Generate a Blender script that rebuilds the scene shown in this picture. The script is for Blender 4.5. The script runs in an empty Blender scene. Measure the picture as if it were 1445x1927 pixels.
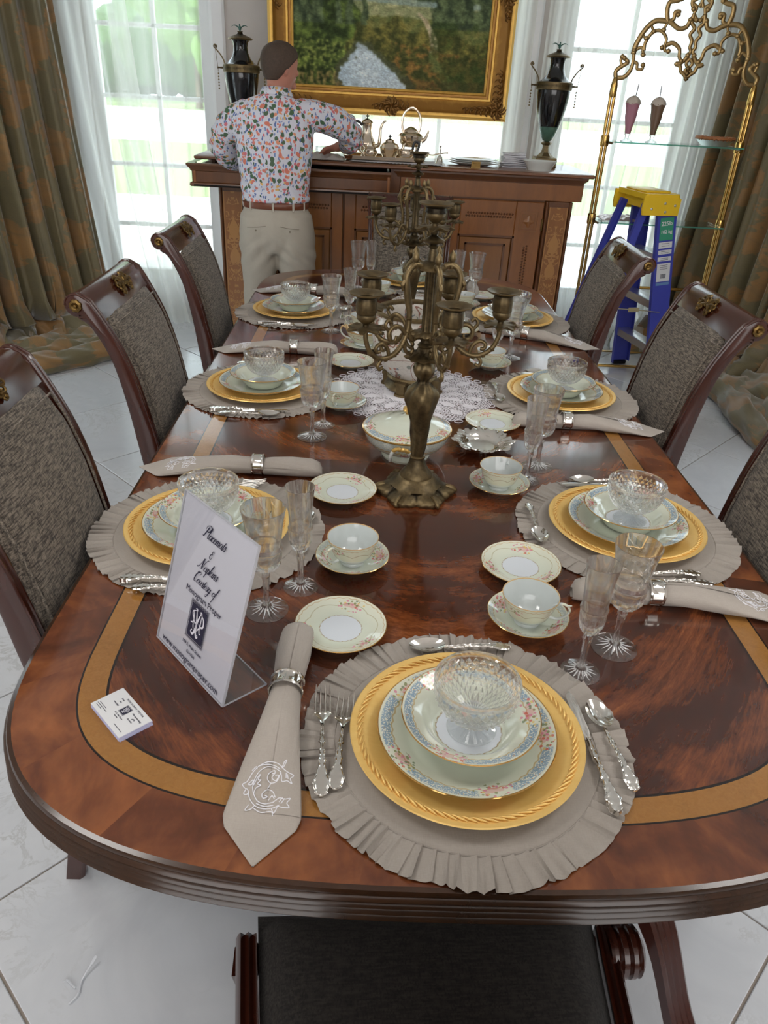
import bpy, math, random
import numpy as np
from math import sin, cos, pi, radians as RD, sqrt, atan2, hypot, exp
from mathutils import Vector, Matrix, noise as mnoise
random.seed(7)
SC = bpy.context.scene
COL = SC.collection

# ------------------------------------------------------------------ camera
def make_camera():
    TH, RO, YW = RD(29.42), RD(3.11), RD(1.81)
    fh = Vector((sin(YW), cos(YW), 0)); rt = Vector((cos(YW), -sin(YW), 0))
    fw = fh*cos(TH) + Vector((0, 0, -sin(TH))); up = fh*sin(TH) + Vector((0, 0, cos(TH)))
    ex = rt*cos(RO) + up*sin(RO); ey = up*cos(RO) - rt*sin(RO)
    cd = bpy.data.cameras.new('camera'); cam = bpy.data.objects.new('camera', cd); COL.objects.link(cam)
    cd.sensor_fit = 'HORIZONTAL'; cd.sensor_width = 36; cd.lens = 1409.7/1445*36
    cd.clip_start = .02; cd.clip_end = 200
    M = Matrix((ex, ey, -fw)).transposed().to_4x4(); M.translation = Vector((0, 0, 1.58)); cam.matrix_world = M
    SC.camera = cam
make_camera()

# ------------------------------------------------------------------ world, sun, lamps, exposure
SC.view_settings.view_transform = 'Standard'; SC.view_settings.look = 'None'
SC.view_settings.gamma = 1; SC.view_settings.use_curve_mapping = False
SC.view_settings.exposure = 0.55
w = bpy.data.worlds.new('sky'); SC.world = w; w.use_nodes = True
nt = w.node_tree; bg = nt.nodes['Background']
bg.inputs['Color'].default_value = (.80, .90, 1.0, 1); bg.inputs['Strength'].default_value = 3.0
def lamp(name, kind, loc, target, energy, col, size=None, sy=None):
    l = bpy.data.lights.new(name, kind); l.energy = energy; l.color = col
    if kind == 'AREA':
        l.shape = 'RECTANGLE'; l.size = size; l.size_y = sy
    o = bpy.data.objects.new(name, l); COL.objects.link(o); o.location = loc
    o.rotation_euler = (Vector(target)-Vector(loc)).to_track_quat('-Z', 'Y').to_euler()
    return o
s = lamp('sun', 'SUN', (-6, -8, 14), (0, 9, 0), 5.0, (1, .96, .88)); s.data.angle = RD(1)
# unseen area lamps added as fill for the dim table, behind the camera and overhead
lamp('rear_fill', 'AREA', (0, -2.3, 1.9), (0, 2.5, .9), 58, (1, .985, .975), 4.5, 2.2)
lamp('overhead_fill_left', 'AREA', (-1.4, 1.2, 2.92), (-1.2, 1.4, 0), 14, (1, .97, .93), .8, .8)
lamp('overhead_fill_right', 'AREA', (1.7, 1.2, 2.92), (1.5, 1.4, 0), 14, (1, .97, .93), .8, .8)
cy = SC.cycles
cy.use_denoising = True; cy.max_bounces = 10; cy.diffuse_bounces = 4; cy.glossy_bounces = 4
cy.transmission_bounces = 10; cy.transparent_max_bounces = 16; cy.caustics_reflective = True; cy.caustics_refractive = True
cy.sample_clamp_indirect = 4; cy.blur_glossy = 1.0

# ------------------------------------------------------------------ mesh helpers
class MB:
    def __init__(s): s.v = []; s.f = []; s.m = []
    def add(s, V, F, mi=0):
        b = len(s.v); s.v += [tuple(p) for p in V]
        for f in F: s.f.append([i+b for i in f]); s.m.append(mi)
        return s
    def grid(s, rows, mi=0, cu=False, cv=False):
        """rows: list of equally long lists of points; cu closes along a row, cv closes the rows"""
        n = len(rows[0]); V = [p for r in rows for p in r]; F = []
        R = len(rows)
        for i in range(R if cv else R-1):
            j2 = (i+1) % R
            for k in range(n if cu else n-1):
                F.append((i*n+k, i*n+(k+1) % n, j2*n+(k+1) % n, j2*n+k))
        return s.add(V, F, mi)
    def lathe(s, prof, n=32, c=(0, 0, 0), mod=None, mi=0, caps=(0, 0), sx=1, sy=1):
        rows = []
        for i, (r, z) in enumerate(prof):
            row = []
            for k in range(n):
                t = 2*pi*k/n; rr, zz = (r, z) if mod is None else mod(t, i, r, z)
                row.append((c[0]+rr*cos(t)*sx, c[1]+rr*sin(t)*sy, c[2]+zz))
            rows.append(row)
        b = len(s.v); s.grid(rows, mi, cu=True)
        if caps[0]: s.f.append([b+k for k in range(n)][::-1]); s.m.append(mi)
        if caps[1]: s.f.append([b+(len(prof)-1)*n+k for k in range(n)]); s.m.append(mi)
        return s
    def tube(s, P, r, n=8, mi=0, closed=False, flat=1.0, upv=None, caps=True):
        P = [Vector(p) for p in P]; N = len(P)
        if not hasattr(r, '__len__'): r = [r]*N
        T = []
        for i in range(N):
            a = P[(i-1) % N] if closed or i > 0 else P[i]; b = P[(i+1) % N] if closed or i < N-1 else P[i]
            d = (b-a); T.append(d.normalized() if d.length > 1e-9 else Vector((0, 0, 1)))
        u = Vector(upv) if upv else (Vector((0, 0, 1)) if abs(T[0].z) < .9 else Vector((1, 0, 0)))
        rows = []
        for i in range(N):
            u = (u - T[i]*u.dot(T[i]))
            u = u.normalized() if u.length > 1e-6 else T[i].orthogonal().normalized()
            w_ = T[i].cross(u)
            rows.append([P[i] + (u*cos(2*pi*k/n)*flat + w_*sin(2*pi*k/n))*r[i] for k in range(n)])
            if upv: u = Vector(upv)
        b = len(s.v); s.grid(rows, mi, cu=True, cv=closed)
        if not closed and caps:
            s.f.append([b+k for k in range(n)]); s.m.append(mi)
            s.f.append([b+(N-1)*n+k for k in range(n)][::-1]); s.m.append(mi)
        return s
    def box(s, c, d, mi=0, rz=0, M=None):
        x, y, z = d[0]/2, d[1]/2, d[2]/2
        V = [Vector((a*x, b*y, e*z)) for a in (-1, 1) for b in (-1, 1) for e in (-1, 1)]
        if rz: R = Matrix.Rotation(rz, 3, 'Z'); V = [R @ p for p in V]
        if M is not None: V = [M @ p for p in V]
        V = [p+Vector(c) for p in V]
        return s.add(V, [(0, 1, 3, 2), (4, 6, 7, 5), (0, 4, 5, 1), (2, 3, 7, 6), (0, 2, 6, 4), (1, 5, 7, 3)], mi)
    def bbox(s, c, d, b=.004, mi=0, rz=0):
        """box with chamfered vertical and top edges"""
        x, y, z = d[0]/2, d[1]/2, d[2]/2; b = min(b, x*.9, y*.9, z*.9)
        rows = []
        for zz, e in ((-z, b), (-z+b, 0), (z-b, 0), (z, b)):
            X, Y = x-e, y-e
            rows.append([(X-b, -Y), (X, -Y+b), (X, Y-b), (X-b, Y), (-X+b, Y), (-X, Y-b), (-X, -Y+b), (-X+b, -Y)])
            rows[-1] = [(c[0]+p[0]*cos(rz)-p[1]*sin(rz), c[1]+p[0]*sin(rz)+p[1]*cos(rz), c[2]+zz) for p in rows[-1]]
        bb = len(s.v); s.grid(rows, mi, cu=True)
        s.f.append([bb+k for k in range(8)][::-1]); s.m.append(mi); s.f.append([bb+24+k for k in range(8)]); s.m.append(mi)
        return s
    def prism(s, poly, z0, z1, mi=0, f=lambda x, y, z: (x, y, z)):
        n = len(poly); b = len(s.v)
        s.v += [tuple(f(x, y, z0)) for x, y in poly] + [tuple(f(x, y, z1)) for x, y in poly]
        s.f.append([b+k for k in range(n)][::-1]); s.m.append(mi); s.f.append([b+n+k for k in range(n)]); s.m.append(mi)
        for k in range(n): s.f.append([b+k, b+(k+1) % n, b+n+(k+1) % n, b+n+k]); s.m.append(mi)
        return s
    def sweep(s, prof, path, mi=0, closed=False):
        """prof: (out, up) pairs; path: (x, y) outline, out = its right-hand normal"""
        N = len(path); rows = []
        for i in range(N):
            a = path[(i-1) % N] if closed or i > 0 else None; b = path[(i+1) % N] if closed or i < N-1 else None; p = path[i]
            def nrm(q, r): d = (r[0]-q[0], r[1]-q[1]); L = hypot(*d) or 1; return (d[1]/L, -d[0]/L)
            if a is None: n_ = nrm(p, b)
            elif b is None: n_ = nrm(a, p)
            else:
                n1, n2 = nrm(a, p), nrm(p, b); m = (n1[0]+n2[0], n1[1]+n2[1]); k = (1+n1[0]*n2[0]+n1[1]*n2[1]) or 1
                n_ = (m[0]/k, m[1]/k)
            rows.append([(p[0]+n_[0]*o, p[1]+n_[1]*o, u) for o, u in prof])
        return s.grid(rows, mi, cv=closed)
    def xf(s, M, i0=0):
        for i in range(i0, len(s.v)): s.v[i] = tuple(M @ Vector(s.v[i]))
        return s
    def build(s, name, mats, parent=None, smooth=True, ang=40, loc=None):
        me = bpy.data.meshes.new(name); me.from_pydata(s.v, [], s.f)
        mats = mats if isinstance(mats, (list, tuple)) else [mats]
        for m in mats: me.materials.append(m)
        if len(mats) > 1: me.polygons.foreach_set('material_index', s.m)
        me.polygons.foreach_set('use_smooth', [smooth]*len(s.f)); me.update()
        if smooth and ang < 180: me.set_sharp_from_angle(angle=RD(ang))
        o = bpy.data.objects.new(name, me); COL.objects.link(o)
        if parent is not None: o.parent = parent
        if loc is not None: o.location = loc
        return o

def tag(o, label=None, cat=None, group=None, kind=None):
    for k, v in (('label', label), ('category', cat), ('group', group), ('kind', kind)):
        if v: o[k] = v
    return o
def empty(name, loc=(0, 0, 0), rz=0, label=None, cat=None, group=None, parent=None):
    o = bpy.data.objects.new(name, None); COL.objects.link(o); o.location = loc; o.rotation_euler = (0, 0, rz)
    o.empty_display_size = .05
    if parent: o.parent = parent
    return tag(o, label, cat, group)
KIDS = {}
def copy_tree(o, parent=None):
    c = o.copy(); COL.objects.link(c)
    if parent is not None: c.parent = parent
    for ch in o.children: copy_tree(ch, c)
    return c
def dup(o, loc, rz=0, label=None, cat=None, group=None):
    c = copy_tree(o); c.location = loc; c.rotation_euler = (0, 0, rz); return tag(c, label, cat, group)
def bez(P, n=12, closed=False):
    """Catmull-Rom through points"""
    P = [Vector(p) for p in P]; N = len(P); out = []
    for i in range(N if closed else N-1):
        p0 = P[(i-1) % N] if closed or i > 0 else P[i]*2-P[i+1]; p1 = P[i]; p2 = P[(i+1) % N]
        p3 = P[(i+2) % N] if closed or i+2 < N else p2*2-p1
        for k in range(n):
            t = k/n; out.append(.5*((2*p1)+(p2-p0)*t+(2*p0-5*p1+4*p2-p3)*t*t+(3*p1-p0-3*p2+p3)*t**3))
    if not closed: out.append(P[-1])
    return out
def lerp(a, b, t): return a+(b-a)*t
def interp(x, T):
    for (a, b), (c, d) in zip(T, T[1:]):
        if x <= c: return lerp(b, d, max(0, (x-a)/(c-a)))
    return T[-1][1]

# ------------------------------------------------------------------ material helpers
class X:
    """a shader-node socket with arithmetic"""
    def __init__(s, g, k): s.g = g; s.k = k
    def _m(s, op, *a, clamp=False):
        n = s.g.nt.nodes.new('ShaderNodeMath'); n.operation = op; n.use_clamp = clamp
        for i, q in enumerate((s,)+a):
            if isinstance(q, X): s.g.nt.links.new(q.k, n.inputs[i])
            else: n.inputs[i].default_value = float(q)
        return X(s.g, n.outputs[0])
    def __add__(s, o): return s._m('ADD', o)
    __radd__ = __add__
    def __sub__(s, o): return s._m('SUBTRACT', o)
    def __rsub__(s, o): return s._m('MULTIPLY', -1)._m('ADD', o)
    def __mul__(s, o): return s._m('MULTIPLY', o)
    __rmul__ = __mul__
    def __truediv__(s, o): return s._m('DIVIDE', o)
    def gt(s, o): return s._m('GREATER_THAN', o)
    def lt(s, o): return s._m('LESS_THAN', o)
    def sin(s): return s._m('SINE')
    def abs(s): return s._m('ABSOLUTE')
    def pow(s, o): return s._m('POWER', o)
    def max(s, o): return s._m('MAXIMUM', o)
    def min(s, o): return s._m('MINIMUM', o)
    def mod(s, o): return s._m('FLOORED_MODULO', o)
    def floor(s): return s._m('FLOOR')
    def atan2(s, o): return s._m('ARCTAN2', o)
    def sqrt(s): return s._m('SQRT')
    def band(s, a, b, soft=.0005):
        return s.step(a, soft)*(1-s.step(b, soft))
    def step(s, a, soft=.001):
        n = s.g.nt.nodes.new('ShaderNodeMapRange'); s.g.nt.links.new(s.k, n.inputs[0])
        n.inputs[1].default_value = a-soft; n.inputs[2].default_value = a+soft; return X(s.g, n.outputs[0])
    def map(s, a, b, c, d):
        n = s.g.nt.nodes.new('ShaderNodeMapRange'); s.g.nt.links.new(s.k, n.inputs[0])
        for i, q in enumerate((a, b, c, d)): n.inputs[i+1].default_value = q
        return X(s.g, n.outputs[0])
class G:
    def __init__(s, name):
        s.mat = bpy.data.materials.new(name); s.mat.use_nodes = True; s.nt = s.mat.node_tree
        s.b = s.nt.nodes['Principled BSDF']; s._tc = None
    def tc(s, out='Object'):
        if s._tc is None: s._tc = s.nt.nodes.new('ShaderNodeTexCoord')
        return s._tc.outputs[out]
    def xyz(s, v=None):
        n = s.nt.nodes.new('ShaderNodeSeparateXYZ'); s.nt.links.new(v.k if v else s.tc(), n.inputs[0])
        return [X(s, n.outputs[i]) for i in range(3)]
    def vec(s, x=0, y=0, z=0):
        n = s.nt.nodes.new('ShaderNodeCombineXYZ')
        for i, q in enumerate((x, y, z)):
            if isinstance(q, X): s.nt.links.new(q.k, n.inputs[i])
            else: n.inputs[i].default_value = q
        return X(s, n.outputs[0])
    def scl(s, sc, v=None):
        n = s.nt.nodes.new('ShaderNodeMapping'); s.nt.links.new(v.k if v else s.tc(), n.inputs[0])
        n.inputs['Scale'].default_value = sc; return X(s, n.outputs[0])
    def noise(s, scale, detail=3, v=None, rough=.5, dist=0, color=False):
        n = s.nt.nodes.new('ShaderNodeTexNoise'); s.nt.links.new(v.k if v else s.tc(), n.inputs['Vector'])
        n.inputs['Scale'].default_value = scale; n.inputs['Detail'].default_value = detail
        n.inputs['Roughness'].default_value = rough; n.inputs['Distortion'].default_value = dist
        return X(s, n.outputs['Color' if color else 'Fac'])
    def vor(s, scale, v=None, feat='F1', out='Distance', rnd=1):
        n = s.nt.nodes.new('ShaderNodeTexVoronoi'); s.nt.links.new(v.k if v else s.tc(), n.inputs['Vector'])
        n.feature = feat; n.inputs['Scale'].default_value = scale; n.inputs['Randomness'].default_value = rnd
        return X(s, n.outputs[out])
    def wave(s, scale, dist=0, v=None, dir='X', dsc=1, detail=2):
        n = s.nt.nodes.new('ShaderNodeTexWave'); s.nt.links.new(v.k if v else s.tc(), n.inputs['Vector'])
        n.bands_direction = dir; n.inputs['Scale'].default_value = scale; n.inputs['Distortion'].default_value = dist
        n.inputs['Detail Scale'].default_value = dsc; n.inputs['Detail'].default_value = detail
        return X(s, n.outputs['Fac'])
    def ramp(s, x, stops, interp='LINEAR'):
        n = s.nt.nodes.new('ShaderNodeValToRGB'); s.nt.links.new(x.k, n.inputs[0]); cr = n.color_ramp; cr.interpolation = interp
        while len(cr.elements) < len(stops): cr.elements.new(.5)
        for e, (p, c) in zip(cr.elements, stops): e.position = p; e.color = (*c[:3], 1)
        return X(s, n.outputs[0])
    def mix(s, f, a, b, mode='MIX'):
        n = s.nt.nodes.new('ShaderNodeMix'); n.data_type = 'RGBA'; n.blend_type = mode; n.clamp_factor = True
        for i, q in ((0, f), (6, a), (7, b)):
            if isinstance(q, X): s.nt.links.new(q.k, n.inputs[i])
            elif i == 0: n.inputs[0].default_value = q
            else: n.inputs[i].default_value = (*q[:3], 1)
        return X(s, n.outputs[2])
    def bump(s, h, strength=.3, dist=.002, prev=None):
        n = s.nt.nodes.new('ShaderNodeBump'); s.nt.links.new(h.k, n.inputs['Height'])
        n.inputs['Strength'].default_value = strength; n.inputs['Distance'].default_value = dist
        s.nt.links.new(n.outputs[0], s.b.inputs['Normal']); return s
    def set(s, **kw):
        names = dict(col='Base Color', rough='Roughness', metal='Metallic', coat='Coat Weight', coatr='Coat Roughness', tr='Transmission Weight',
                     ior='IOR', alpha='Alpha', sheen='Sheen Weight', sss='Subsurface Weight', spec='Specular IOR Level', em='Emission Color', es='Emission Strength')
        for k, v in kw.items():
            i = s.b.inputs[names[k]]
            if isinstance(v, X): s.nt.links.new(v.k, i)
            elif hasattr(v, '__len__'): i.default_value = (*v[:3], 1)
            else: i.default_value = v
        return s
def srgb(r, g, b):
    f = lambda c: (c/255/12.92 if c/255 <= .04045 else ((c/255+.055)/1.055)**2.4)
    return (f(r), f(g), f(b))
def plain(name, col, rough=.5, metal=0, nz=0, nsc=20, bump=0, **kw):
    g = G(name); g.set(rough=rough, metal=metal, **kw)
    if nz:
        f = g.noise(nsc, 4); g.set(col=g.mix(f, tuple(c*(1-nz) for c in col), tuple(min(1, c*(1+nz)) for c in col)))
    else: g.set(col=col)
    if bump: g.bump(g.noise(nsc*2, 4), bump)
    return g.mat
# ================================================================== ROOM
WX0, WX1, WY, CH = -2.95, 3.05, 5.8, 3.0
def wall_mat():
    g = G('wall_paint'); f = g.noise(9, 4)
    g.set(col=g.mix(f, srgb(196, 190, 186), srgb(204, 199, 195)), rough=.85); g.bump(g.noise(180, 2), .05); return g.mat
M_WALL = wall_mat()
M_TRIM = plain('white_trim_paint', srgb(232, 233, 236), .35)
M_CEIL = plain('ceiling_paint', srgb(232, 226, 222), .8)
def marble():
    g = G('white_marble'); oi = g.nt.nodes.new('ShaderNodeObjectInfo'); r = X(g, oi.outputs['Random'])
    g.nt.nodes.new('ShaderNodeVectorMath')
    x, y, z = g.xyz(); v = g.vec(x+r*37, y+r*91, z)
    n1 = g.noise(2.2, 5, v, .6, 1.2); n2 = g.noise(5, 6, v, .65, 2.0)
    vein = (n2-.5).abs().map(0, .035, 1, 0); vein = vein*n1.map(.45, .7, 0, 1)
    base = g.mix(n1.map(.3, .7, 0, 1), srgb(196, 200, 206), srgb(218, 221, 225))
    base = g.mix(r*.25, base, srgb(196, 200, 206))
    g.set(col=g.mix(vein*.55, base, srgb(150, 150, 146)), rough=.16, coat=.3, coatr=.05); return g.mat
M_MARBLE = marble()
M_GROUT = plain('tile_grout', srgb(150, 140, 130), .9)
MB().box(((WX0+WX1)/2, 1.65, -.055), (WX1-WX0+.3, 8.6, .1)).build('floor', M_GROUT)
FL = bpy.data.objects['floor']; tag(FL, kind='structure')
def clip(poly, ax, lim, sgn):
    out = []
    for a, b in zip(poly, poly[1:]+poly[:1]):
        ina, inb = (a[ax]-lim)*sgn >= 0, (b[ax]-lim)*sgn >= 0
        if ina: out.append(a)
        if ina != inb:
            t = (lim-a[ax])/(b[ax]-a[ax]); out.append((a[0]+(b[0]-a[0])*t, a[1]+(b[1]-a[1])*t))
    return out
def floor_tiles():
    S = .877/2  # half diagonal of a tile laid at 45 degrees (x-y = -.02+.877k ; x+y = .165+.877k)
    g = .004
    def poly(cx, cy, e=0): return [(cx-S+g-e, cy), (cx, cy-S+g-e), (cx+S-g+e, cy), (cx, cy+S-g+e)]
    def tm(P, c):
        n = len(P); q = [(c[0]+(x-c[0])*.994, c[1]+(y-c[1])*.994) for x, y in P]
        m = MB(); m.add([(x-c[0], y-c[1], -.008) for x, y in P]+[(x-c[0], y-c[1], -.0012) for x, y in P]+[(x-c[0], y-c[1], 0) for x, y in q],
              [[i, (i+1) % n, n+(i+1) % n, n+i] for i in range(n)]+[[n+i, n+(i+1) % n, 2*n+(i+1) % n, 2*n+i] for i in range(n)]+[list(range(2*n, 3*n))])
        return m
    first = None
    for i in range(-9, 12):
        for j in range(-9, 14):
            a = -.02+.877*(i+.5); b = .165+.877*(j+.5); cx, cy = (a+b)/2, (b-a)/2
            P = poly(cx, cy)
            Q = clip(clip(clip(clip(P, 0, WX0, 1), 0, WX1, -1), 1, -.6, 1), 1, WY, -1)
            if len(Q) < 3: continue
            ar = abs(sum(p[0]*q[1]-q[0]*p[1] for p, q in zip(Q, Q[1:]+Q[:1])))/2
            if ar < .004: continue
            full = len(Q) == 4 and abs(ar-2*(S-g)**2) < 1e-4
            if full and first: o = first.copy(); COL.objects.link(o); o.location = (cx, cy, 0)
            else:
                o = tm(Q, (cx, cy)).build('tile', M_MARBLE, FL, smooth=False, loc=(cx, cy, 0))
                if full: first = o
floor_tiles()
def struct(m, name, mat, **k): return tag(m.build(name, mat, smooth=False, **k), kind='structure')
# back wall with three tall openings (x0, x1, top)
OPEN = [(-1.95, -1.12, 2.75), (-.62, .94, 2.75), (1.2, 2.12, 2.75)]
m = MB(); xs = [WX0]+[q for o in OPEN for q in o[:2]]+[WX1]
for i in range(0, len(xs), 2): m.box(((xs[i]+xs[i+1])/2, WY+.1, CH/2), (xs[i+1]-xs[i], .2, CH))
for a, b, t in OPEN: m.box(((a+b)/2, WY+.1, (t+CH)/2), (b-a, .2, CH-t))
struct(m, 'wall_back', M_WALL)
def side_wall(x, sg, y0, y1, name):
    m = MB(); t = .2
    for a, b in ((-2.6, y0), (y1, WY+.2)): m.box((x+sg*t/2, (a+b)/2, CH/2), (t, b-a, CH))
    m.box((x+sg*t/2, (y0+y1)/2, (2.7+CH)/2), (t, y1-y0, CH-2.7)); struct(m, name, M_WALL)
side_wall(WX0, -1, 3.1, 4.5, 'wall_left'); side_wall(WX1, 1, 2.6, 4.2, 'wall_right')
m = MB().box((.05, 1.7, CH+.05), (6.6, 8.8, .1)); struct(m, 'ceiling', M_CEIL)
struct(MB().box((.05, -2.7, CH/2), (6.4, .2, CH)), 'wall_front', M_WALL)
def base_prof(h=.13): return [(0, 0), (.018, 0), (.018, h-.03), (.012, h-.02), (.008, h), (0, h)]
def baseboard(p0, p1, name):
    m = MB(); m.sweep(base_prof(), [p0, p1]); struct(m, name, M_TRIM)
for i, (a, b) in enumerate([(WX1, OPEN[2][1]+.12), (OPEN[2][0]-.12, OPEN[1][1]+.1), (OPEN[1][0]-.1, OPEN[0][1]+.12), (OPEN[0][0]-.12, WX0)]):
    baseboard((b, WY), (a, WY), ['baseboard_back', 'baseboard_back_1', 'baseboard_back_2', 'baseboard_back_3'][i])
baseboard((WX0, 3.0), (WX0, -.6), 'baseboard_left'); 
def thin_glass(name, tint=(1, 1, 1), gl=.08, rough=0):
    g = G(name); nt = g.nt; nt.nodes.remove(g.b)
    t = nt.nodes.new('ShaderNodeBsdfTransparent'); t.inputs[0].default_value = (*tint, 1)
    q = nt.nodes.new('ShaderNodeBsdfGlossy'); q.inputs['Roughness'].default_value = rough
    mx = nt.nodes.new('ShaderNodeMixShader'); fr = nt.nodes.new('ShaderNodeLayerWeight'); fr.inputs[0].default_value = .5
    f_ = X(g, fr.outputs['Facing']).pow(4)*.8+gl; nt.links.new(f_.k, mx.inputs[0]); nt.links.new(t.outputs[0], mx.inputs[1]); nt.links.new(q.outputs[0], mx.inputs[2])
    nt.links.new(mx.outputs[0], nt.nodes['Material Output'].inputs[0]); return g.mat
M_PANE = thin_glass('window_glass', (.97, .99, .98))
def french_window(n, a, b, top, rails, mull, y=WY+.06):
    w = empty(f'window_{n}', ((a+b)/2, y, 0)); w['kind'] = 'structure'; c = (a+b)/2
    m = MB(); st = .075
    for x in (a+st/2, b-st/2): m.bbox((x-c, 0, top/2), (st, .05, top))
    m.bbox((0, 0, .16), (b-a-2*st+.01, .05, .32)); m.bbox((0, 0, top-.06), (b-a-2*st+.01, .05, .12)); m.build('window_frame', M_TRIM, w)
    xs = [a+st]+mull+[b-st]; zs = [.32]+rails+[top-.12]
    m = MB()
    for x in mull: m.bbox((x-c, 0, top/2+.1), (.028, .035, top-.44))
    for z in rails: m.bbox((0, 0, z), (b-a-2*st, .035, .028))
    m.build('muntin', M_TRIM, w)
    for x0, x1 in zip(xs, xs[1:]):
        for z0, z1 in zip(zs, zs[1:]):
            MB().box(((x0+x1)/2-c, 0, (z0+z1)/2), (x1-x0-.01, .004, z1-z0-.01)).build('pane', M_PANE, w, smooth=False)
    k = MB()  # casing on the room side
    pf = [(-.0, .0), (-.0, .02), (.02, .03), (.085, .03), (.1, .018), (.1, 0)]
    for s_, x in ((-1, a), (1, b)):
        k.add([(x-c+s_*o, -.06-u, z) for z in (0, top+.1) for o, u in pf], [(i, i+1, 7+i, 6+i) for i in range(5)])
    k.add([(x, -.06-u, top+o) for x in (a-c-.1, b-c+.1) for o, u in pf], [(i, i+1, 7+i, 6+i) for i in range(5)])
    k.build('casing', M_TRIM, w, smooth=False)
    return w
R4 = [.633, 1.034, 1.455, 1.87, 2.28]
french_window(1, *OPEN[0], R4, [-1.5]); french_window(2, *OPEN[1], R4, [-.1, .42]); french_window(3, *OPEN[2], R4, [1.66])
def side_window(n, x, y0, y1):
    w = empty(f'window_{n}', (x, (y0+y1)/2, 0)); w['kind'] = 'structure'; c = (y0+y1)/2; m = MB()
    for y in (y0+.04, y1-.04, c): m.bbox((0, y-c, 1.35), (.05, .08 if y != c else .03, 2.7))
    for z in (.16, 1.0, 1.8, 2.64): m.bbox((0, 0, z), (.045, y1-y0-.1, .1))
    m.build('window_frame', M_TRIM, w)
    for s_ in (-1, 1): MB().box((0, s_*(y1-y0)/4, 1.4), (.004, (y1-y0)/2-.06, 2.4)).build('pane', M_PANE, w, smooth=False)
side_window(4, WX0-.1, 3.1, 4.5); side_window(5, WX1+.1, 2.6, 4.2)

# ------------------------------------------------------------------ curtains
def sheer_mat():
    g = G('sheer_voile'); nt = g.nt; nt.nodes.remove(g.b)
    col = srgb(240, 241, 236)
    t = nt.nodes.new('ShaderNodeBsdfTransparent'); d = nt.nodes.new('ShaderNodeBsdfDiffuse'); l = nt.nodes.new('ShaderNodeBsdfTranslucent')
    d.inputs[0].default_value = (*col, 1); l.inputs[0].default_value = (*col, 1)
    a = nt.nodes.new('ShaderNodeMixShader'); a.inputs[0].default_value = .6; nt.links.new(d.outputs[0], a.inputs[1]); nt.links.new(l.outputs[0], a.inputs[2])
    b = nt.nodes.new('ShaderNodeMixShader'); nt.links.new(t.outputs[0], b.inputs[1]); nt.links.new(a.outputs[0], b.inputs[2])
    lw = nt.nodes.new('ShaderNodeLayerWeight'); lw.inputs[0].default_value = .35
    f = X(g, lw.outputs['Facing']).map(0, 1, .46, .92); nt.links.new(f.k, b.inputs[0])
    nt.links.new(b.outputs[0], nt.nodes['Material Output'].inputs[0]); return g.mat
M_SHEER = sheer_mat()
def curtain(name, mat, path, H, folds, amp, seed, label, cat, group=None, flare=0.0, puddle=0.0, nu=None, nv=28, shift=(0, 0), thick=0):
    """path: (x, y) points of the hanging line; folds run down it; flare widens it towards the floor; puddle spreads the hem over the floor"""
    rnd = random.Random(seed); P = [Vector((x, y, 0)) for x, y in path]
    C_ = bez(P, 10) if len(P) > 2 else [P[0].lerp(P[1], t/10) for t in range(11)]
    L = [0]
    for a, b in zip(C_, C_[1:]): L.append(L[-1]+(b-a).length)
    nu = nu or folds*10; LT = L[-1]
    ph = [rnd.uniform(-.35, .35) for _ in range(folds+3)]; am = [rnd.uniform(.6, 1.3) for _ in range(folds+3)]
    rows = []; uv = []
    for j in range(nv+1):
        v = j/nv; z = H*(1-v)
        row = []
        for i in range(nu+1):
            u = i/nu; s_ = u*LT; k = 0
            while k < len(L)-2 and L[k+1] < s_: k += 1
            t = (s_-L[k])/max(1e-6, L[k+1]-L[k]); p = C_[k].lerp(C_[k+1], t); d = (C_[k+1]-C_[k]).normalized(); n = Vector((d.y, -d.x, 0))
            f = u*folds; fi = int(f); q = lerp(ph[fi], ph[fi+1], f-fi); aa = lerp(am[fi], am[fi+1], f-fi)
            wv = sin(2*pi*(f+q+.12*sin(3*v+fi))); off = amp*aa*(.55+.6*v)*(wv+.25*sin(4*pi*f+1+2*v))
            pos = p + n*off + d*((u-.5)*LT*flare*v**1.6) + Vector((shift[0], shift[1], 0))*v*v
            zz = z
            if puddle and z < puddle*1.4:
                e = 1-z/(puddle*1.4)
                pos += n*(puddle*1.1*e*e*(.8+.35*sin(f*2.3+seed))) + d*.05*sin(f*5+e*4)
                q_ = mnoise.noise(Vector((s_*7, e*5, seed))); q2 = mnoise.noise(Vector((s_*16, e*9, seed+5)))
                pos += n*(.07*q_*e)+d*(.06*q2*e); zz = z*(.35+.3*(1-e)) + (.07+.11*abs(q_)+.05*q2)*sin(pi*min(1, e*1.05))**.8 + .05*abs(sin(f*3.1+e*6+seed))*e*(1-e)*2 + .004
            row.append((pos.x, pos.y, max(zz, .004))); uv.append((s_, z))
        rows.append(row)
    mb = MB().grid(rows); o = mb.build(name, mat, ang=180)
    ul = o.data.uv_layers.new(name='UVMap'); idx = np.zeros(len(o.data.loops), int); o.data.loops.foreach_get('vertex_index', idx)
    ul.data.foreach_set('uv', np.array(uv)[idx].ravel())
    return tag(o, label, cat, group)
sg = None
curtain('sheer_curtain', M_SHEER, [(-2.2, 5.6), (-1.95, 5.62), (-1.62, 5.6)], 2.8, 5, .028, 1, 'white sheer curtain bunched at left of the garden window on the left', 'curtain', sg, .05, .0, shift=(.28, -.08))
curtain('sheer_curtain', M_SHEER, [(-1.72, 5.64), (-1.4, 5.66), (-1.14, 5.64)], 2.8, 5, .018, 5, 'thin white sheer curtain through which the lawn shows, left window', 'curtain', sg, -.05, .05, shift=(-.02, 0))
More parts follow.
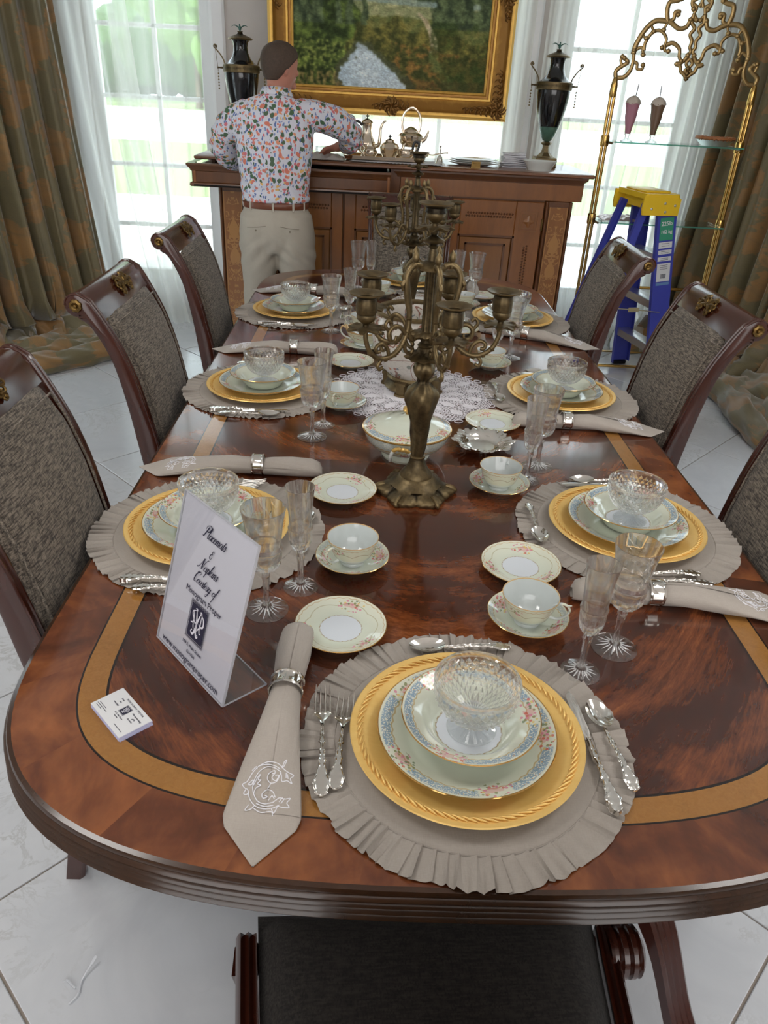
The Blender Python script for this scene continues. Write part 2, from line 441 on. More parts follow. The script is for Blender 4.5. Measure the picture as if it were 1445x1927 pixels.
curtain('sheer_curtain', M_SHEER, [(-.5, 5.72), (.25, 5.73), (.98, 5.72)], 2.8, 13, .018, 3, 'long white sheer curtain hanging behind the gilt-framed painting', 'curtain', sg)
curtain('sheer_curtain', M_SHEER, [(1.05, 5.63), (1.3, 5.645), (1.66, 5.63)], 2.8, 7, .024, 8, 'white sheer curtain beside the black urn at left of the right window', 'curtain', sg, .1)
curtain('sheer_curtain', M_SHEER, [(1.70, 5.55), (1.95, 5.56), (2.3, 5.56)], 2.8, 7, .035, 4, 'white sheer curtain puddling on the floor behind the blue stepladder', 'curtain', sg, .35, .16, shift=(-.15, -.1))
curtain('sheer_curtain', M_SHEER, [(-2.8, 3.05), (-2.78, 3.8), (-2.72, 4.45)], 2.75, 8, .03, 6, 'white sheer curtain beyond the brown drape at the far left edge', 'curtain', sg)
def damask():
    g = G('damask_velvet'); uv = X(g, g.tc('UV')); u, v, _ = g.xyz(uv)
    # ogee repeat .34 x .5 m
    a = (u*(2*pi/.34)).sin(); b = (v*(2*pi/.52)).sin()
    nz = g.noise(26, 4, uv, .6, .8); nz2 = g.noise(9, 3, uv, .5, 1.5)
    f = a*b + (nz-.5)*1.9 + (nz2-.5)*2.2 + ((u*(4*pi/.34)).sin()*(v*(4*pi/.52)+1).sin())*.5
    f = f.map(.05, .28, 0, 1)
    grain = g.noise(300, 2, uv)
    c = g.mix(f, srgb(92, 84, 54), srgb(140, 98, 46)); c = g.mix(nz2.map(.4, .7, 0, .5), c, srgb(70, 68, 50))
    g.set(col=g.mix(grain*.35, c, srgb(150, 132, 92)), rough=.55, sheen=.5); g.bump(f+grain*.3, .15, .002); return g.mat
M_DAMASK = damask()
curtain('drape', M_DAMASK, [(-2.78, 4.3), (-2.4, 4.72), (-1.93, 5.25)], 2.8, 10, .062, 11, 'olive and copper damask drape puddling on the marble floor at the left', 'curtain', None, .06, .20, nu=150, nv=52, shift=(.20, -.16))
curtain('drape', M_DAMASK, [(2.22, 5.5), (2.5, 5.05), (2.68, 4.3), (2.68, 3.4)], 2.8, 14, .06, 14, 'olive and copper damask drape behind the brass shelf stand at the right', 'curtain', None, .03, .22, nu=220, nv=52, shift=(-.16, -.05))

def puddle_hem(drape, path, off, rr, seed):
    P = bez([Vector((x, y, 0)) for x, y in path], 40); rows_all = MB(); uv = []
    for k in range(4):
        rows = []; s_ = 0
        for i, p in enumerate(P):
            d = (P[min(i+1, len(P)-1)]-P[max(i-1, 0)]).normalized(); n = Vector((d.y, -d.x, 0)); s_ += .013
            a1 = mnoise.noise(Vector((s_*4, k*3.1, seed))); r = rr*(1+.45*a1)*(1-.10*k)*min(1, .35+i/9, .35+(len(P)-1-i)/9)
            c = p+n*(off+.085*k+.06*mnoise.noise(Vector((s_*2.4, k*5, seed+2)))); row = []
            for q in range(20):
                a = 2*pi*q/20; w_ = 1+.30*mnoise.noise(Vector((s_*9, a*1.3+k, seed)))+.14*sin(a*5+s_*30+k*2)
                row.append(c+n*cos(a)*r*w_*1.15+Vector((0, 0, max(-r*.78, sin(a)*r*w_)+r*.80))); uv.append((s_+k*.3, a*.07+k*.2))
            rows.append(row)
        rows_all.grid(rows, cu=True)
    o = rows_all.build('puddled_hem', M_DAMASK, drape, ang=180); o['kind'] = 'stuff'
    ul = o.data.uv_layers.new(name='UVMap'); idx = np.zeros(len(o.data.loops), int); o.data.loops.foreach_get('vertex_index', idx); ul.data.foreach_set('uv', np.array(uv)[idx].ravel())
D_ = sorted([q for q in COL.objects if q.name.startswith('drape')], key=lambda q: q.name)
puddle_hem(D_[0], [(-2.55, 4.35), (-2.2, 4.6), (-1.88, 4.95)], .10, .085, 1); puddle_hem(D_[1], [(2.24, 5.3), (2.42, 4.9), (2.47, 4.3), (2.44, 3.5)], .06, .095, 4)
# ------------------------------------------------------------------ outdoors
def grass_mat():
    g = G('lawn_grass'); a = g.noise(.7, 3); b = g.noise(60, 3)
    g.set(col=g.mix(b, g.mix(a, srgb(128, 156, 96), srgb(162, 186, 120)), srgb(140, 166, 100)), rough=.9); g.bump(b, .6, .02); return g.mat
def leaf_mat(n, c1, c2):
    g = G(n); a = g.noise(3.5, 3); b = g.noise(22, 3); g.set(col=g.mix(a*.5+b*.5, c1, c2), rough=.7); g.bump(b, 1, .05); return g.mat
M_PAVE = plain('pale_paving', srgb(226, 222, 214), .8, nz=.05, nsc=3)
struct(MB().box((0, 9.6, -.16), (34, 7.2, .12)), 'terrace', M_PAVE)
tag(MB().box((0, 19.4, -.2), (70, 12.6, .12)).build('lawn', grass_mat(), smooth=False), kind='structure')
struct(MB().box((0, 39.8, -.2), (120, 28.4, .1)), 'driveway', M_PAVE)
tag(MB().box((0, 72, -.22), (200, 38, .1)).build('far_lawn', bpy.data.materials['lawn_grass'], smooth=False), kind='structure')
def blob(m, c, r, rnd, n=10):
    rows = []; o = rnd.uniform(0, 99)
    for i in range(n+1):
        a = pi*i/n; row = []
        for k in range(n+4):
            t = 2*pi*k/(n+4); d = Vector((sin(a)*cos(t), sin(a)*sin(t), cos(a)))
            q = r*(1+.35*mnoise.noise(d*2.2+Vector((o, 0, 0)))+.12*mnoise.noise(d*7+Vector((o, 3, 0))))
            row.append(Vector(c)+d*q)
        rows.append(row)
    m.grid(rows, cu=True)
M_BARK = plain('tree_bark', srgb(92, 78, 62), .9, nz=.3, nsc=12)
def tree(x, y, h, r, mat, label, seed):
    rnd = random.Random(seed); t = empty('tree', (x, y, -.15), label=label, cat='tree')
    MB().lathe([(.28, 0), (.2, .5), (.16, h*.45), (.1, h*.7)], 9, mod=lambda a, i, r_, z: (r_*(1+.1*sin(3*a)), z)).build('trunk', M_BARK, t)
    m = MB()
    for k in range(26):
        a = rnd.uniform(0, 2*pi); q = r*rnd.uniform(.1, .85); z = h*rnd.uniform(.35, 1)
        q *= sin(pi*min(.95, (z/h-.2)))*1.1
        blob(m, (q*cos(a), q*sin(a), z), r*rnd.uniform(.22, .4), rnd)
    m.build('crown', mat, t)
LG = [leaf_mat('leaves_light', srgb(120, 160, 70), srgb(70, 112, 44)), leaf_mat('leaves_dark', srgb(86, 128, 60), srgb(44, 82, 36))]
tree(-12, 57, 14, 6.6, LG[0], 'light green tree beyond the drive, at right in the left window', 1)
tree(-26, 60, 17, 7.5, LG[1], 'darker green tree beyond the drive, at left in the left window', 2)
tree(-4.3, 24, 6.0, 1.7, LG[0], 'small sunlit tree at the lawn edge seen through the left window', 3)
tree(1, 62, 15, 6, LG[1], 'dark green tree behind the middle window', 5)
def hedge():
    rnd = random.Random(9); m = MB()
    for k in range(26): blob(m, (-62+k*2.4, 82+rnd.uniform(-.6, .6), 2.2+rnd.uniform(-.2, 2.2)), rnd.uniform(2.8, 4.4), rnd, 8)
    tag(m.build('hedge', LG[1]), 'long dark green hedge beyond the drive', 'hedge')
hedge()
# ================================================================== TABLE
TZ = .765; TCX = .141; TYN, TYF = .538, 3.98
def outline(off=0, nend=26):
    """table outline, inset by off, counter-clockwise from the near right straight"""
    hw, b, n = .671, .462, 2.9
    yn, yf = TYN+b, TYF-b; P = []
    def arc(y0, s, a0, a1):
        for k in range(nend*2+1):
            t = a0+(a1-a0)*k/(nend*2); cx_, sy_ = cos(t), sin(t)
            P.append((TCX+hw*math.copysign(abs(cx_)**(2/n), cx_), y0+b*math.copysign(abs(sy_)**(2/n), sy_)))
    arc(yn, 1, -pi, 0)
    for k in range(1, 12): P.append((TCX+hw, lerp(yn, yf, k/12)))
    arc(yf, 1, 0, pi)
    for k in range(1, 12): P.append((TCX-hw, lerp(yf, yn, k/12)))
    if off == 0: return P
    out = []
    N = len(P)
    for i in range(N):
        a, c = P[i-1], P[(i+1) % N]; d = (c[0]-a[0], c[1]-a[1]); L = hypot(*d)
        out.append((P[i][0]-d[1]/L*off, P[i][1]+d[0]/L*off))
    return out
def wood_field():
    g = G('flame_mahogany'); x, y, z = g.xyz(); xa = (x-TCX).abs()
    # each end is booked around the long axis and every leaf starts a new veneer
    leaf = y.gt(1.7)+y.gt(2.27)+y.gt(2.84)
    ym = (y-2.26).abs()
    cur = ym*1.0 + xa*xa*1.6
    n1 = g.noise(2.6, 3, g.vec(xa*1.3, ym*2.2+leaf*3.7, leaf), .5)
    n2 = g.noise(7, 5, g.vec(xa*1.0, (cur)*5.5+leaf*2, leaf), .6, .6)
    wv = ((cur*26)+(n1*13)+(leaf*2)).sin()*.5+.5
    fine = g.noise(60, 3, g.vec(xa*2.2, cur*4, z), .6)
    feather = g.noise(26, 5, g.vec(xa*1.6, cur*3.2+leaf*2, leaf), .62, 1.0)
    f = wv*.22+n2*.40+n1*.16+feather*.36-.12
    c = g.ramp(f, [(.22, srgb(38, 17, 10)), (.42, srgb(76, 37, 20)), (.58, srgb(122, 66, 34)), (.78, srgb(176, 106, 56))])
    c = g.mix(fine.map(.35, .65, 0, .3), c, srgb(60, 26, 15))
    seam = (y-1.7).abs().lt(.0009)+(y-2.27).abs().lt(.0009)+(y-2.84).abs().lt(.0009)
    g.set(col=g.mix(seam, c, (.01, .004, .003)), rough=.13, coat=.35, coatr=.06, spec=.55); return g.mat
def wood_band():
    g = G('crossbanded_mahogany'); x, y, z = g.xyz(); a = x-TCX
    yy = (y-1.35).min(0)+(y-3.17).max(0)
    th = yy.atan2(a)
    seg = ((th*5.2)+y.band(1.35, 3.17)*(y*4.0)).floor()
    n1 = g.noise(5, 4, g.vec(x+seg*3.3, y+seg*1.7, seg), .55, 1.6)
    n2 = g.noise(40, 4, g.vec((x+seg)*1.0, y*.5, seg), .6, .4)
    f = n1*.8+n2*.25-.02 + ((seg*12.9898).sin()*.08)
    c = g.ramp(f, [(.25, srgb(50, 25, 15)), (.48, srgb(96, 51, 29)), (.68, srgb(136, 80, 44)), (.88, srgb(160, 100, 56))])
    g.set(col=c, rough=.13, coat=.35, coatr=.06, spec=.55); return g.mat
def wood_dark(name, c1, c2, rough=.22, sc=(1, 1, 1), coat=.2):
    g = G(name); v = g.scl(sc); n = g.noise(14, 5, v, .6, .8); w_ = g.noise(60, 3, v, .6, .3)
    g.set(col=g.mix(n*.75+w_*.3, c1, c2), rough=rough, coat=coat, coatr=.1); return g.mat
def inlay_mat():
    g = G('burl_inlay'); n = g.noise(120, 4, None, .7, 1.2); n2 = g.noise(14, 3)
    g.set(col=g.mix(n, g.mix(n2, srgb(112, 72, 30), srgb(140, 94, 42)), srgb(168, 120, 62)), rough=.14, coat=.35, coatr=.06); return g.mat
M_FIELD, M_BAND, M_INLAY = wood_field(), wood_band(), inlay_mat()
M_EDGE = wood_dark('reeded_edge_walnut', srgb(26, 14, 9), srgb(70, 44, 25), .2)
M_EBONY = plain('ebony_stringing', srgb(24, 14, 10), .15, coat=.3)
M_MAHOG = wood_dark('dark_mahogany', srgb(34, 13, 9), srgb(78, 32, 19), .2, (1, 1, .25), .35)
def table():
    t = empty('dining_table', (0, 0, 0), label='long oval-ended mahogany dining table with burl inlay band, laid for a dinner', cat='table')
    N = len(outline())
    def ring(offs, name, mat, z=TZ, fill=False):
        m = MB(); rows = [[(x, y, z if not isinstance(o, tuple) else o[1]) for x, y in outline(o[0] if isinstance(o, tuple) else o)] for o in offs]
        m.grid(rows, cu=True)
        if fill: m.f.append([(len(offs)-1)*N+k for k in range(N)]); m.m.append(0)
        return m.build(name, mat, t, ang=30)
    prof = [(.012, TZ), (.006, TZ-.0015), (.004, TZ-.006)]
    for k in range(4):
        z0 = TZ-.009-k*.0105
        for q in range(5): a = pi*q/4; prof.append((.004-.0045*sin(a)-.0008*k, z0-.0095*q/4))
        prof.append((.007, z0-.0100))
    prof += [(.012, TZ-.054), (.09, TZ-.056), (.10, TZ-.075), (.3, TZ-.08)]
    ring(prof, 'reeded_edge', M_EDGE, fill=True)
    ring([.012, .0985], 'cross_banding', M_BAND)
    ring([.0985, .1015], 'stringing', M_EBONY); ring([.1015, .1035], 'stringing', M_INLAY)
    ring([.1035, .1405], 'inlay_band', M_INLAY); ring([.1405, .1445], 'stringing', M_EBONY)
    ring([.1445, .6], 'veneer_field', M_FIELD, fill=False)
    m = MB(); m.add([(x, y, TZ) for x, y in outline(.1445)], [list(range(N))])
    o = bpy.data.objects['veneer_field']; me = bpy.data.meshes.new('veneer_field'); me.from_pydata(m.v, [], m.f); me.materials.append(M_FIELD); o.data = me
    m = MB().sweep([(0, 0), (0, .08), (-.02, .08), (-.02, 0)], [(x, y) for x, y in outline(.2)], closed=True); m.xf(Matrix.Translation((0, 0, TZ-.14))); m.build('apron', M_MAHOG, t)
    for py in (1.25, 3.2):
        px = .20
        m = MB().lathe([(.0, .68), (.13, .68), (.13, .64), (.07, .60), (.05, .55), (.09, .47), (.10, .40), (.07, .33), (.09, .28), (.10, .22), (.05, .18), (0, .16)], 24, (px, py, 0)); m.build('pedestal', M_MAHOG, t)
        for az in (-57, -122, 58, 122):
            a = RD(az); L = .78 if az == -57 else .62
            if py < 2 and az == -57: pts = bez([(.30, 1.2, .42), (.42, 1.0, .42), (.543, .823, .33), (.61, .723, .13), (.66, .64, .02)], 6)
            else: pts = bez([(px+cos(a)*r*L/.62, py+sin(a)*r*L/.62, z) for r, z in ((.06, .26), (.2, .285), (.34, .2), (.48, .09), (.62, .03))], 6)
            mm = MB(); side = Vector((-sin(a), cos(a), 0))
            rows = []
            for i, p in enumerate(pts):
                wd = lerp(.034, .024, i/len(pts)); hh = lerp(.035, .02, i/len(pts))
                sec = [(-1, -1), (1, -1), (1, .7), (.78, 1), (.5, .72), (.26, 1), (0, .72), (-.26, 1), (-.5, .72), (-.78, 1), (-1, .7)]
                rows.append([p+side*(u*wd)+Vector((0, 0, v*hh)) for u, v in sec])
            mm.grid(rows, cu=True); mm.f += [[k for k in range(11)][::-1], [(len(rows)-1)*11+k for k in range(11)]]; mm.m += [0, 0]
            mm.build('leg', M_MAHOG, t)
table()

# ================================================================== CHAIRS
def tweed(name, c1, c2, c3):
    g = G(name); a = g.noise(1, 1, g.scl((45, 260, 380))); b = g.noise(1, 1, g.scl((380, 260, 45))); b2 = g.noise(1, 2, g.scl((90, 60, 260)))
    c = g.mix(a.map(.35, .65, 0, 1), c1, c2); c = g.mix(b.map(.45, .7, 0, .8), c, c3); c = g.mix(b2.map(.5, .75, 0, .7), c, c2)
    g.set(col=c, rough=.9, sheen=.15); g.bump(a+b+b2, .5, .0008); return g.mat
M_TWEED = tweed('grey_brown_tweed', srgb(62, 55, 48), srgb(138, 127, 113), srgb(38, 33, 30))
M_TWEED_D = tweed('charcoal_weave', srgb(34, 31, 29), srgb(54, 50, 46), srgb(22, 20, 19))
M_CHWOOD = wood_dark('polished_mahogany', srgb(34, 14, 9), srgb(78, 36, 23), .2, (1, 1, .3), .35)
M_BRONZE = plain('antique_bronze', srgb(122, 98, 58), .38, 1, nz=.45, nsc=60, bump=.3)
# chair profile in local (y, z): the sitter faces +y, seat centre at the origin, back curves away to -y
FRONT = [(-.175, .43), (-.19, .55), (-.20, .67), (-.216, .76), (-.237, .86), (-.266, .95), (-.304, 1.03), (-.330, 1.075)]
REAR = [(-.222, .43), (-.237, .55), (-.250, .66), (-.264, .78), (-.285, .90), (-.31, .97), (-.338, 1.018), (-.362, 1.032)]
def side_profile():
    """closed outline of the rear post with its scroll"""
    f = bez([(0, y, z) for y, z in FRONT], 4); b = bez([(0, y, z) for y, z in REAR], 4)
    P = [(p.y, p.z) for p in f]
    c, r = (-.364, 1.064), .027
    for k in range(9): a = RD(75+k*29); P.append((c[0]+r*cos(a), c[1]+r*sin(a)))
    P += [(p.y, p.z) for p in b[::-1]]
    return P
def back_at(z, zmax=1.075):
    """front-face y at height z"""
    return interp(z, [(b, a) for a, b in FRONT])
def wat(z): return interp(z, [(.43, .203), (.75, .217), (1.1, .229)])   # half width of the back at height z
def make_chair():
    t = empty('dining_chair', (0, 0, 0))
    SP = side_profile()
    for s_ in (-1, 1):
        m = MB(); n = len(SP)
        def pos(y, z, e, k=1):  # e: across the post 0..1
            w_ = wat(z); return (s_*(w_-.022*(1-e)), y, z)
        cy_ = sum(p[0] for p in SP)/n
        rows = []
        for e, ins in ((0, .0), (.0, .0), (.15, -.003), (.5, .002), (.85, -.003), (1, .004)):
            # reeding: outline breathes a little across the post
            row = []
            for i, (y, z) in enumerate(SP):
                a, b = SP[i-1], SP[(i+1) % n]; d = (b[0]-a[0], b[1]-a[1]); L = hypot(*d) or 1
                row.append(pos(y-d[1]/L*ins*-1*-1, z+d[0]/L*ins, e))
            rows.append(row)
        m.grid(rows, cu=True); b0 = len(m.v)
        m.f.append(list(range(n))); m.m.append(0); m.f.append([5*n+k for k in range(n)]); m.m.append(0)
        m.build('back_post', M_CHWOOD, t, ang=35)
        for e in (.003, .0185):
            fp = bez([(s_*(wat(z)-e), y+.001, z) for y, z in FRONT], 3); fp += [Vector((s_*(wat(1.07)-e), -.364+.028*cos(RD(a_)), 1.064+.028*sin(RD(a_)))) for a_ in range(60, 200, 20)]
            MB().tube(fp, .0032, 6).build('beading', M_CHWOOD, t)
        # bronze rosette on the scroll end
        r = MB(); cx_ = s_*(.229)
        r.lathe([(0, .007), (.0035, .0065), (.005, .003), (.009, .006), (.014, .004), (.0155, 0)], 24, mod=lambda a, i, rr, z: (rr*((1+.14*abs(sin(4*a))) if i > 2 else 1), z))
        r.xf(Matrix.Translation((cx_, -.364, 1.064)) @ Matrix.Rotation(RD(90)*s_, 4, 'Y')); r.build('rosette', M_BRONZE, t)
    # crest rail: rolls over backwards between the posts
    prof = [(-.302, 1.026), (-.322, 1.062), (-.338, 1.082), (-.355, 1.091), (-.372, 1.091), (-.388, 1.082), (-.394, 1.064), (-.387, 1.046), (-.370, 1.034), (-.352, 1.027), (-.335, 1.012)]
    def slab(prof, ez, mat, name, bulge=0, nx=10):
        rows = []
        for k in range(nx+1):
            u = -1+2*k/nx; row = []
            for y, z in prof:
                w_ = (wat(z)-.022)*u; row.append((w_, y+.012*(1-u*u), z+.006*(1-u*u)))
            rows.append(row)
        mm = MB().grid(rows, cu=True); n = len(prof)
        mm.f += [list(range(n)), [nx*n+q for q in range(n)][::-1]]; mm.m += [0, 0]
        return mm.build(name, mat, t, ang=50)
    slab(prof, 0, M_CHWOOD, 'crest_rail')
    # upholstered back panel, padded, with a piping line
    nz, nx = 22, 14; rows = []
    z0, z1 = .47, 1.030
    for j in range(nz+1):
        z = lerp(z0, z1, j/nz); y = back_at(z); hw = wat(z)-.028; row = []
        for k in range(nx+1):
            u = -1+2*k/nx
            arch = .012*(1-u*u) if j == nz else 0
            e = min(1, (1-abs(u))*hw/.02, (z1-z)/.02+.05, (z-z0)/.02+.05)
            zz = z-.022*max(0, (abs(u)-.72)/.28)**2*max(0, (z-.93)/.11); row.append((hw*u, y-.001+.012*(1-u*u)+.010*sqrt(max(0, min(1, e))), zz+arch*.4))
        rows.append(row)
    MB().grid(rows).build('back_upholstery', M_TWEED, t, ang=180)
    pip = []
    for k in range(15): u = -1+2*k/14; pip.append((u*(wat(1.018)-.042), back_at(1.008)+.0230-.012*u*u, 1.008+.008*(1-u*u)))
    left = [(-(wat(z)-.042), back_at(z)+.0125, z) for z in [lerp(.48, .995, q/12) for q in range(13)]]
    right = [(-x, y, z) for x, y, z in left[::-1]]
    MB().tube(left+pip+right, .0028, 6).build('piping', M_TWEED, t)
    # rear panel
    rows = [[(u*(wat(z)-.026), interp(z, [(b, a) for a, b in REAR])+.012, z) for u in (-1, 0, 1)] for z in [lerp(.47, .98, q/12) for q in range(13)]]
    MB().grid(rows).build('rear_panel', M_TWEED, t, ang=180)
    # medallion: openwork leaves on the crest
    m = MB(); cz = 1.050
    def onface(u, v):  # u across, v up the crest curve
        s_ = .078+v*1.0; T_ = [(0, -.29, 1.0), (.042, -.308, 1.038), (.073, -.322, 1.063), (.097, -.338, 1.082), (.116, -.355, 1.091), (.133, -.372, 1.091), (.154, -.39, 1.082)]
        y = interp(s_, [(a, b) for a, b, c in T_]); z = interp(s_, [(a, c) for a, b, c in T_]); k = min(1, max(0, (s_-.03)/.1)); return Vector((u, y+.012+.006*cos(k*1.4), z+.005+.007*sin(k*1.4)))
    rr = random.Random(3)
    def curl(cx_, cy2, r0, a0, turns, s_=1, w_=.0034):
        P = []
        for q in range(13):
            f = q/12; a = a0+s_*turns*2*pi*f; r = r0*(1-.72*f); P.append(onface(cx_+r*cos(a), cy2+r*sin(a)*.8))
        m.tube(P, [w_*(1-.35*q/12) for q in range(12)]+[w_*1.3], 6)
    for s_ in (-1, 1):
        for cx_, cz2, r0, a0 in ((.016, .010, .014, 200), (.018, -.012, .013, 100), (.036, .008, .013, 190), (.036, -.010, .012, 120), (.050, .0, .010, 180), (.026, .022, .009, 250), (.028, -.022, .009, 60)):
            curl(s_*cx_, cz2, r0, RD(a0) if s_ > 0 else pi-RD(a0), .95, -s_)
        for x0_, z0_, x1_, z1_ in ((.004, .0, .030, .018), (.004, 0, .034, -.016), (.01, 0, .052, .004), (.02, .014, .044, .020), (.02, -.014, .042, -.022)):
            m.tube([onface(s_*lerp(x0_, x1_, q/4), lerp(z0_, z1_, q/4)+.003*sin(pi*q/4)) for q in range(5)], [.003, .0048, .0052, .004, .0012], 6)
    for a in range(8): m.tube([onface(.002*cos(a*pi/4), .002*sin(a*pi/4)), onface(.009*cos(a*pi/4), .008*sin(a*pi/4))], [.004, .0025], 6)
    m.build('medallion', M_BRONZE, t)
    # seat
    def seat_w(y): return interp(y, [(-.24, .245), (.26, .297)])
    rows = []; ny, nx = 16, 16
    for j in range(ny+1):
        y = lerp(-.19, .255, j/ny); row = []
        for k in range(nx+1):
            u = -1+2*k/nx; hw = seat_w(y)-.03
            e = min((1-abs(u))*hw, y+.19, .255-y)
            row.append((hw*u, y, .435+.045*(1-exp(-max(e, 0)/.022))))
        rows.append(row)
    MB().grid(rows).build('seat_cushion', M_TWEED_D, t, ang=180)
    for s_ in (-1, 1):
        m = MB(); rows = []
        for y in [lerp(-.23, .22, q/8) for q in range(9)]:
            w_ = seat_w(y)
            sec = [(-.028, .395), (.0, .395), (.004, .41), (0, .425), (.004, .435), (0, .447), (-.004, .452), (-.010, .446), (-.016, .453), (-.022, .446), (-.028, .45)]
            rows.append([(s_*(w_+a), y, z) for a, z in sec])
        m.grid(rows, cu=True)
        m.build('seat_rail', M_CHWOOD, t, ang=35)
        # reeded scroll disc where the rail meets the front leg
        m = MB(); m.lathe([(0, -.026), (.036, -.026), (.039, -.022), (.039, -.016), (.034, -.012), (.039, -.008), (.039, 0), (.034, .003), (.039, .007), (.039, .014), (.034, .018), (.038, .022), (.03, .028), (0, .029)], 28)
        m.xf(Matrix.Translation((s_*(seat_w(.18)+.012), .19, .425)) @ Matrix.Rotation(RD(90)*s_, 4, 'Y')); m.build('scroll_disc', M_CHWOOD, t, ang=35)
        for fr in (0, 1):  # sabre legs
            sy = seat_w(.2)-.012 if fr else wat(.43)-.012
            P = [(.20, .42), (.235, .3), (.262, .15), (.30, 0)] if fr else [(-.20, .45), (-.21, .3), (-.222, .14), (-.25, 0)]
            pts = bez([(s_*sy, y, z) for y, z in P], 5); m = MB(); rows = []
            for i, p in enumerate(pts):
                h_ = lerp(.027, .019, i/len(pts)); b_ = lerp(.02, .016, i/len(pts))
                rows.append([p+Vector((a*b_, c*h_, 0)) for a, c in ((-1, -1), (1, -1), (1, .6), (.5, 1), (-.5, 1), (-1, .6))])
            m.grid(rows, cu=True); m.f += [[0, 1, 2, 3, 4, 5], [(len(rows)-1)*6+q for q in range(6)]]; m.m += [0, 0]
            m.build('leg', M_CHWOOD, t, ang=35)
    for yy, ww in ((.23, .44), (-.215, .40)): MB().bbox((0, yy, .42), (ww, .03, .05)).build('seat_rail', M_CHWOOD, t)
    return t
chair0 = make_chair()
CG = 'dining chairs around the table'
XL, XR = -.39, .682
cl = [((-.366, 1.272), -90, 'dark mahogany dining chair nearest on the left side, cut by the left edge'),
      ((-.386, 2.145), -90, 'dark mahogany dining chair in the middle of the left side of the table'),
      ((-.408, 3.055), -90, 'dark mahogany dining chair farthest on the left side, in front of the sheer curtain'),
      ((.648, 1.345), 90, 'dark mahogany dining chair at the right edge, nearest on the right side'),
      ((.672, 2.205), 90, 'dark mahogany dining chair in the middle of the right side, in front of the drape'),
      ((.645, 3.05), 88, 'dark mahogany dining chair farthest on the right side, in front of the blue ladder'),
      ((.19, 4.0), 180, 'dining chair at the far end of the table, seen from its front before the sideboard'),
      ((.138, .475), 3, 'dining chair at the near end, its dark seat showing below the table edge')]
for i, ((x, y), rz, lb) in enumerate(cl):
    if i == 0:
        chair0.location = (x, y, 0); chair0.rotation_euler = (0, 0, RD(rz)); tag(chair0, lb, 'chair', CG)
    else:
        ch = dup(chair0, (x, y, 0), RD(rz), lb, 'chair', CG)
        if rz == 3: bpy.data.objects.remove([q for q in ch.children if q.name.startswith('scroll_disc')][0])
# ================================================================== TABLEWARE
GOLDLINE = srgb(176, 140, 78)
def porcelain(name, R, kind, center=True, ctr_r=.45, z_side=False, seed=0):
    """cream china; kind: 'bread' garlands, 'blue' lacy blue border with bouquets, 'saucer'"""
    g = G(name); x, y, z = g.xyz(); r = (x*x+y*y).sqrt(); th = y.atan2(x)
    cream = srgb(208, 215, 199); rim = srgb(214, 216, 198); white = srgb(212, 219, 226)
    q = r*(1/R)
    nz = g.noise(260, 2); c = g.mix(q.map(.55, .95, 0, 1), cream, rim)
    if center:
        wob = (th*12).sin().abs()*.012
        c = g.mix(1-(q-wob).step(ctr_r, .01), c, white)
        c = g.mix((q-wob-ctr_r).abs().lt(.012)*nz.map(.4, .6, .3, .9), c, srgb(158, 140, 100))
    fl = g.vor(170, None, 'F1', 'Color'); fd = g.vor(170)
    fr, fg_, fb = g.xyz(fl)
    petal = g.ramp(fr, [(0, srgb(206, 120, 148)), (.3, srgb(196, 84, 66)), (.5, srgb(120, 128, 66)), (.7, srgb(214, 186, 100)), (.9, srgb(96, 120, 84))], 'CONSTANT')
    def cluster(n, off, rc, la, lr, col):
        sec = 2*pi/n; a = ((th-off).mod(sec)-sec/2)*rc*R
        e = (a*(1/la)).pow(2)+((r-rc*R)*(1/lr)).pow(2)+(g.noise(120, 2)-.5)*1.1
        inner = e.lt(.95); spots = fd.lt(.42)*e.lt(.95); heart = e.lt(.22)
        return g.mix(spots*.8, g.mix(heart*.45, col, srgb(206, 112, 120)), petal), a, e
    if kind == 'bread':
        gar = ((th*3).sin().abs()*.07+.73); ln = (q-gar).abs().lt(.010)
        c = g.mix(ln*.55, c, srgb(160, 150, 104))
        c = g.mix(((q-.93+(th*30).sin()*.012).abs().lt(.010))*.6, c, srgb(184, 150, 92))
        c = cluster(3, .6+seed, .76, .027, .012, c)[0]
    elif kind in ('blue', 'saucer'):
        n = {'blue': 5, 'saucer': 4}[kind] if kind == 'saucer' or R > .11 else 3
        off = .55+seed; sec = 2*pi/n; a = ((th-off).mod(sec)-sec/2).abs()
        open_ = (a*R).step(.026 if R > .09 else .022, .002)
        lace = g.vor(330); lz = g.noise(420, 2)
        blue = g.mix(lace.lt(.30)+lz.gt(.58), srgb(126, 154, 176), srgb(222, 222, 206))
        blue = g.mix(g.vor(150).lt(.16), blue, srgb(190, 146, 84))
        bd = q.band(.845, .955, .006)*open_
        c = g.mix(bd*(.9 if kind == 'blue' else .45), c, blue)
        c = g.mix((q-.83+(th*40).sin()*.008).abs().lt(.009)*.7, c, srgb(182, 152, 88))
        c = cluster(n, off, .86 if kind == 'blue' else .74, .029, .0150, c)[0]
    gold = q.gt(.982)
    g.set(col=g.mix(gold, c, srgb(204, 160, 88)), rough=.10, coat=.5, coatr=.03, metal=gold*.7); return g.mat
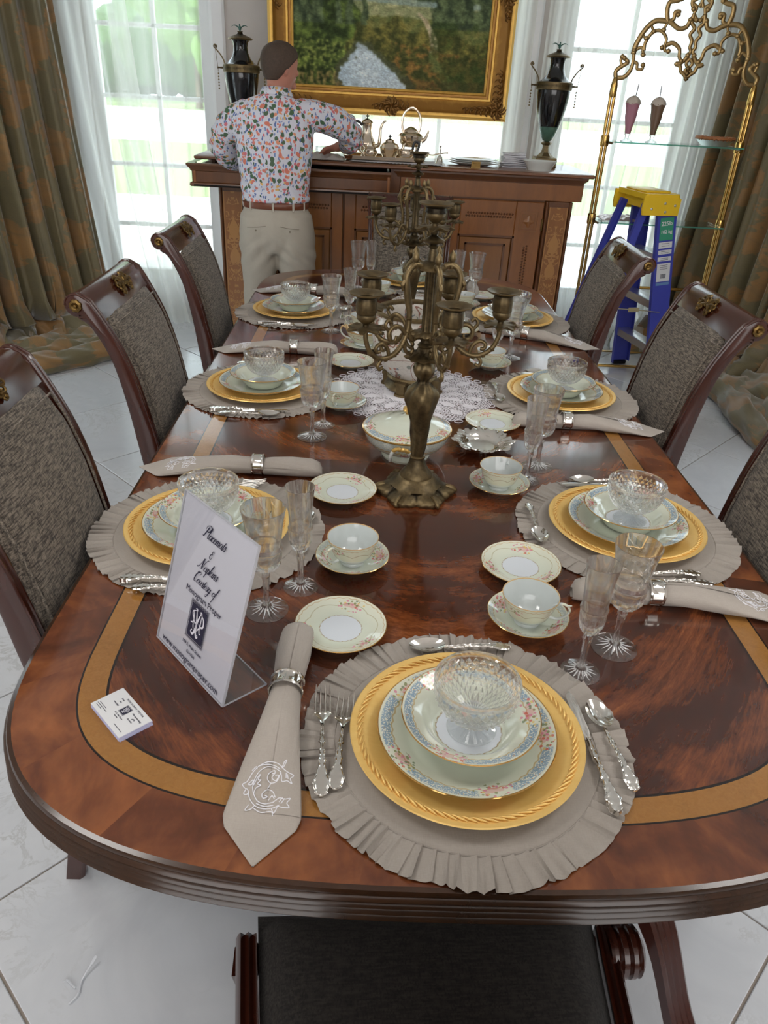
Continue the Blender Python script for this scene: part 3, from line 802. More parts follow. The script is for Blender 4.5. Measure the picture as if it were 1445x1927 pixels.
def cup_mat():
    g = G('china_cup'); x, y, z = g.xyz(); th = y.atan2(x); r = (x*x+y*y).sqrt()
    out = g.nt.nodes.new('ShaderNodeNewGeometry')
    c = g.mix(z.step(.022, .002), srgb(206, 214, 212), srgb(214, 216, 194))
    gar = z-.034-(th*4).sin().abs()*.006; c = g.mix(gar.abs().lt(.0009)*.6, c, srgb(150, 132, 96))
    c = g.mix((z-.0505-(th*30).sin()*.0008).abs().lt(.0009)*.6, c, srgb(180, 140, 90))
    fd = g.vor(170); fl = g.vor(170, None, 'F1', 'Color'); fr, _, _ = g.xyz(fl)
    a = ((th+.9).mod(2*pi/3)-pi/3)*.045; e = (a*(1/.014)).pow(2)+((z-.042)*(1/.006)).pow(2)
    c = g.mix(fd.lt(.42)*e.lt(1)*.7, c, g.ramp(fr, [(0, srgb(206, 120, 140)), (.4, srgb(190, 90, 70)), (.65, srgb(120, 128, 70))], 'CONSTANT'))
    ins = X(g, g.tc('Normal')); nx, ny, nz_ = g.xyz(ins)
    inward = (nx*x+ny*y).lt(0)
    c = g.mix(inward, c, srgb(200, 207, 206)); c = g.mix(z.gt(.0562), c, srgb(202, 170, 120))
    g.set(col=c, rough=.1, coat=.5, coatr=.03); return g.mat
M_BREAD = porcelain('china_bread', .079, 'bread'); M_DIN = porcelain('china_dinner', .1275, 'blue', False)
M_SOUP = porcelain('china_soup', .0985, 'blue', True, .47, seed=.35); M_SAUC = porcelain('china_saucer', .072, 'saucer', False)
M_CUP = cup_mat()
M_CHINA = plain('white_china', srgb(216, 220, 216), .1, coat=.5)
def gold_leaf():
    g = G('gold_leaf'); n = g.noise(40, 5, None, .6); n2 = g.noise(7, 3); s_ = g.noise(1, 2, g.scl((30, 300, 30)))
    g.set(col=g.mix(n*.6+s_*.3, srgb(230, 184, 98), srgb(254, 222, 146)), metal=.42, rough=n.map(0, 1, .32, .48)); g.bump(n+s_*.5, .12, .0006); return g.mat
M_GOLDLEAF = gold_leaf()
def linen(name, c1, c2):
    g = G(name); a = g.noise(1, 2, g.scl((90, 1100, 500))); b = g.noise(1, 2, g.scl((1100, 90, 500))); n = g.noise(18, 3)
    c = g.mix((a+b)*.5, c1, c2); c = g.mix(n.map(.3, .7, 0, .35), c, c1)
    g.set(col=c, rough=.92, sheen=.1); g.bump(a+b, .35, .0005); return g.mat
M_LINEN = linen('placemat_linen', srgb(142, 135, 127), srgb(174, 167, 159))
M_NAPKIN = linen('napkin_linen', srgb(156, 148, 140), srgb(184, 176, 167))
M_SILVER = plain('polished_silver', (.86, .84, .79), .13, 1, bump=.04, nsc=30)
M_THREAD = plain('white_embroidery', srgb(226, 226, 232), .6)
def crystal():
    g = G('cut_crystal'); g.set(col=(1, 1, 1), rough=0, tr=1, ior=1.45); nt = g.nt
    t = nt.nodes.new('ShaderNodeBsdfTransparent'); mx = nt.nodes.new('ShaderNodeMixShader'); mx.inputs[0].default_value = .68
    nt.links.new(t.outputs[0], mx.inputs[1]); nt.links.new(g.b.outputs[0], mx.inputs[2]); nt.links.new(mx.outputs[0], nt.nodes['Material Output'].inputs[0]); return g.mat
M_CRYSTAL = crystal()
M_FOOT = thin_glass('thin_crystal', (.97, .98, .98), .10)

M_RAY = plain('cut_facets', (.96, .97, .98), .08, tr=.55)
def make_mat():
    t = empty('placemat', (0, 0, TZ)); rnd = random.Random(5)
    MB().lathe([(0, .0022), (.1, .0022), (.188, .0024), (.190, .0015), (.190, 0), (0, 0)], 90).build('linen_disc', M_LINEN, t, ang=60)
    n = 720; rings = []; ph = []
    a = 0; knots = []
    while a < 2*pi: knots.append(a); a += rnd.uniform(.045, .13)
    knots[-1] = 2*pi; kh = [rnd.uniform(.35, 1) for _ in knots]; ke = [rnd.uniform(-.004, .005) for _ in knots]
    for rr in (.1885, .196, .206, .216, .226, .236):
        s_ = (rr-.1885)/.0475; row = []; ki = 0
        for k in range(n):
            th = 2*pi*k/n
            while ki < len(knots)-2 and knots[ki+1] <= th: ki += 1
            f = (th-knots[ki])/(knots[ki+1]-knots[ki]); h = kh[ki]
            saw = f**2.2                                     # pleat rises then drops under the next
            z = .0012+ (.0075*h*saw)*(.55+.6*s_) + .0012*sin(f*9+ki)*s_
            r = rr + s_*(ke[ki]*(1-f)+ke[(ki+1) % len(ke)]*f) + .0015*s_*sin(f*pi)
            row.append((r*cos(th+.02*s_*sin(f*3+ki)), r*sin(th+.02*s_*sin(f*3+ki)), z))
        rings.append(row)
    MB().grid(rings, cu=True).build('ruffle', M_LINEN, t, ang=30)
    MB().lathe([(.1878, .0024), (.1888, .0036), (.1898, .0024)], 90).build('seam', M_LINEN, t)
    return t
def make_charger():
    t = empty('charger_plate', (0, 0, TZ))
    MB().lathe([(0, .0045), (.10, .0045), (.112, .006), (.160, .0175), (.166, .0195), (.1675, .0215), (.166, .0230), (.158, .0218), (.141, .0165), (.128, .0135), (.118, .010), (.108, .0088), (0, .0088)], 96).build('dish', M_GOLDLEAF, t)
    m = MB(); N = 76
    for k in range(N):     # rope border, one twist at a time
        a0 = 2*pi*k/N; P = []
        for q in range(5):
            f = q/4-.5; a = a0+f*2*pi/N*1.7; r = .1530+f*.0085; P.append((r*cos(a), r*sin(a), .0212+.0016*(1-(2*f)**2)+f*.0022))
        m.tube(P, [.0006, .0016, .0019, .0016, .0006], 6)
    m.build('rope_border', M_GOLDLEAF, t, ang=180)['kind'] = 'stuff'; return t
def make_dinner():
    return MB().lathe([(0, .0100), (.072, .0100), (.074, .0088), (.077, .0088), (.080, .0125), (.105, .0215), (.1262, .0325), (.1275, .0340), (.1268, .0352), (.104, .0262), (.088, .0195), (.080, .0155), (.06, .0145), (0, .0145)], 80).build('dinner_plate', M_DIN, ang=60)
def make_soup():
    return MB().lathe([(0, .0170), (.048, .0170), (.050, .0150), (.053, .0150), (.056, .0190), (.068, .036), (.072, .040), (.0975, .0535), (.0985, .0550), (.0975, .0560), (.0705, .0450), (.065, .040), (.053, .0225), (.046, .0205), (0, .0205)], 80).build('soup_plate', M_SOUP, ang=60)
def make_bread():
    return MB().lathe([(0, .0035), (.042, .0035), (.043, 0), (.046, 0), (.049, .005), (.078, .0165), (.079, .0175), (.0782, .0184), (.056, .0105), (.049, .0075), (.04, .0065), (0, .0065)], 72).build('bread_plate', M_BREAD, ang=60)
def make_saucer():
    return MB().lathe([(0, .003), (.026, .003), (.027, 0), (.030, 0), (.033, .0045), (.055, .0125), (.071, .0235), (.072, .0245), (.0712, .0252), (.054, .0150), (.04, .0085), (.024, .007), (.022, .0055), (0, .0055)], 64).build('saucer', M_SAUC, ang=60)
def make_cup():
    """origin on the saucer well"""
    t = empty('teacup', (0, 0, TZ))
    MB().lathe([(0, .003), (.019, .003), (.0205, 0), (.0230, 0), (.0225, .004), (.021, .006), (.028, .010), (.037, .020), (.043, .034), (.0465, .047), (.0500, .0565), (.0498, .0577), (.0488, .0575), (.0452, .046), (.0416, .034), (.0355, .0215), (.027, .012), (.018, .0085), (0, .008)], 56).build('bowl', M_CUP, t, ang=60)
    P = bez([(.041, 0, .043), (.052, 0, .052), (.064, 0, .050), (.069, 0, .040), (.062, 0, .027), (.050, 0, .019), (.038, 0, .019)], 5)
    MB().tube(P, [.0032, .0030]+[.0026]*(len(P)-4)+[.003, .0034], 8, flat=.8).tube([(.064, 0, .050), (.071, 0, .053)], [.0026, .0012], 6).build('handle', M_CUP, t)
    return t
def facet(k, amp): return lambda t, i, r, z: (r*(1-amp*(1-abs(cos(k*t/2)))), z)
def make_goblet(name, S, rim, hb, hr):
    """stemmed glass: foot radius S, rim radius rim, bowl starts at hb, rim at hr"""
    t = empty(name, (0, 0, TZ))
    n = 48
    def footmod(a, i, r, z):
        return (r, z + (.0016*max(0, cos(8*a))**3*max(0, 1-abs(r-S*.5)/(S*.38)) if i in (1, 2, 3, 4) else 0))
    prof = [(S, .0012), (S*.8, .0030), (S*.6, .0042), (S*.4, .0058), (S*.25, .0085), (.0075, .013), (.0062, .02), (.0052, hb*.45), (.0068, hb*.8), (.0085, hb*.92), (.0060, hb)]
    MB().lathe([(0, .0006), (S*.97, .0006)]+prof[:5]+[(.0075, .013)], n, mod=lambda a, i, r, z: footmod(a, i-2, r, z)).build('foot', M_FOOT, t, ang=25)
    MB().lathe([(0, .0125)]+prof[5:]+[(0, hb+.0003)], 16, mod=lambda a, i, r, z: (r*(1-.12*abs(sin(4*a))), z)).build('stem', M_CRYSTAL, t, ang=25)
    rays = MB()
    for k in range(16):
        a = 2*pi*k/16; L = S*(.82 if k % 2 else .66); rays.tube([(r*cos(a), r*sin(a), z) for r, z in ((.010, .0105), (S*.30, .0080), (S*.5, .0056), (L, .0036))], [.0009, .0013, .0011, .0003], 4)
    rays.build('cut_star', M_RAY, t, smooth=False)['kind'] = 'stuff'
    h = hr-hb
    def bmod(a, i, r, z):
        if i < 9:      # outside
            f = (z-hb)/h
            if f < .34: return (r*(1-.055*abs(sin(6*a))), z)
            if f < .44: return (r*(1+.02*abs(cos(10*a))), z)
            if f < .93: return (r*(1-.030*abs(sin(5*a+f*1.5))*min(1, (1-f)*3)), z)
        return (r, z)
    k = rim
    out = [(.0062, hb), (k*.55, hb+h*.07), (k*.74, hb+h*.16), (k*.80, hb+h*.30), (k*.78, hb+h*.36), (k*.82, hb+h*.39), (k*.74, hb+h*.44), (k*.80, hb+h*.62), (k*.88, hb+h*.82), (k*.985, hr-.001), (k*.97, hr), (k*.955, hr-.001)]
    inn = [(k*.85, hb+h*.82), (k*.76, hb+h*.62), (k*.68, hb+h*.42), (k*.66, hb+h*.32), (k*.52, hb+h*.20), (k*.2, hb+h*.16), (0, hb+h*.155)]
    MB().lathe([(0, hb)]+out+inn, 60, mod=lambda a, i, r, z: bmod(a, i-1, r, z)).build('bowl', M_CRYSTAL, t, ang=25)
    return t
def make_compote():
    """diamond-cut footed dessert bowl; origin on the soup plate well"""
    t = empty('dessert_bowl', (0, 0, TZ)); n = 48
    MB().lathe([(0, 0), (.034, 0), (.036, .0015), (.034, .003), (.024, .0055), (.012, .009), (.0095, .013), (.0125, .019), (.0115, .026), (.013, .030), (0, .030)], 48, mod=lambda a, i, r, z: (r*(1-(.05*abs(sin(6*a)) if i > 5 else 0)), z+(.0012*abs(sin(12*a)) if i in (4, 3) else 0))).build('foot', M_FOOT, t, ang=20)
    def prof(u):  # outer bowl, u 0..1
        a = u*pi/2*.96; return (.013+(.059-.013)*sin(a)**.85, .027+(.086-.027)*(1-cos(a))**.9)
    m = MB(); R = 9; N = 32; lat = []
    for j in range(R+1):
        r, z = prof(j/R); lat.append([(r*cos(2*pi*(k+.5*(j % 2))/N), r*sin(2*pi*(k+.5*(j % 2))/N), z) for k in range(N)])
    V = [p for row in lat for p in row]; F = []
    for j in range(R-1):   # diamonds between rows j, j+1, j+2, each raised to a point
        for k in range(N):
            o = j % 2; a = j*N+k; b = (j+1)*N+(k+o) % N; c = (j+2)*N+k; d = (j+1)*N+(k-1+o) % N
            P = [Vector(V[q]) for q in (a, b, c, d)]; cen = (P[0]+P[1]+P[2]+P[3])/4; nr = Vector((cen.x, cen.y, -.02)).normalized()
            V.append(cen+nr*.0034); q = len(V)-1; F += [(a, b, q), (b, c, q), (c, d, q), (d, a, q)]
    m.add(V, F)
    b = len(m.v); i0 = (R-1)*N
    # close the bottom, top collar, rim and smooth inside
    rr, zz = prof(1)
    cr = [[(rr*cos(2*pi*(k+.5*(R % 2))/N), rr*sin(2*pi*(k+.5*(R % 2))/N), zz) for k in range(N)]]
    m.f += [[R*N+k, R*N+(k+1) % N, (R-1)*N+((k+1) if R % 2 else k) % N] for k in range(N)]; m.m += [0]*N
    m.f += [[k, (k+1) % N, N+k] for k in range(N)]; m.m += [0]*N
    off = .5*(R % 2)*2*pi/N
    top = [(rr, zz), (rr+.0012, zz+.003), (rr+.0016, zz+.0085), (rr, zz+.0105), (rr-.003, zz+.0095), (rr-.0042, zz+.003)]
    ins = [(prof(u)[0]-.0045, prof(u)[1]+.003*(1-u)+.001) for u in (.9, .75, .6, .45, .3, .15)]
    ins = [(max(.001, a), q) for a, q in ins]+[(0, ins[-1][1]-.001)]
    mm = MB().lathe(top+ins, N*2)
    m.add(mm.v, mm.f)
    o = m.build('bowl', M_CRYSTAL, t, ang=12); return t

def handle_w(s_, L, k=1.0):
    """ornate silver handle half-width at distance s_ from its end, length L"""
    f = s_/L
    base = interp(f, [(0, .0035), (.04, .0085), (.12, .0115), (.2, .0105), (.32, .0062), (.5, .0052), (.6, .0036), (.75, .0038), (.95, .0026), (1, .003)])
    return k*(base+.0014*max(0, sin(f*46))*(1 if f < .72 else .2)-.0008*(1 if f < .7 else 0))
def handle_rows(L, x=0, k=1.0, y0=0, z0=.004, lift=.004):
    rows = []; n = 110
    for i in range(n+1):
        s_ = L*i/n; w_ = handle_w(s_, L, k); z = z0+lift*sin(pi*min(1, s_/L*1.2)); row = []
        for u in (-1, -.93, -.8, -.62, -.35, 0, .35, .62, .8, .93, 1):
            e = .0016*(1-u*u)+(.0010*(abs(sin(s_*300))*.8+.4) if .55 < abs(u) < .9 else (-.0004 if .3 < abs(u) < .5 else 0))
            row.append((x+u*w_, y0+s_, z+e))
        row += [(x+.8*w_, y0+s_, z-.0015), (x-.8*w_, y0+s_, z-.0015)]; rows.append(row)
    m = MB().grid(rows, cu=True); b = n*13; m.f += [list(range(13))[::-1], [b+q for q in range(13)]]; m.m += [0, 0]; return m
def make_fork(name, L, wd):
    """handle end at -y, tines to +y; origin mid length on the cloth"""
    t = empty(name, (0, 0, TZ)); Lh = L*.63
    m = handle_rows(Lh, y0=-L/2, z0=.006); y1 = -L/2+Lh
    rows = []
    for f in [q/8 for q in range(9)]:
        y = y1-.003+f*L*.13; w_ = lerp(.0028, wd, min(1, f*1.35)**1.5); z = .0105-.004*f
        rows.append([(u*w_, y, z+dz-.0018*(1-u*u)) for u, dz in ((-1, 0), (-.5, .0006), (0, .0006), (.5, .0006), (1, 0), (.5, -.0012), (0, -.0012), (-.5, -.0012))])
    m.grid(rows, cu=True); m.build('handle', M_SILVER, t, ang=50)
    ys = y1-.003+L*.13
    for k in range(4):
        x = (-1+2*k/3)*(wd-.0015)
        P = [(x, ys-.004, .0062), (x, ys+L*.08, .0052), (x*.98, ys+L*.16, .0075), (x*.95, ys+L*.245, .012)]
        MB().tube(bez(P, 4), [.0016]*9+[.0014, .0012, .0009, .0005], 6, upv=(1, 0, 0)).build('tine', M_SILVER, t)
    return t
def make_spoon(name, L, wd):
    t = empty(name, (0, 0, TZ)); Lh = L*.66; m = handle_rows(Lh, y0=-L/2, z0=.006, k=.92); m.build('handle', M_SILVER, t, ang=50)
    Lb = L*.35; yc = -L/2+Lh+Lb*.5-.002; rows = []
    for side in (0, 1):
        for j in range(9):
            q = (j/8 if side == 0 else 1-j/8); rows.append([(wd*q*cos(2*pi*k/28)*(1-.12*sin(2*pi*k/28)), yc+Lb/2*q*sin(2*pi*k/28), (.0105-.0085*(1-q*q)) - (.0012 if side == 0 else 0)+.0012*sin(2*pi*k/28)*-q) for k in range(28)])
    MB().grid(rows, cu=True).build('bowl', M_SILVER, t, ang=60); return t
def make_knife():
    t = empty('dinner_knife', (0, 0, TZ)); L = .225; Lh = .128
    m = handle_rows(Lh, y0=-L/2, z0=.006, k=1.0, lift=.002)
    for i, v in enumerate(m.v): m.v[i] = (v[0], v[1], v[2]+(.003 if v[2] > .007 else -.003))
    m.build('handle', M_SILVER, t, ang=50)
    rows = []; y0 = -L/2+Lh-.002
    for q in range(15):
        f = q/14; y = y0+f*(L-Lh+.002)
        a, b = (-.0045, .0045) if f < .08 else (-.0075, .0065*(1-max(0, f-.72)**1.4*3.6))
        if f > .9: a *= sqrt(max(.05, (1-f)*10)); b *= sqrt(max(.1, (1-f)*10))
        rows.append([(a, y, .0075), (0, y, .009), (b, y, .0085), (b, y, .0072), (a, y, .0068)])
    MB().grid(rows, cu=True).build('blade', M_SILVER, t, ang=30); return t
def make_napkin():
    """rolled linen napkin in a ring; the pointed monogrammed end to -y"""
    t = empty('napkin', (0, 0, TZ)); rows = []; n = 28
    T = [(-.217, .001, .0015), (-.165, .046, .003), (-.150, .050, .006), (-.10, .043, .012), (-.05, .036, .017), (0, .0285, .021), (.055, .0225, .020), (.075, .0215, .019), (.10, .0235, .021), (.15, .0285, .022), (.195, .0275, .021), (.212, .024, .018), (.220, .014, .010)]
    ys = [lerp(-.217, .220, i/60) for i in range(61)]
    for y in ys:
        w_ = interp(y, [(a, b) for a, b, c in T]); h = interp(y, [(a, c) for a, b, c in T])
        flat = max(0, min(1, (-y-.06)/.1)); row = []
        for k in range(n):
            a = 2*pi*k/n; cx_, s_ = cos(a), sin(a)
            e = 1-.25*flat
            fold = .0010*sin(5*a+y*30)*(1-flat)
            row.append((w_*math.copysign(abs(cx_)**e, cx_)+fold, y, h+(h*.97)*s_*(1 if s_ > 0 else 1)+fold))
        rows.append(row)
    MB().grid(rows, cu=True).build('cloth', M_NAPKIN, t, ang=180)
    # loose fold lying over the roll
    rows = []
    for i in range(31):
        y = lerp(-.15, .205, i/30); w_ = interp(y, [(a, b) for a, b, c in T]); h = interp(y, [(a, c) for a, b, c in T])
        rows.append([(w_*u, y, h+h*.97*sqrt(max(0, 1-u*u))+.0012) for u in (.1, .35, .6, .85, .97)])
    MB().grid(rows).build('fold', M_NAPKIN, t, ang=180)
    m = MB().lathe([(.0255, -.013), (.0275, -.014), (.0285, -.011), (.0265, -.009), (.0265, .009), (.0285, .011), (.0275, .014), (.0255, .013), (.0245, 0), (.0255, -.013)], 44, mod=lambda a, i, r, z: (r*(1+(.012*cos(10*a) if i in (3, 4) else 0)), z))
    m.xf(Matrix.Translation((0, .068, .0245)) @ Matrix.Diagonal((.95, 1, .86, 1)) @ Matrix.Rotation(RD(90), 4, 'X')); m.build('napkin_ring', M_SILVER, t)
    # embroidered letter C in leafy scrolls
    m = MB()
    def E(pts, r=.0007, cl=False):
        P = bez([(x*.001, y*.001, 0) for x, y in pts], 5, cl); Q = []
        for p in P:
            yy = -.118+p.y*.92; xx = p.x*.92
            w_ = interp(yy, [(a, b) for a, b, c in T]); h = interp(yy, [(a, c) for a, b, c in T]); flat = max(0, min(1, (-yy-.06)/.1)); u = max(-.98, min(.98, xx/w_))
            e = 1-.25*flat; cc = abs(u)**(1/e); Q.append((xx, yy, h+h*.97*sqrt(max(0, 1-cc*cc))+.0008))
        m.tube(Q, r, 5, closed=cl)
    E([(22, 30), (12, 38), (-2, 40), (-14, 34), (-22, 24), (-28, 10), (-34, 6), (-30, 0), (-25, -3), (-20, -16), (-10, -26), (2, -29), (14, -27), (22, -22)])
    E([(17, 26), (8, 31), (-3, 32), (-12, 26), (-17, 16), (-19, 2), (-15, -10), (-8, -19), (2, -22), (13, -19)])
    E([(22, 30), (28, 27), (36, 24), (32, 18), (35, 11), (28, 14), (21, 12), (19, 20), (17, 26)]); E([(20, -24), (27, -25), (36, -24), (32, -18), (36, -11), (28, -13), (21, -12), (17, -15), (13, -19)])
    E([(20, 34), (22, 40), (23, 46), (20, 42), (18, 32)]); E([(12, -28), (16, -34), (20, -24)]); E([(-14, -28), (-2, -34), (12, -32), (15, -37)]); E([(-20, -24), (-24, -32), (-16, -30), (-12, -25)])
    E([(17, 24), (14, 12), (6, 8), (0, 14), (1, 22), (8, 27), (9, 23), (5, 22)]); E([(10, 24), (6, 16), (12, 12), (15, 20), (10, 20)])
    E([(15, -12), (10, -4), (2, -2), (-4, -8), (-2, -14), (4, -12), (0, -10)]); E([(6, -17), (10, -10), (14, -14)]); E([(6, 8), (4, 3), (2, 0)])
    E([(-18, 4), (-14, 16), (-11, 20), (-13, 12), (-9, 12), (-13, 6), (-8, 4), (-14, 0), (-16, -8)]); E([(-24, 8), (-20, 12), (-21, 5), (-26, 5), (-24, 8)])
    E([(-24, 26), (-19, 32), (-17, 28)]); E([(-16, 33), (-4, 36), (8, 34), (16, 30)]); E([(-10, -22), (2, -25.5), (14, -23)]); E([(-28, -2), (-30, -8), (-26, -10), (-23, -6)])
    E([(25, 26), (26, 18)]); E([(27, 24), (29, 17)]); E([(24, -20), (28, -12)]); E([(21, -18), (25, -11)])
    tag(m.build('monogram', M_THREAD, t), 'white embroidered letter C with leafy scrolls')
    return t

PROT = dict(placemat=make_mat(), charger_plate=make_charger(), dinner_plate=make_dinner(), soup_plate=make_soup(), bread_plate=make_bread(),
            saucer=make_saucer(), teacup=make_cup(), water_goblet=make_goblet('water_goblet', .039, .0385, .082, .208), champagne_flute=make_goblet('champagne_flute', .0325, .0268, .078, .212),
            dessert_bowl=make_compote(), dinner_fork=make_fork('dinner_fork', .205, .0125), salad_fork=make_fork('salad_fork', .178, .0135), teaspoon=make_spoon('teaspoon', .172, .0185),
            dessert_spoon=make_spoon('dessert_spoon', .172, .0175), dinner_knife=make_knife(), napkin=make_napkin())
CATS = dict(placemat='placemat', charger_plate='charger', dinner_plate='plate', soup_plate='soup plate', bread_plate='plate', saucer='saucer', teacup='cup', water_goblet='glass', champagne_flute='glass',
            dessert_bowl='glass bowl', dinner_fork='fork', salad_fork='fork', teaspoon='spoon', dessert_spoon='spoon', dinner_knife='knife', napkin='napkin')
GRP = dict(placemat='ruffled linen placemats', charger_plate='gold charger plates', dinner_plate='china dinner plates', soup_plate='china soup plates', bread_plate='small china bread plates', saucer='saucers', teacup='teacups',
           water_goblet='crystal water goblets', champagne_flute='crystal champagne flutes', dessert_bowl='diamond-cut glass dessert bowls', dinner_fork='dinner forks', salad_fork='salad forks', teaspoon='teaspoons', dessert_spoon='dessert spoons', dinner_knife='dinner knives', napkin='rolled monogrammed napkins')
LOOK = dict(placemat='round grey linen placemat with ruffled edge', charger_plate='gold charger plate with rope border', dinner_plate='cream china dinner plate with blue floral border', soup_plate='cream china soup plate with floral border',
            bread_plate='small cream china bread plate with floral garlands', saucer='gold-rimmed floral saucer under the teacup', teacup='cream china teacup with gold rim', water_goblet='cut crystal water goblet', champagne_flute='slim cut crystal champagne flute',
            dessert_bowl='diamond-cut footed glass dessert bowl', dinner_fork='ornate silver dinner fork', salad_fork='ornate silver salad fork', teaspoon='ornate silver teaspoon', dessert_spoon='ornate silver dessert spoon', dinner_knife='ornate silver dinner knife', napkin='taupe linen napkin rolled in a silver ring')
USED = {}
def put(kind, x, y, deg, where, dz=0):
    lb = f'{LOOK[kind]}, {where}'
    if kind in USED: o = copy_tree(PROT[kind])
    else: o = PROT[kind]; USED[kind] = 1
    o.location = (x, y, TZ+dz); o.rotation_euler = (0, 0, RD(deg)); tag(o, lb, CATS[kind], GRP[kind]); return o
PL = {'F': ('at the near end', (.160, .78), 0), 'L1': ('first place on the left', (-.318, 1.335), -90), 'L2': ('middle place on the left', (-.320, 2.175), -90), 'L3': ('farthest place on the left', (-.313, 3.07), -90),
      'R1': ('first place on the right', (.572, 1.407), 90), 'R2': ('middle place on the right', (.600, 2.215), 90), 'R3': ('farthest place on the right', (.585, 3.095), 90), 'H': ('at the far end', (.18, 3.70), 180)}
NAP = {'F': (-.108, .787, -2), 'L1': (-.322, 1.612, -91), 'L2': (-.33, 2.545, -91), 'L3': (-.325, 3.405, -96), 'R1': (.615, 1.135, 87), 'R2': (.632, 1.972, 90), 'R3': (.66, 2.828, 69), 'H': (.475, 3.72, 178)}
DZC = .0025
for i, (k, (wh, (cx, cy_), rz)) in enumerate(PL.items()):
    R = Matrix.Rotation(RD(rz), 3, 'Z')
    def at(u, v): p = R @ Vector((u, v, 0)); return cx+p.x, cy_+p.y
    put('placemat', cx, cy_, rz+i*47, wh); put('charger_plate', cx, cy_, rz+i*5, wh, .002)
    put('dinner_plate', cx-.002, cy_-.006, i*33, wh, .0026); put('soup_plate', cx+.002, cy_-.002, 12+i*41, wh, .0048); put('dessert_bowl', cx+.006, cy_+.0, i*9, wh, .0258)
    if k == 'F':
        put('dinner_fork', -.046, .770, 3, wh, .004); put('salad_fork', -.019, .768, -3, wh, .004); put('dinner_knife', .338, .765, 4, wh, .004); put('teaspoon', .371, .776, 6, wh, .004); put('dessert_spoon', .170, .979, 92, wh, .004)
    else:
        for kind, u, v, a in (('dinner_fork', -.21, -.01, -2), ('salad_fork', -.184, -.01, 3), ('dinner_knife', .192, -.012, 2), ('teaspoon', .218, -.01, 3), ('dessert_spoon', 0, .198, 90)):
            x, y = at(u, v); put(kind, x, y, rz+a, wh, .004)
    x, y, a = NAP[k]; put('napkin', x, y, a, wh)
BR = {'F': (-.031, 1.022, 'beside the near napkin end'), 'L1': (-.050, 1.520, 'left of the near candelabrum base'), 'L2': (-.062, 2.445, 'in front of the sauce boat'), 'L3': (-.05, 3.36, 'behind the far left glasses'),
      'R1': (.314, 1.235, 'below the first right placemat'), 'R2': (.355, 1.965, 'behind the silver candy dish'), 'R3': (.345, 2.90, 'beside the far right napkin'), 'H': (.50, 3.47, 'by the far end place')}
for k, (x, y, wh) in BR.items(): put('bread_plate', x, y, (x*700) % 360, wh)
CU = {'F': (.297, 1.062, -20, 'right of the near placemat, handle to the right'), 'L1': (-.018, 1.232, 225, 'left of centre, handle toward the camera'), 'L2': (-.075, 2.055, 250, 'beside the lace doily on the left'), 'L3': (-.03, 2.86, 190, 'behind the sauce boat'),
      'R1': (.318, 1.575, 60, 'right of the near candelabrum base'), 'R2': (.413, 2.478, 70, 'right of the floral bowl'), 'R3': (.40, 3.28, 80, 'behind the candelabrum on the right'), 'H': (.035, 3.42, 200, 'at the far end on the left')}
for k, (x, y, a, wh) in CU.items(): put('saucer', x, y, a*1.3, wh); put('teacup', x, y, a, wh, .0062)
GL = {'F': ((.438, 1.003), (.364, .937), 'front right, beside the near placemat'), 'L1': ((-.165, 1.075), (-.111, 1.147), 'right of the acrylic sign'), 'L2': ((-.144, 1.837), (-.120, 1.919), 'by the middle left placemat'), 'L3': ((-.150, 2.836), (-.085, 2.95), 'by the farthest left placemat'),
      'R1': ((.435, 1.709), (.394, 1.629), 'behind the first right placemat'), 'R2': ((.50, 2.60), (.437, 2.53), 'behind the teacup right of the floral bowl'), 'R3': ((.458, 3.42), (.382, 3.43), 'on the far right of the table'), 'H': ((-.068, 3.56), (-.01, 3.57), 'at the far end on the left')}
for k, (a, b, wh) in GL.items(): put('water_goblet', *a, 20, wh); put('champagne_flute', *b, 0, wh)
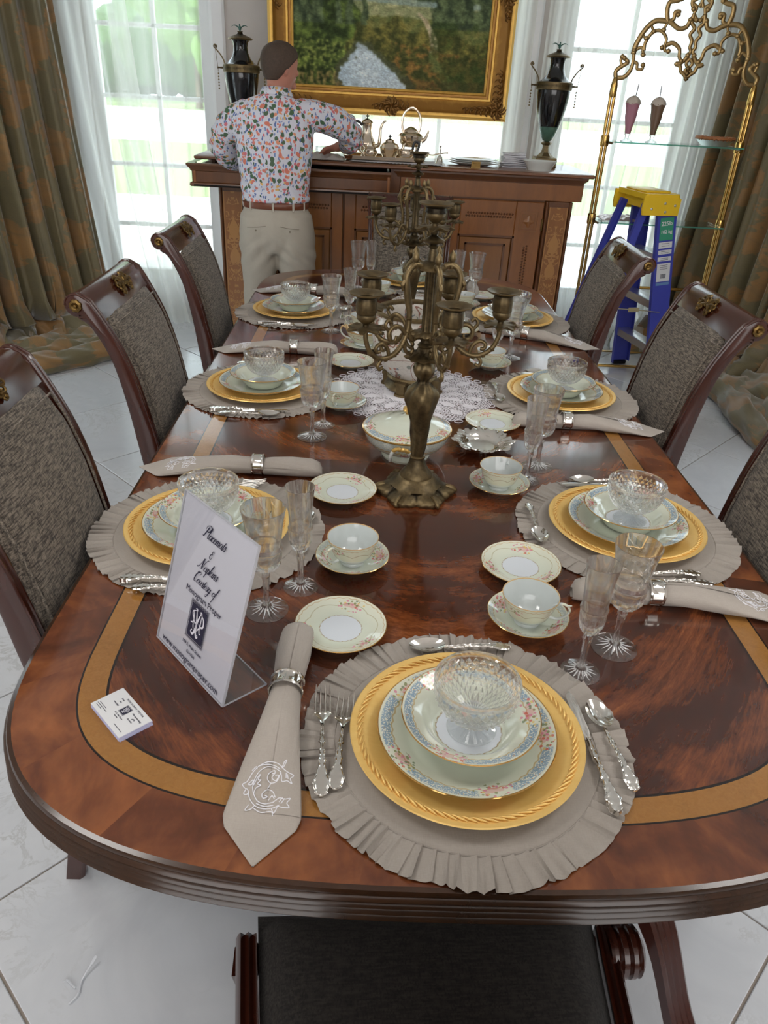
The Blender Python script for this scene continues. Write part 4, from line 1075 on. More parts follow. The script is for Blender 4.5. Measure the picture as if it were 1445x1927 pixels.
# ================================================================== CENTREPIECES
def brass_old():
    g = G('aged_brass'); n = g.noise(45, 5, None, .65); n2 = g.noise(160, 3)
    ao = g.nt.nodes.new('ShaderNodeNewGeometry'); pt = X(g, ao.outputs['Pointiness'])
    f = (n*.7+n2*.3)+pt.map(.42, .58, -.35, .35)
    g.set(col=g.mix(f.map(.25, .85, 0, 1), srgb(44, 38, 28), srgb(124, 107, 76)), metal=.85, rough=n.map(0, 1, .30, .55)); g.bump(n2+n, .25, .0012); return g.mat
M_BRASS = brass_old()
M_BRASS_B = plain('bright_brass', srgb(206, 168, 98), .2, 1, nz=.15, nsc=20)
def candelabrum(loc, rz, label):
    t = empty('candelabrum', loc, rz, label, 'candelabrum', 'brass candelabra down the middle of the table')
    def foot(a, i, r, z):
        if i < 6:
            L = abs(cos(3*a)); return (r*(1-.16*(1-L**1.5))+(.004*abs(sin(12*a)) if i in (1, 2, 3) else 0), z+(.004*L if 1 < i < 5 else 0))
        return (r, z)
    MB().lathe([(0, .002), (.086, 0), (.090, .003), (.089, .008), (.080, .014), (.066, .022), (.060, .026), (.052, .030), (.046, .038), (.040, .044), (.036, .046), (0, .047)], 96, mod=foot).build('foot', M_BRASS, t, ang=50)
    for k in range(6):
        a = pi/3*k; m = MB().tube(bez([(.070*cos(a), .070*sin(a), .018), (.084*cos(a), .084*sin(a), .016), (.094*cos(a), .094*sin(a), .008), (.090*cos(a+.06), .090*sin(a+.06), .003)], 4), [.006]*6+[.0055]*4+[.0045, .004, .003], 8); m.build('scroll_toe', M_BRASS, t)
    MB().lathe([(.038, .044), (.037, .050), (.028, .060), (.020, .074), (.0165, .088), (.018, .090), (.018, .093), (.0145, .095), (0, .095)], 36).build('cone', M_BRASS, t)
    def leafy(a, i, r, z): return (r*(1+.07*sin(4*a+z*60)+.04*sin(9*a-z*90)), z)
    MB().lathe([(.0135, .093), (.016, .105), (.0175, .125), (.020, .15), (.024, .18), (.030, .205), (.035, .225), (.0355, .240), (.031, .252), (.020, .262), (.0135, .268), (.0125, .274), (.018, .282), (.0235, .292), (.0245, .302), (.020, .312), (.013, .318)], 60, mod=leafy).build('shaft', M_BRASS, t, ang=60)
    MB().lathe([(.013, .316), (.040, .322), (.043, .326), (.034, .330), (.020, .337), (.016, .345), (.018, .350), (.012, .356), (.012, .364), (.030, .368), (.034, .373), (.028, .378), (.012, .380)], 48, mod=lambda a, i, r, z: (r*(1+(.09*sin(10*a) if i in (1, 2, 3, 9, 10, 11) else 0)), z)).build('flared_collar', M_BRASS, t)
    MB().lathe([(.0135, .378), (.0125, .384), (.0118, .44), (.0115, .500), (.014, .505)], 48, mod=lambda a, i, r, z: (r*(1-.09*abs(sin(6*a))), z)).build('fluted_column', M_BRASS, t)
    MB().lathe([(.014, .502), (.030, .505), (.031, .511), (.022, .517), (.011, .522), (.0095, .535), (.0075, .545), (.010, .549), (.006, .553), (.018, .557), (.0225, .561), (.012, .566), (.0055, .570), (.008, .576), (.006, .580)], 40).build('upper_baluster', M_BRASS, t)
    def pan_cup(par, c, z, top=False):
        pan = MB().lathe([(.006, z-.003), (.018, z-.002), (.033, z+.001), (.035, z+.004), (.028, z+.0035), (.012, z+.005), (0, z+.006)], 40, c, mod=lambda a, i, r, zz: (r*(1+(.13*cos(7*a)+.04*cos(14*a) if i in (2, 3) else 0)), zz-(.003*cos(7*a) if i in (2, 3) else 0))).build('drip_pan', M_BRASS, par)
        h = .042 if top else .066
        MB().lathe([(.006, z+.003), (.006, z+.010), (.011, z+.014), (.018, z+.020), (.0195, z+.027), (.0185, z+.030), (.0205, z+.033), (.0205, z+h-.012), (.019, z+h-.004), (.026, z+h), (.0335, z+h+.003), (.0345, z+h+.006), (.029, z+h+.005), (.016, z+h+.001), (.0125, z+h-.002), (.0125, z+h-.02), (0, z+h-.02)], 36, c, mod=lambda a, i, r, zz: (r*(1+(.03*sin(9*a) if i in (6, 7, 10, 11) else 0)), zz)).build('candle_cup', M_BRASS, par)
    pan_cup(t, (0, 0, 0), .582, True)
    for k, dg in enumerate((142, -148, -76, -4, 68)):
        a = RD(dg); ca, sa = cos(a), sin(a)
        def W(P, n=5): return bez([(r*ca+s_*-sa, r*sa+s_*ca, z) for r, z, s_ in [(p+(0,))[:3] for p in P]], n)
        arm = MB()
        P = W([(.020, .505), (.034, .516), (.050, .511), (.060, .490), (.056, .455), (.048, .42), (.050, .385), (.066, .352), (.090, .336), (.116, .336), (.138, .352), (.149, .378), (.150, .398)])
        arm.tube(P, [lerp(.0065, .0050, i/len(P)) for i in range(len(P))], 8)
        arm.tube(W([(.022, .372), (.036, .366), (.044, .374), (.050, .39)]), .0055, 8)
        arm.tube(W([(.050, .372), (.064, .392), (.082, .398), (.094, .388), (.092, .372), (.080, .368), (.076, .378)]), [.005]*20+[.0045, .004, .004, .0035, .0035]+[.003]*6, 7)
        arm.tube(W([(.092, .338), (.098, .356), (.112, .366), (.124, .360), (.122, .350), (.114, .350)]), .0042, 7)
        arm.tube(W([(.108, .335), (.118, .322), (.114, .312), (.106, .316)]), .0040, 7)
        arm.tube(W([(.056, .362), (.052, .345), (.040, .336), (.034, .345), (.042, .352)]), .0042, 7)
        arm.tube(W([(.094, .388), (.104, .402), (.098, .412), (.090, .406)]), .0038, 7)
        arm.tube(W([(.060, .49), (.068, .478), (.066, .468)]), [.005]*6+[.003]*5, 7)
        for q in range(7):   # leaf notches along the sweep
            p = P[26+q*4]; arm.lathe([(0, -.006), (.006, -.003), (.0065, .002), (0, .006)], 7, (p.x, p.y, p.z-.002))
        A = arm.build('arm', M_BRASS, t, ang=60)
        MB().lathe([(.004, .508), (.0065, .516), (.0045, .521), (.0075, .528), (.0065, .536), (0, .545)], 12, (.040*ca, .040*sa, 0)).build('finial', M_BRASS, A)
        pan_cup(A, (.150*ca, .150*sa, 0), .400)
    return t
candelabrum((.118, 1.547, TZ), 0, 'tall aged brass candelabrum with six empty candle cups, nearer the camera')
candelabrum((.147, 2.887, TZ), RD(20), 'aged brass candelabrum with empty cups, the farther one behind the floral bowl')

# lace doily
def doily():
    t = empty('lace_doily', (.135, 2.20, TZ+.0012), 0, 'round white crocheted lace doily under the floral brass-mounted bowl', 'doily')
    M = plain('crochet_cotton', srgb(222, 220, 226), .9)
    m = MB()
    def loop(f, n, r=.0014, z=.0008): m.tube([(f(2*pi*k/n)[0]*cos(2*pi*k/n), f(2*pi*k/n)[0]*sin(2*pi*k/n), z+f(2*pi*k/n)[1]) for k in range(n)], r, 5, closed=True, flat=.7)
    MB().lathe([(0, .0012), (.085, .0012), (.088, .0004)], 64).build('solid_centre', M, t)
    for i in range(28):
        rb = .09+i*.0056; nn = 12+(i//7)*12; am = .0035+.0012*(i % 3)
        loop(lambda a, rb=rb, nn=nn, am=am, i=i: (rb*(1+.02*sin(3*a+.1*i))+am*abs(sin(nn*a+(i % 2)*pi/2)), .0006*sin(7*a+i)), 384, .00125+.0005*(i % 4 == 0))
    for k in range(120):
        a = 2*pi*k/120; m.tube([(r*cos(a+.03*sin(r*150+k)), r*sin(a+.03*sin(r*150+k)), .001) for r in (.086, .11, .135, .16, .185, .21, .24)], .00085, 4)
    for k in range(18):    # dense petals
        a = 2*pi*k/18
        for rr_, w_, l_ in ((.135, .014, .03), (.195, .017, .026)):
            aa = a+(pi/18 if rr_ > .15 else 0); row = [(Vector((rr_+l_*u, w_*v*(1-u*u), .0014))) for u in (-1, -.6, 0, .6, 1) for v in (-1, 1)]
            V = [Matrix.Rotation(aa, 3, 'Z') @ p for p in row]; m.add(V, [(2*q, 2*q+1, 2*q+3, 2*q+2) for q in range(4)])
    for k in range(36):
        a = 2*pi*k/36; c = .252; m.tube([((c+.010*cos(q))*cos(a)-.013*sin(q)*sin(a), (c+.010*cos(q))*sin(a)+.013*sin(q)*cos(a), .001) for q in [2*pi*j/12 for j in range(12)]], .0014, 5, closed=True)
    m.build('lacework', M, t)
doily()
# floral bowl in brass mounts
def floral():
    g = G('crackled_painted_china'); x, y, z = g.xyz(); n = g.noise(9, 2, None, .5, .4); n2 = g.noise(9, 2, g.vec(x+4, y, z), .5, .4)
    c = g.mix(g.noise(5, 2), srgb(196, 190, 180), srgb(216, 212, 204))
    crack = g.vor(38, None, 'DISTANCE_TO_EDGE'); c = g.mix(crack.lt(.018)*.25, c, srgb(120, 110, 100))
    vine = ((n-.5).abs().lt(.010)+(n2-.47).abs().lt(.006)).min(1); c = g.mix(vine*.85, c, srgb(128, 74, 58))
    near = ((n-.5).abs().lt(.06)); v = g.vor(44); col = g.vor(44, None, 'F1', 'Color'); r, _, _ = g.xyz(col)
    c = g.mix(v.lt(.30)*near*.8, c, g.ramp(r, [(0, srgb(112, 122, 112)), (.45, srgb(160, 88, 70)), (.62, srgb(186, 120, 70)), (.8, srgb(96, 112, 124))], 'CONSTANT'))
    g.set(col=c, rough=.22, coat=.3); return g.mat
def flower_bowl():
    t = empty('flower_bowl', (.135, 2.24, TZ+.003), 0, 'painted crackle china bowl in brass mount, standing on the lace doily', 'bowl')
    MB().lathe([(0, .046), (.070, .046), (.085, .060), (.108, .090), (.124, .130), (.130, .165), (.127, .195), (.118, .222), (.121, .236), (.118, .240), (.112, .236), (.108, .222), (.118, .195), (.120, .165), (.112, .12), (.08, .07), (0, .06)], 64).build('body', floral(), t)
    MB().lathe([(.117, .232), (.124, .236), (.125, .243), (.118, .247), (.109, .243), (.110, .234)], 64, mod=lambda a, i, r, z: (r*(1+.008*sin(40*a)), z)).build('rim_mount', M_BRASS, t)
    MB().lathe([(0, .006), (.082, .006), (.086, .012), (.080, .022), (.074, .032), (.078, .040), (.074, .048), (.060, .050), (0, .050)], 64, mod=lambda a, i, r, z: (r*(1+(.012*sin(24*a) if i in (5, 6) else 0)), z)).build('base_mount', M_BRASS, t)
    for k in range(4):
        a = pi/4+k*pi/2+.35; M_ = Matrix.Translation((.083*cos(a), .083*sin(a), 0)) @ Matrix.Rotation(a, 4, 'Z')
        m = MB(); m.prism([(-.016, -.018), (.012, -.018), (.016, -.010), (.018, .010), (.012, .018), (-.016, .018)], 0, .006); m.prism([(-.010, -.013), (.010, -.013), (.013, .0), (.010, .013), (-.010, .013)], .006, .034); m.prism([(-.014, -.017), (.012, -.017), (.016, 0), (.012, .017), (-.014, .017)], .034, .042)
        m.xf(M_); m.build('foot', M_BRASS, t, smooth=False)
flower_bowl()
# covered vegetable dish
def tureen():
    t = empty('covered_dish', (.102, 1.75, TZ), 0, 'round lidded cream china vegetable dish with gold handles, behind the near candelabrum', 'tureen')
    mb_ = porcelain('china_tureen', .112, 'blue', False, seed=.9)
    MB().lathe([(0, .004), (.050, .004), (.054, 0), (.060, 0), (.062, .006), (.056, .014), (.070, .022), (.092, .036), (.105, .055), (.110, .072), (.106, .074), (.10, .060), (0, .03)], 64).build('body', porcelain('china_tureen_side', .118, 'saucer', False, seed=.2), t)
    MB().lathe([(.106, .071), (.1125, .074), (.113, .077), (.108, .079), (.090, .085), (.060, .096), (.048, .099), (.046, .101), (.030, .104), (.012, .108), (.008, .112), (0, .113)], 64).build('lid', mb_, t)
    k = MB().lathe([(.007, .108), (.006, .114), (.011, .118), (.0155, .124), (.010, .131), (0, .134)], 24, mod=lambda a, i, r, z: (r*(1+(.16*cos(3*a) if i in (3, 4) else 0)), z)); k.build('knob', plain('gilded_china', srgb(206, 166, 92), .3, .4), t)
    for s_ in (-1, 1):
        a = RD(-98 if s_ < 0 else 82); M_ = Matrix.Rotation(a, 4, 'Z'); m = MB()
        m.tube(bez([(.102, -.026, .030), (.116, -.027, .034), (.128, -.024, .052), (.132, -.018, .066), (.130, 0, .070), (.132, .018, .066), (.128, .024, .052), (.116, .027, .034), (.102, .026, .030)], 5), .0042, 8); m.xf(M_); h = m.build('handle', M_CHINA, t)
        m = MB().tube(bez([(.131, -.020, .066), (.134, -.010, .073), (.131, 0, .071), (.134, .010, .073), (.131, .020, .066)], 4), [.0045, .005, .0055, .005]*4+[.0045], 8); m.xf(M_); m.build('gilding', bpy.data.materials['gilded_china'], h)
tureen()
# silver candy dish with pierced rim
def silver_dish():
    def md(a, i, r, z): return (r*(1+(.07*cos(8*a)+.03*cos(24*a))*max(0, (r-.05)/.028)), z+(.002*cos(24*a) if r > .06 else 0))
    o = MB().lathe([(0, .004), (.030, .004), (.032, 0), (.036, 0), (.040, .006), (.052, .014), (.066, .020), (.078, .022), (.079, .0235), (.076, .025), (.066, .0225), (.055, .0185), (.050, .0125), (.044, .0075), (.03, .006), (0, .006)], 144, mod=md).build('candy_dish', M_SILVER, ang=45)
    o.location = (.309, 1.812, TZ); tag(o, 'small silver candy dish with scalloped ornate rim between teacup and bread plate', 'dish')
silver_dish()
def sauce_boat():
    t = empty('sauce_boat', (-.022, 2.645, TZ), RD(-20), 'white china sauce boat with scalloped rim on attached oval stand', 'sauce boat')
    MB().lathe([(0, .004), (.034, .004), (.036, 0), (.040, 0), (.045, .006), (.078, .015), (.080, .0165), (.078, .0175), (.045, .009), (0, .008)], 56, sx=1.1, sy=.85).build('stand', M_SAUC, t)
    MB().lathe([(.020, .008), (.026, .011), (.024, .016), (.034, .026), (.048, .042), (.056, .062), (.058, .068), (.055, .067), (.046, .044), (.030, .026), (0, .020)], 64, sx=1.25, sy=.82, mod=lambda a, i, r, z: (r*(1+(.03*cos(10*a) if 4 < i < 9 else 0)), z+((.006*cos(2*a)+.002*cos(10*a)) if 4 < i < 9 else 0))).build('boat', M_CUP, t)
    MB().tube(bez([(-.062, 0, .058), (-.082, 0, .068), (-.090, 0, .052), (-.078, 0, .034), (-.05, 0, .026)], 5), .0032, 8).build('handle', M_CUP, t)
sauce_boat()
def platter():
    g = G('bordered_white_china'); x, y, z = g.xyz(); q = ((x*(1/.150)).pow(2)+(y*(1/.205)).pow(2)).sqrt()
    bd = q.band(.84, .95, .01); nz = g.noise(200, 2)
    c = g.mix(bd*nz.map(.4, .6, .2, .9), srgb(222, 222, 220), srgb(150, 112, 84)); g.set(col=g.mix(q.gt(.975), c, srgb(190, 150, 90)), rough=.1, coat=.5)
    o = MB().lathe([(0, .006), (.6, .006), (.62, 0), (.65, 0), (.70, .009), (.99, .024), (1, .026), (.985, .0275), (.70, .014), (.62, .0095), (0, .0095)], 96, sx=.150, sy=.205).build('serving_platter', g.mat, ang=60)
    o.location = (.225, 3.19, TZ); tag(o, 'large oval white serving platter with patterned border behind the farther candelabrum', 'platter')
platter()

# ================================================================== ACRYLIC SIGN AND CARDS
M_INK = plain('navy_ink', srgb(34, 34, 58), .6)
M_PAPER = plain('white_paper', srgb(222, 222, 232), .55)
M_CARD = plain('card_stock', srgb(214, 216, 218), .6)
M_CARDEDGE = plain('card_edges', srgb(190, 192, 222), .7)
def text(s, size, parent, M, mat=None, shear=0, name='lettering', ext=.00015, space=1.0, bold=0, align='CENTER'):
    cu = bpy.data.curves.new(name, 'FONT'); cu.body = s; cu.size = size; cu.align_x = align; cu.align_y = 'CENTER'; cu.shear = shear; cu.extrude = ext
    cu.space_character = space; cu.offset = bold; cu.resolution_u = 3
    tmp = bpy.data.objects.new(name, cu); COL.objects.link(tmp); dg = bpy.context.evaluated_depsgraph_get(); me = bpy.data.meshes.new_from_object(tmp.evaluated_get(dg))
    bpy.data.objects.remove(tmp); me.transform(M); me.materials.clear(); me.materials.append(mat or M_INK)
    o = bpy.data.objects.new(name, me); COL.objects.link(o); o.parent = parent; return o
def monogram(m, S, M):
    """interlaced M and P with curled serifs, drawn as tapering strokes; S = height"""
    def st(pts, w_):
        P = [M @ Vector((x*S, y*S, .0006)) for x, y in [(p.x, p.y) for p in bez([(a, b, 0) for a, b in pts], 4)]]; n = len(P)
        nn = (M.to_3x3() @ Vector((0, 0, 1))).normalized(); rows = []
        for i, p in enumerate(P):
            d = (P[min(i+1, n-1)]-P[max(i-1, 0)]).normalized(); s_ = nn.cross(d); f = w_*S*(.35+.65*sin(pi*min(.93, max(.07, i/(n-1)))))
            rows.append([p-s_*f, p+s_*f])
        m.grid(rows)
    st([(-.10, .46), (-.06, .30), (-.02, .1), (0, -.1), (.02, -.3), (.08, -.44), (.14, -.40), (.10, -.34)], .045); st([(.12, .46), (.07, .28), (.02, .1), (-.01, -.1), (-.05, -.32), (-.12, -.44), (-.20, -.38), (-.16, -.30)], .045)
    st([(-.12, .42), (-.26, .30), (-.16, .08), (-.08, -.02), (-.04, .04)], .028); st([(-.22, .34), (-.16, .12), (-.18, -.04), (-.28, -.08)], .03); st([(-.16, .0), (-.14, -.16), (-.10, -.26)], .026)
    st([(.14, .42), (.27, .30), (.30, .08), (.18, .0), (.10, .06)], .034); st([(.17, .36), (.17, .1), (.16, -.1), (.20, -.24), (.25, -.22)], .030); st([(.17, -.02), (.10, -.14), (.06, -.22)], .024); st([(-.16, .46), (-.10, .49), (-.04, .44)], .02); st([(.06, .45), (.12, .49), (.18, .45)], .02)
def logo(parent, M, Wd, Hh):
    m = MB(); 
    def fr(a, b, z=.0003):
        x, y, X_, Y_ = Wd/2*a, Hh/2*a, Wd/2*b, Hh/2*b
        V = [(-X_, -Y_), (X_, -Y_), (X_, Y_), (-X_, Y_), (-x, -y), (x, -y), (x, y), (-x, y)]; m.add([M @ Vector((p, q, z)) for p, q in V], [(0, 1, 5, 4), (1, 2, 6, 5), (2, 3, 7, 6), (3, 0, 4, 7)])
    fr(.975, 1.0); fr(.90, .945); m.add([M @ Vector((a*Wd*.43, b*Hh*.43, .0003)) for a, b in ((-1, -1), (1, -1), (1, 1), (-1, 1))], [(0, 1, 2, 3)])
    f = m.build('logo_panel', M_INK, parent, smooth=False)
    k = MB(); monogram(k, Hh*.72, M @ Matrix.Diagonal((1.25, 1, 1, 1))); k.build('logo_letters', M_PAPER, parent, smooth=False)
GLY = {'a': (.92, [[(.85, .85), (.55, 1), (.2, .75), (.15, .3), (.4, 0), (.7, .25), (.85, .85)], [(.85, .95), (.8, .3), (.95, 0), (1.2, .25)]]), 'c': (.68, [[(.7, .8), (.5, 1), (.2, .75), (.12, .3), (.35, 0), (.65, .1), (.9, .35)]]),
 'e': (.68, [[(.15, .4), (.55, .55), (.6, .9), (.4, 1), (.15, .7), (.12, .3), (.35, 0), (.6, .08), (.9, .35)]]), 'i': (.45, [[(.1, .5), (.3, 1), (.22, .3), (.35, 0), (.6, .3)], [(.30, 1.45), (.40, 1.52)]]),
 'k': (.85, [[(.1, .3), (.4, 1.6), (.45, 2.2), (.3, 2.2), (.2, 1.2), (.15, 0)], [(.2, .5), (.6, 1), (.7, .85), (.35, .6), (.6, .1), (.8, 0), (1.05, .3)]]), 'l': (.45, [[(.05, .3), (.4, 1.6), (.42, 2.2), (.28, 2.1), (.2, .8), (.25, .1), (.4, 0), (.65, .3)]]),
 'm': (1.2, [[(.05, .6), (.2, 1), (.15, 0)], [(.16, .5), (.45, 1), (.6, .85), (.55, 0)], [(.57, .5), (.9, 1), (1.05, .85), (1.0, .2), (1.15, 0), (1.4, .3)]]), 'n': (.85, [[(.05, .6), (.2, 1), (.15, 0)], [(.16, .5), (.5, 1), (.65, .85), (.6, .2), (.75, 0), (1.0, .3)]]),
 'o': (.78, [[(.5, 1), (.2, .75), (.15, .3), (.4, 0), (.7, .3), (.72, .75), (.5, 1)], [(.6, .9), (.95, .8)]]), 'p': (.85, [[(.1, .6), (.3, 1), (.1, -1.1)], [(.2, .5), (.55, 1), (.8, .8), (.75, .3), (.5, 0), (.25, .15)], [(.6, .05), (.95, .3)]]),
 'r': (.62, [[(.05, .5), (.2, 1.1), (.35, .95), (.55, .95), (.45, .3), (.55, 0), (.8, .3)]]), 's': (.55, [[(.0, .3), (.35, 1.1), (.5, .6), (.5, .15), (.25, 0), (.08, .15)], [(.3, 0), (.62, .25)]]), 't': (.45, [[(.1, .3), (.38, 1.7), (.22, .3), (.35, 0), (.6, .3)], [(.05, 1.1), (.5, 1.15)]]),
 'u': (.92, [[(.1, .6), (.25, 1), (.2, .25), (.4, 0), (.7, .3), (.8, 1)], [(.8, 1), (.75, .2), (.9, 0), (1.15, .3)]]), 'y': (.85, [[(.1, .6), (.25, 1), (.2, .3), (.4, .05), (.7, .35), (.8, 1)], [(.8, 1), (.6, -.6), (.3, -1.1), (.1, -.8), (.5, -.2), (1.0, .3)]]),
 'f': (.6, [[(.05, .2), (.5, 1.6), (.55, 2.2), (.38, 2.1), (.1, -.9), (-.05, -1.1)], [(.05, 1.0), (.55, 1.05)]]), 'P': (1.35, [[(.75, 2.2), (.5, .8), (.25, 0), (-.1, .15)], [(.05, 1.4), (.15, 2.1), (.8, 2.5), (1.45, 2.2), (1.45, 1.6), (1.0, 1.15), (.65, 1.3)]]),
 'N': (1.75, [[(-.2, .15), (.05, 0), (.45, .9), (.75, 2.3)], [(.75, 2.3), (.9, 1.1), (1.15, 0)], [(1.15, 0), (1.4, 1.4), (1.7, 2.3), (2.05, 2.4)]]), 'C': (1.15, [[(1.2, 1.8), (1.4, 2.3), (1.0, 2.5), (.4, 2.0), (.15, 1.0), (.3, .2), (.8, 0), (1.2, .4)], [(.55, 2.0), (.25, 2.2), (.5, 2.45)]]),
 '&': (1.1, [[(.9, 1.6), (.6, 1.85), (.35, 1.5), (.65, 1.1), (.3, 1.0), (.15, .5), (.4, .0), (.8, .1), (.9, .5), (.7, .7)]]), ' ': (.7, [])}
def script(s_, h, parent, M):
    """copperplate lettering from pen strokes: thin upstrokes, swelling downstrokes"""
    W = sum(GLY[c][0] for c in s_); x0 = -W/2; m = MB()
    for c in s_:
        for st in GLY[c][1]:
            P = [Vector((x0+p.x+.45*p.y, p.y, 0))*h for p in bez([(a, b, 0) for a, b in st], 6)]; rows = []; n = len(P)
            for i, p in enumerate(P):
                d = (P[min(i+1, n-1)]-P[max(i-1, 0)]).normalized(); w_ = h*(.045+.075*max(0, -d.y))*(1.35 if c.isupper() else 1); q = Vector((-d.y, d.x, 0))*w_; rows.append([M @ (p-q), M @ (p+q)])
            m.grid(rows)
        x0 += GLY[c][0]
    m.xf(Matrix.Identity(4)); return m.build('lettering', M_INK, parent, smooth=False)
def sign():
    bl, br = Vector((-.334, .988, TZ)), Vector((-.200, .833, TZ)); n = Vector((.155, .134, 0)).normalized(); W = (br-bl).length; Hh = .265
    t = empty('sign_holder', (bl+br)/2, 0, 'clear acrylic L-shaped sign holder with a printed Placemats and Napkins sheet', 'sign')
    u = (br-bl).normalized(); v = (n*.0756+Vector((0, 0, .254))).normalized(); w_ = u.cross(v)
    M = Matrix((u, v, w_)).transposed().to_4x4(); M.translation = Vector((0, 0, .0015))
    ga = thin_glass('clear_acrylic', (.97, .975, .98))
    for dz in (.0012, -.0022):
        MB().box((0, Hh/2, dz), (W+.004, Hh, .0012)).xf(M).build('acrylic_sheet', ga, t, smooth=False)
    ge = plain('acrylic_edge', srgb(226, 228, 236), .1, tr=.5)
    m = MB()
    for c, d in (((-W/2-.002, Hh/2, 0), (.0012, Hh, .004)), ((W/2+.002, Hh/2, 0), (.0012, Hh, .004)), ((0, Hh, 0), (W+.004, .0012, .004)), ((0, .001, 0), (W+.004, .002, .004))): m.box(c, d)
    m.xf(M); m.build('acrylic_edge', ge, t, smooth=False)
    f = n*.078; M2 = Matrix((u, n, Vector((0, 0, 1)))).transposed().to_4x4(); M2.translation = Vector((0, 0, .0018))
    MB().box((0, .039, 0), (W+.004, .078, .0022)).xf(M2).build('acrylic_foot', ga, t, smooth=False)
    MB().box((0, .078, 0), (W+.004, .0014, .0024)).box((W/2+.002, .039, 0), (.0012, .078, .0024)).xf(M2).build('acrylic_edge', ge, t, smooth=False)
    p = MB().box((0, Hh/2+.0005, -.0004), (W-.002, Hh-.004, .0006)).xf(M).build('printed_sheet', M_PAPER, t, smooth=False)
    def T_(x, y): return M @ Matrix.Translation((x, y, .0019))
    k = W/.205
    for s_, y, sz in (('Placemats', .226, .0086), ('&', .200, .0080), ('Napkins', .175, .0086), ('Courtesy of', .149, .0082)): script(s_, sz, t, T_(-.002, y-.006))
    text('Monogram Proper', .0140, t, T_(.004, .1245)); logo(t, T_(.0, .083), .052, .066)
    text('109 S. Main Street', .0078, t, T_(-.001, .039)); text('Gordon', .0078, t, T_(-.001, .028)); text('www.monogramproper.com', .0150, t, T_(0, .013))
sign()
def cards():
    P0, P1, P2 = Vector((-.391, .823, 0)), Vector((-.351, .858, 0)), Vector((-.328, .755, 0))   # left, top, bottom corners on the table
    u = (P2-P0); long_ = u.length; u.normalize(); v = Vector((-u.y, u.x, 0)); c = P0+u*.045+v*.0265
    t = empty('business_cards', (c.x, c.y, TZ), 0, 'small stack of white business cards with a dark monogram logo, near the sign', 'business cards')
    M = Matrix((u, v, Vector((0, 0, 1)))).transposed().to_4x4(); rnd = random.Random(2)
    m = MB()
    for k in range(9):
        z = .0004+k*.00085; m.box((rnd.uniform(-.0006, .0006), rnd.uniform(-.0006, .0006), z), (.089, .051, .00078))
    tag(m.xf(M).build('card_stack', M_CARDEDGE, t, smooth=False), 'pale violet card edges'); z = .0004+9*.00085
    MB().box((0, 0, z), (.089, .051, .0005)).xf(M).build('top_card', M_CARD, t, smooth=False)
    def T_(x, y): return M @ Matrix.Translation((x, y, z+.0004))
    text('MONOGRAM PROPER', .0042, t, T_(.006, .019), space=1.25); logo(t, T_(.002, .006), .0145, .0165)
    for s_, x, y in (('from', -.021, .014), ('the', -.019, .009), ('everyday', -.021, .003), ('Monogramming', .026, .011), ('gifts', .026, .006), ('luxuries', .024, .001)): text(s_, .0038, t, T_(x, y), shear=.4)
    for s_, x, y, w2 in (('109 S. Main Street', .004, -.006, 1), ('Gordon', .003, -.0095, 1)): text(s_, .003, t, T_(x, y))
    for y, x, L in ((-.013, -.030, .020), (-.016, -.027, .027), (-.019, -.032, .014), (-.018, .026, .022)):
        MB().box((x, y, z+.0004), (L, .0008, .0001)).xf(M).build('print_line', M_INK, t, smooth=False)
cards()
# ================================================================== SIDEBOARD
def walnut(name, c1, c2, inlay=None):
    g = G(name); v = g.scl((1, 1, .22)); n = g.noise(12, 5, v, .6, .7); f = g.noise(70, 3, v)
    c = g.mix(n*.8+f*.25, c1, c2)
    if inlay:   # marquetry urns and scrolls, mirrored about the panel's centre line
        x, y, z = g.xyz(); xa = x.abs(); n2 = g.noise(16, 2, g.vec(xa, 0, z), .5, 1.2)
        vase = (xa-(.012+.016*((z*38).sin()+.3))).lt(0)*((z*9.5).sin().gt(.1))
        lines = (n2-.5).abs().lt(.030)*xa.lt(.046)
        c = g.mix((vase+lines).min(1)*.75, c, inlay)
        c = g.mix(((xa-.054).abs().lt(.0022))*.8, c, inlay)
    g.set(col=c, rough=.3, coat=.3, coatr=.12); return g.mat
M_WAL = walnut('sideboard_walnut', srgb(92, 52, 22), srgb(160, 100, 48)); M_WALD = walnut('sideboard_dark_moulding', srgb(68, 38, 18), srgb(120, 72, 34))
M_WALP = walnut('marquetry_panel', srgb(118, 72, 32), srgb(158, 102, 50), srgb(184, 132, 70)); M_WALT = walnut('sideboard_top_walnut', srgb(96, 56, 32), srgb(136, 88, 56))
M_DARK = plain('dark_recess', srgb(20, 14, 12), .9)
SBY, STOP = 4.98, 1.185
def lozenges(t, x0, x1, z0, z1, y, vert):
    m = MB(); L = (z1-z0) if vert else (x1-x0); n = int(L/.017)
    for k in range(n):
        for r in (0, 1):
            a = (k+.5+.5*r)*L/n; b = ((z0+z1)/2 if not vert else (x0+x1)/2)+(.009 if r else -.009)
            X_, Z_ = (b, z0+a) if vert else (x0+a, b); e = .008
            m.add([(X_-e, y, Z_), (X_, y, Z_-e), (X_+e, y, Z_), (X_, y, Z_+e), (X_, y-.005, Z_)], [(0, 1, 4), (1, 2, 4), (2, 3, 4), (3, 0, 4)])
    o = m.build('guilloche_strip', M_WALD, t, smooth=False); o['kind'] = 'stuff'
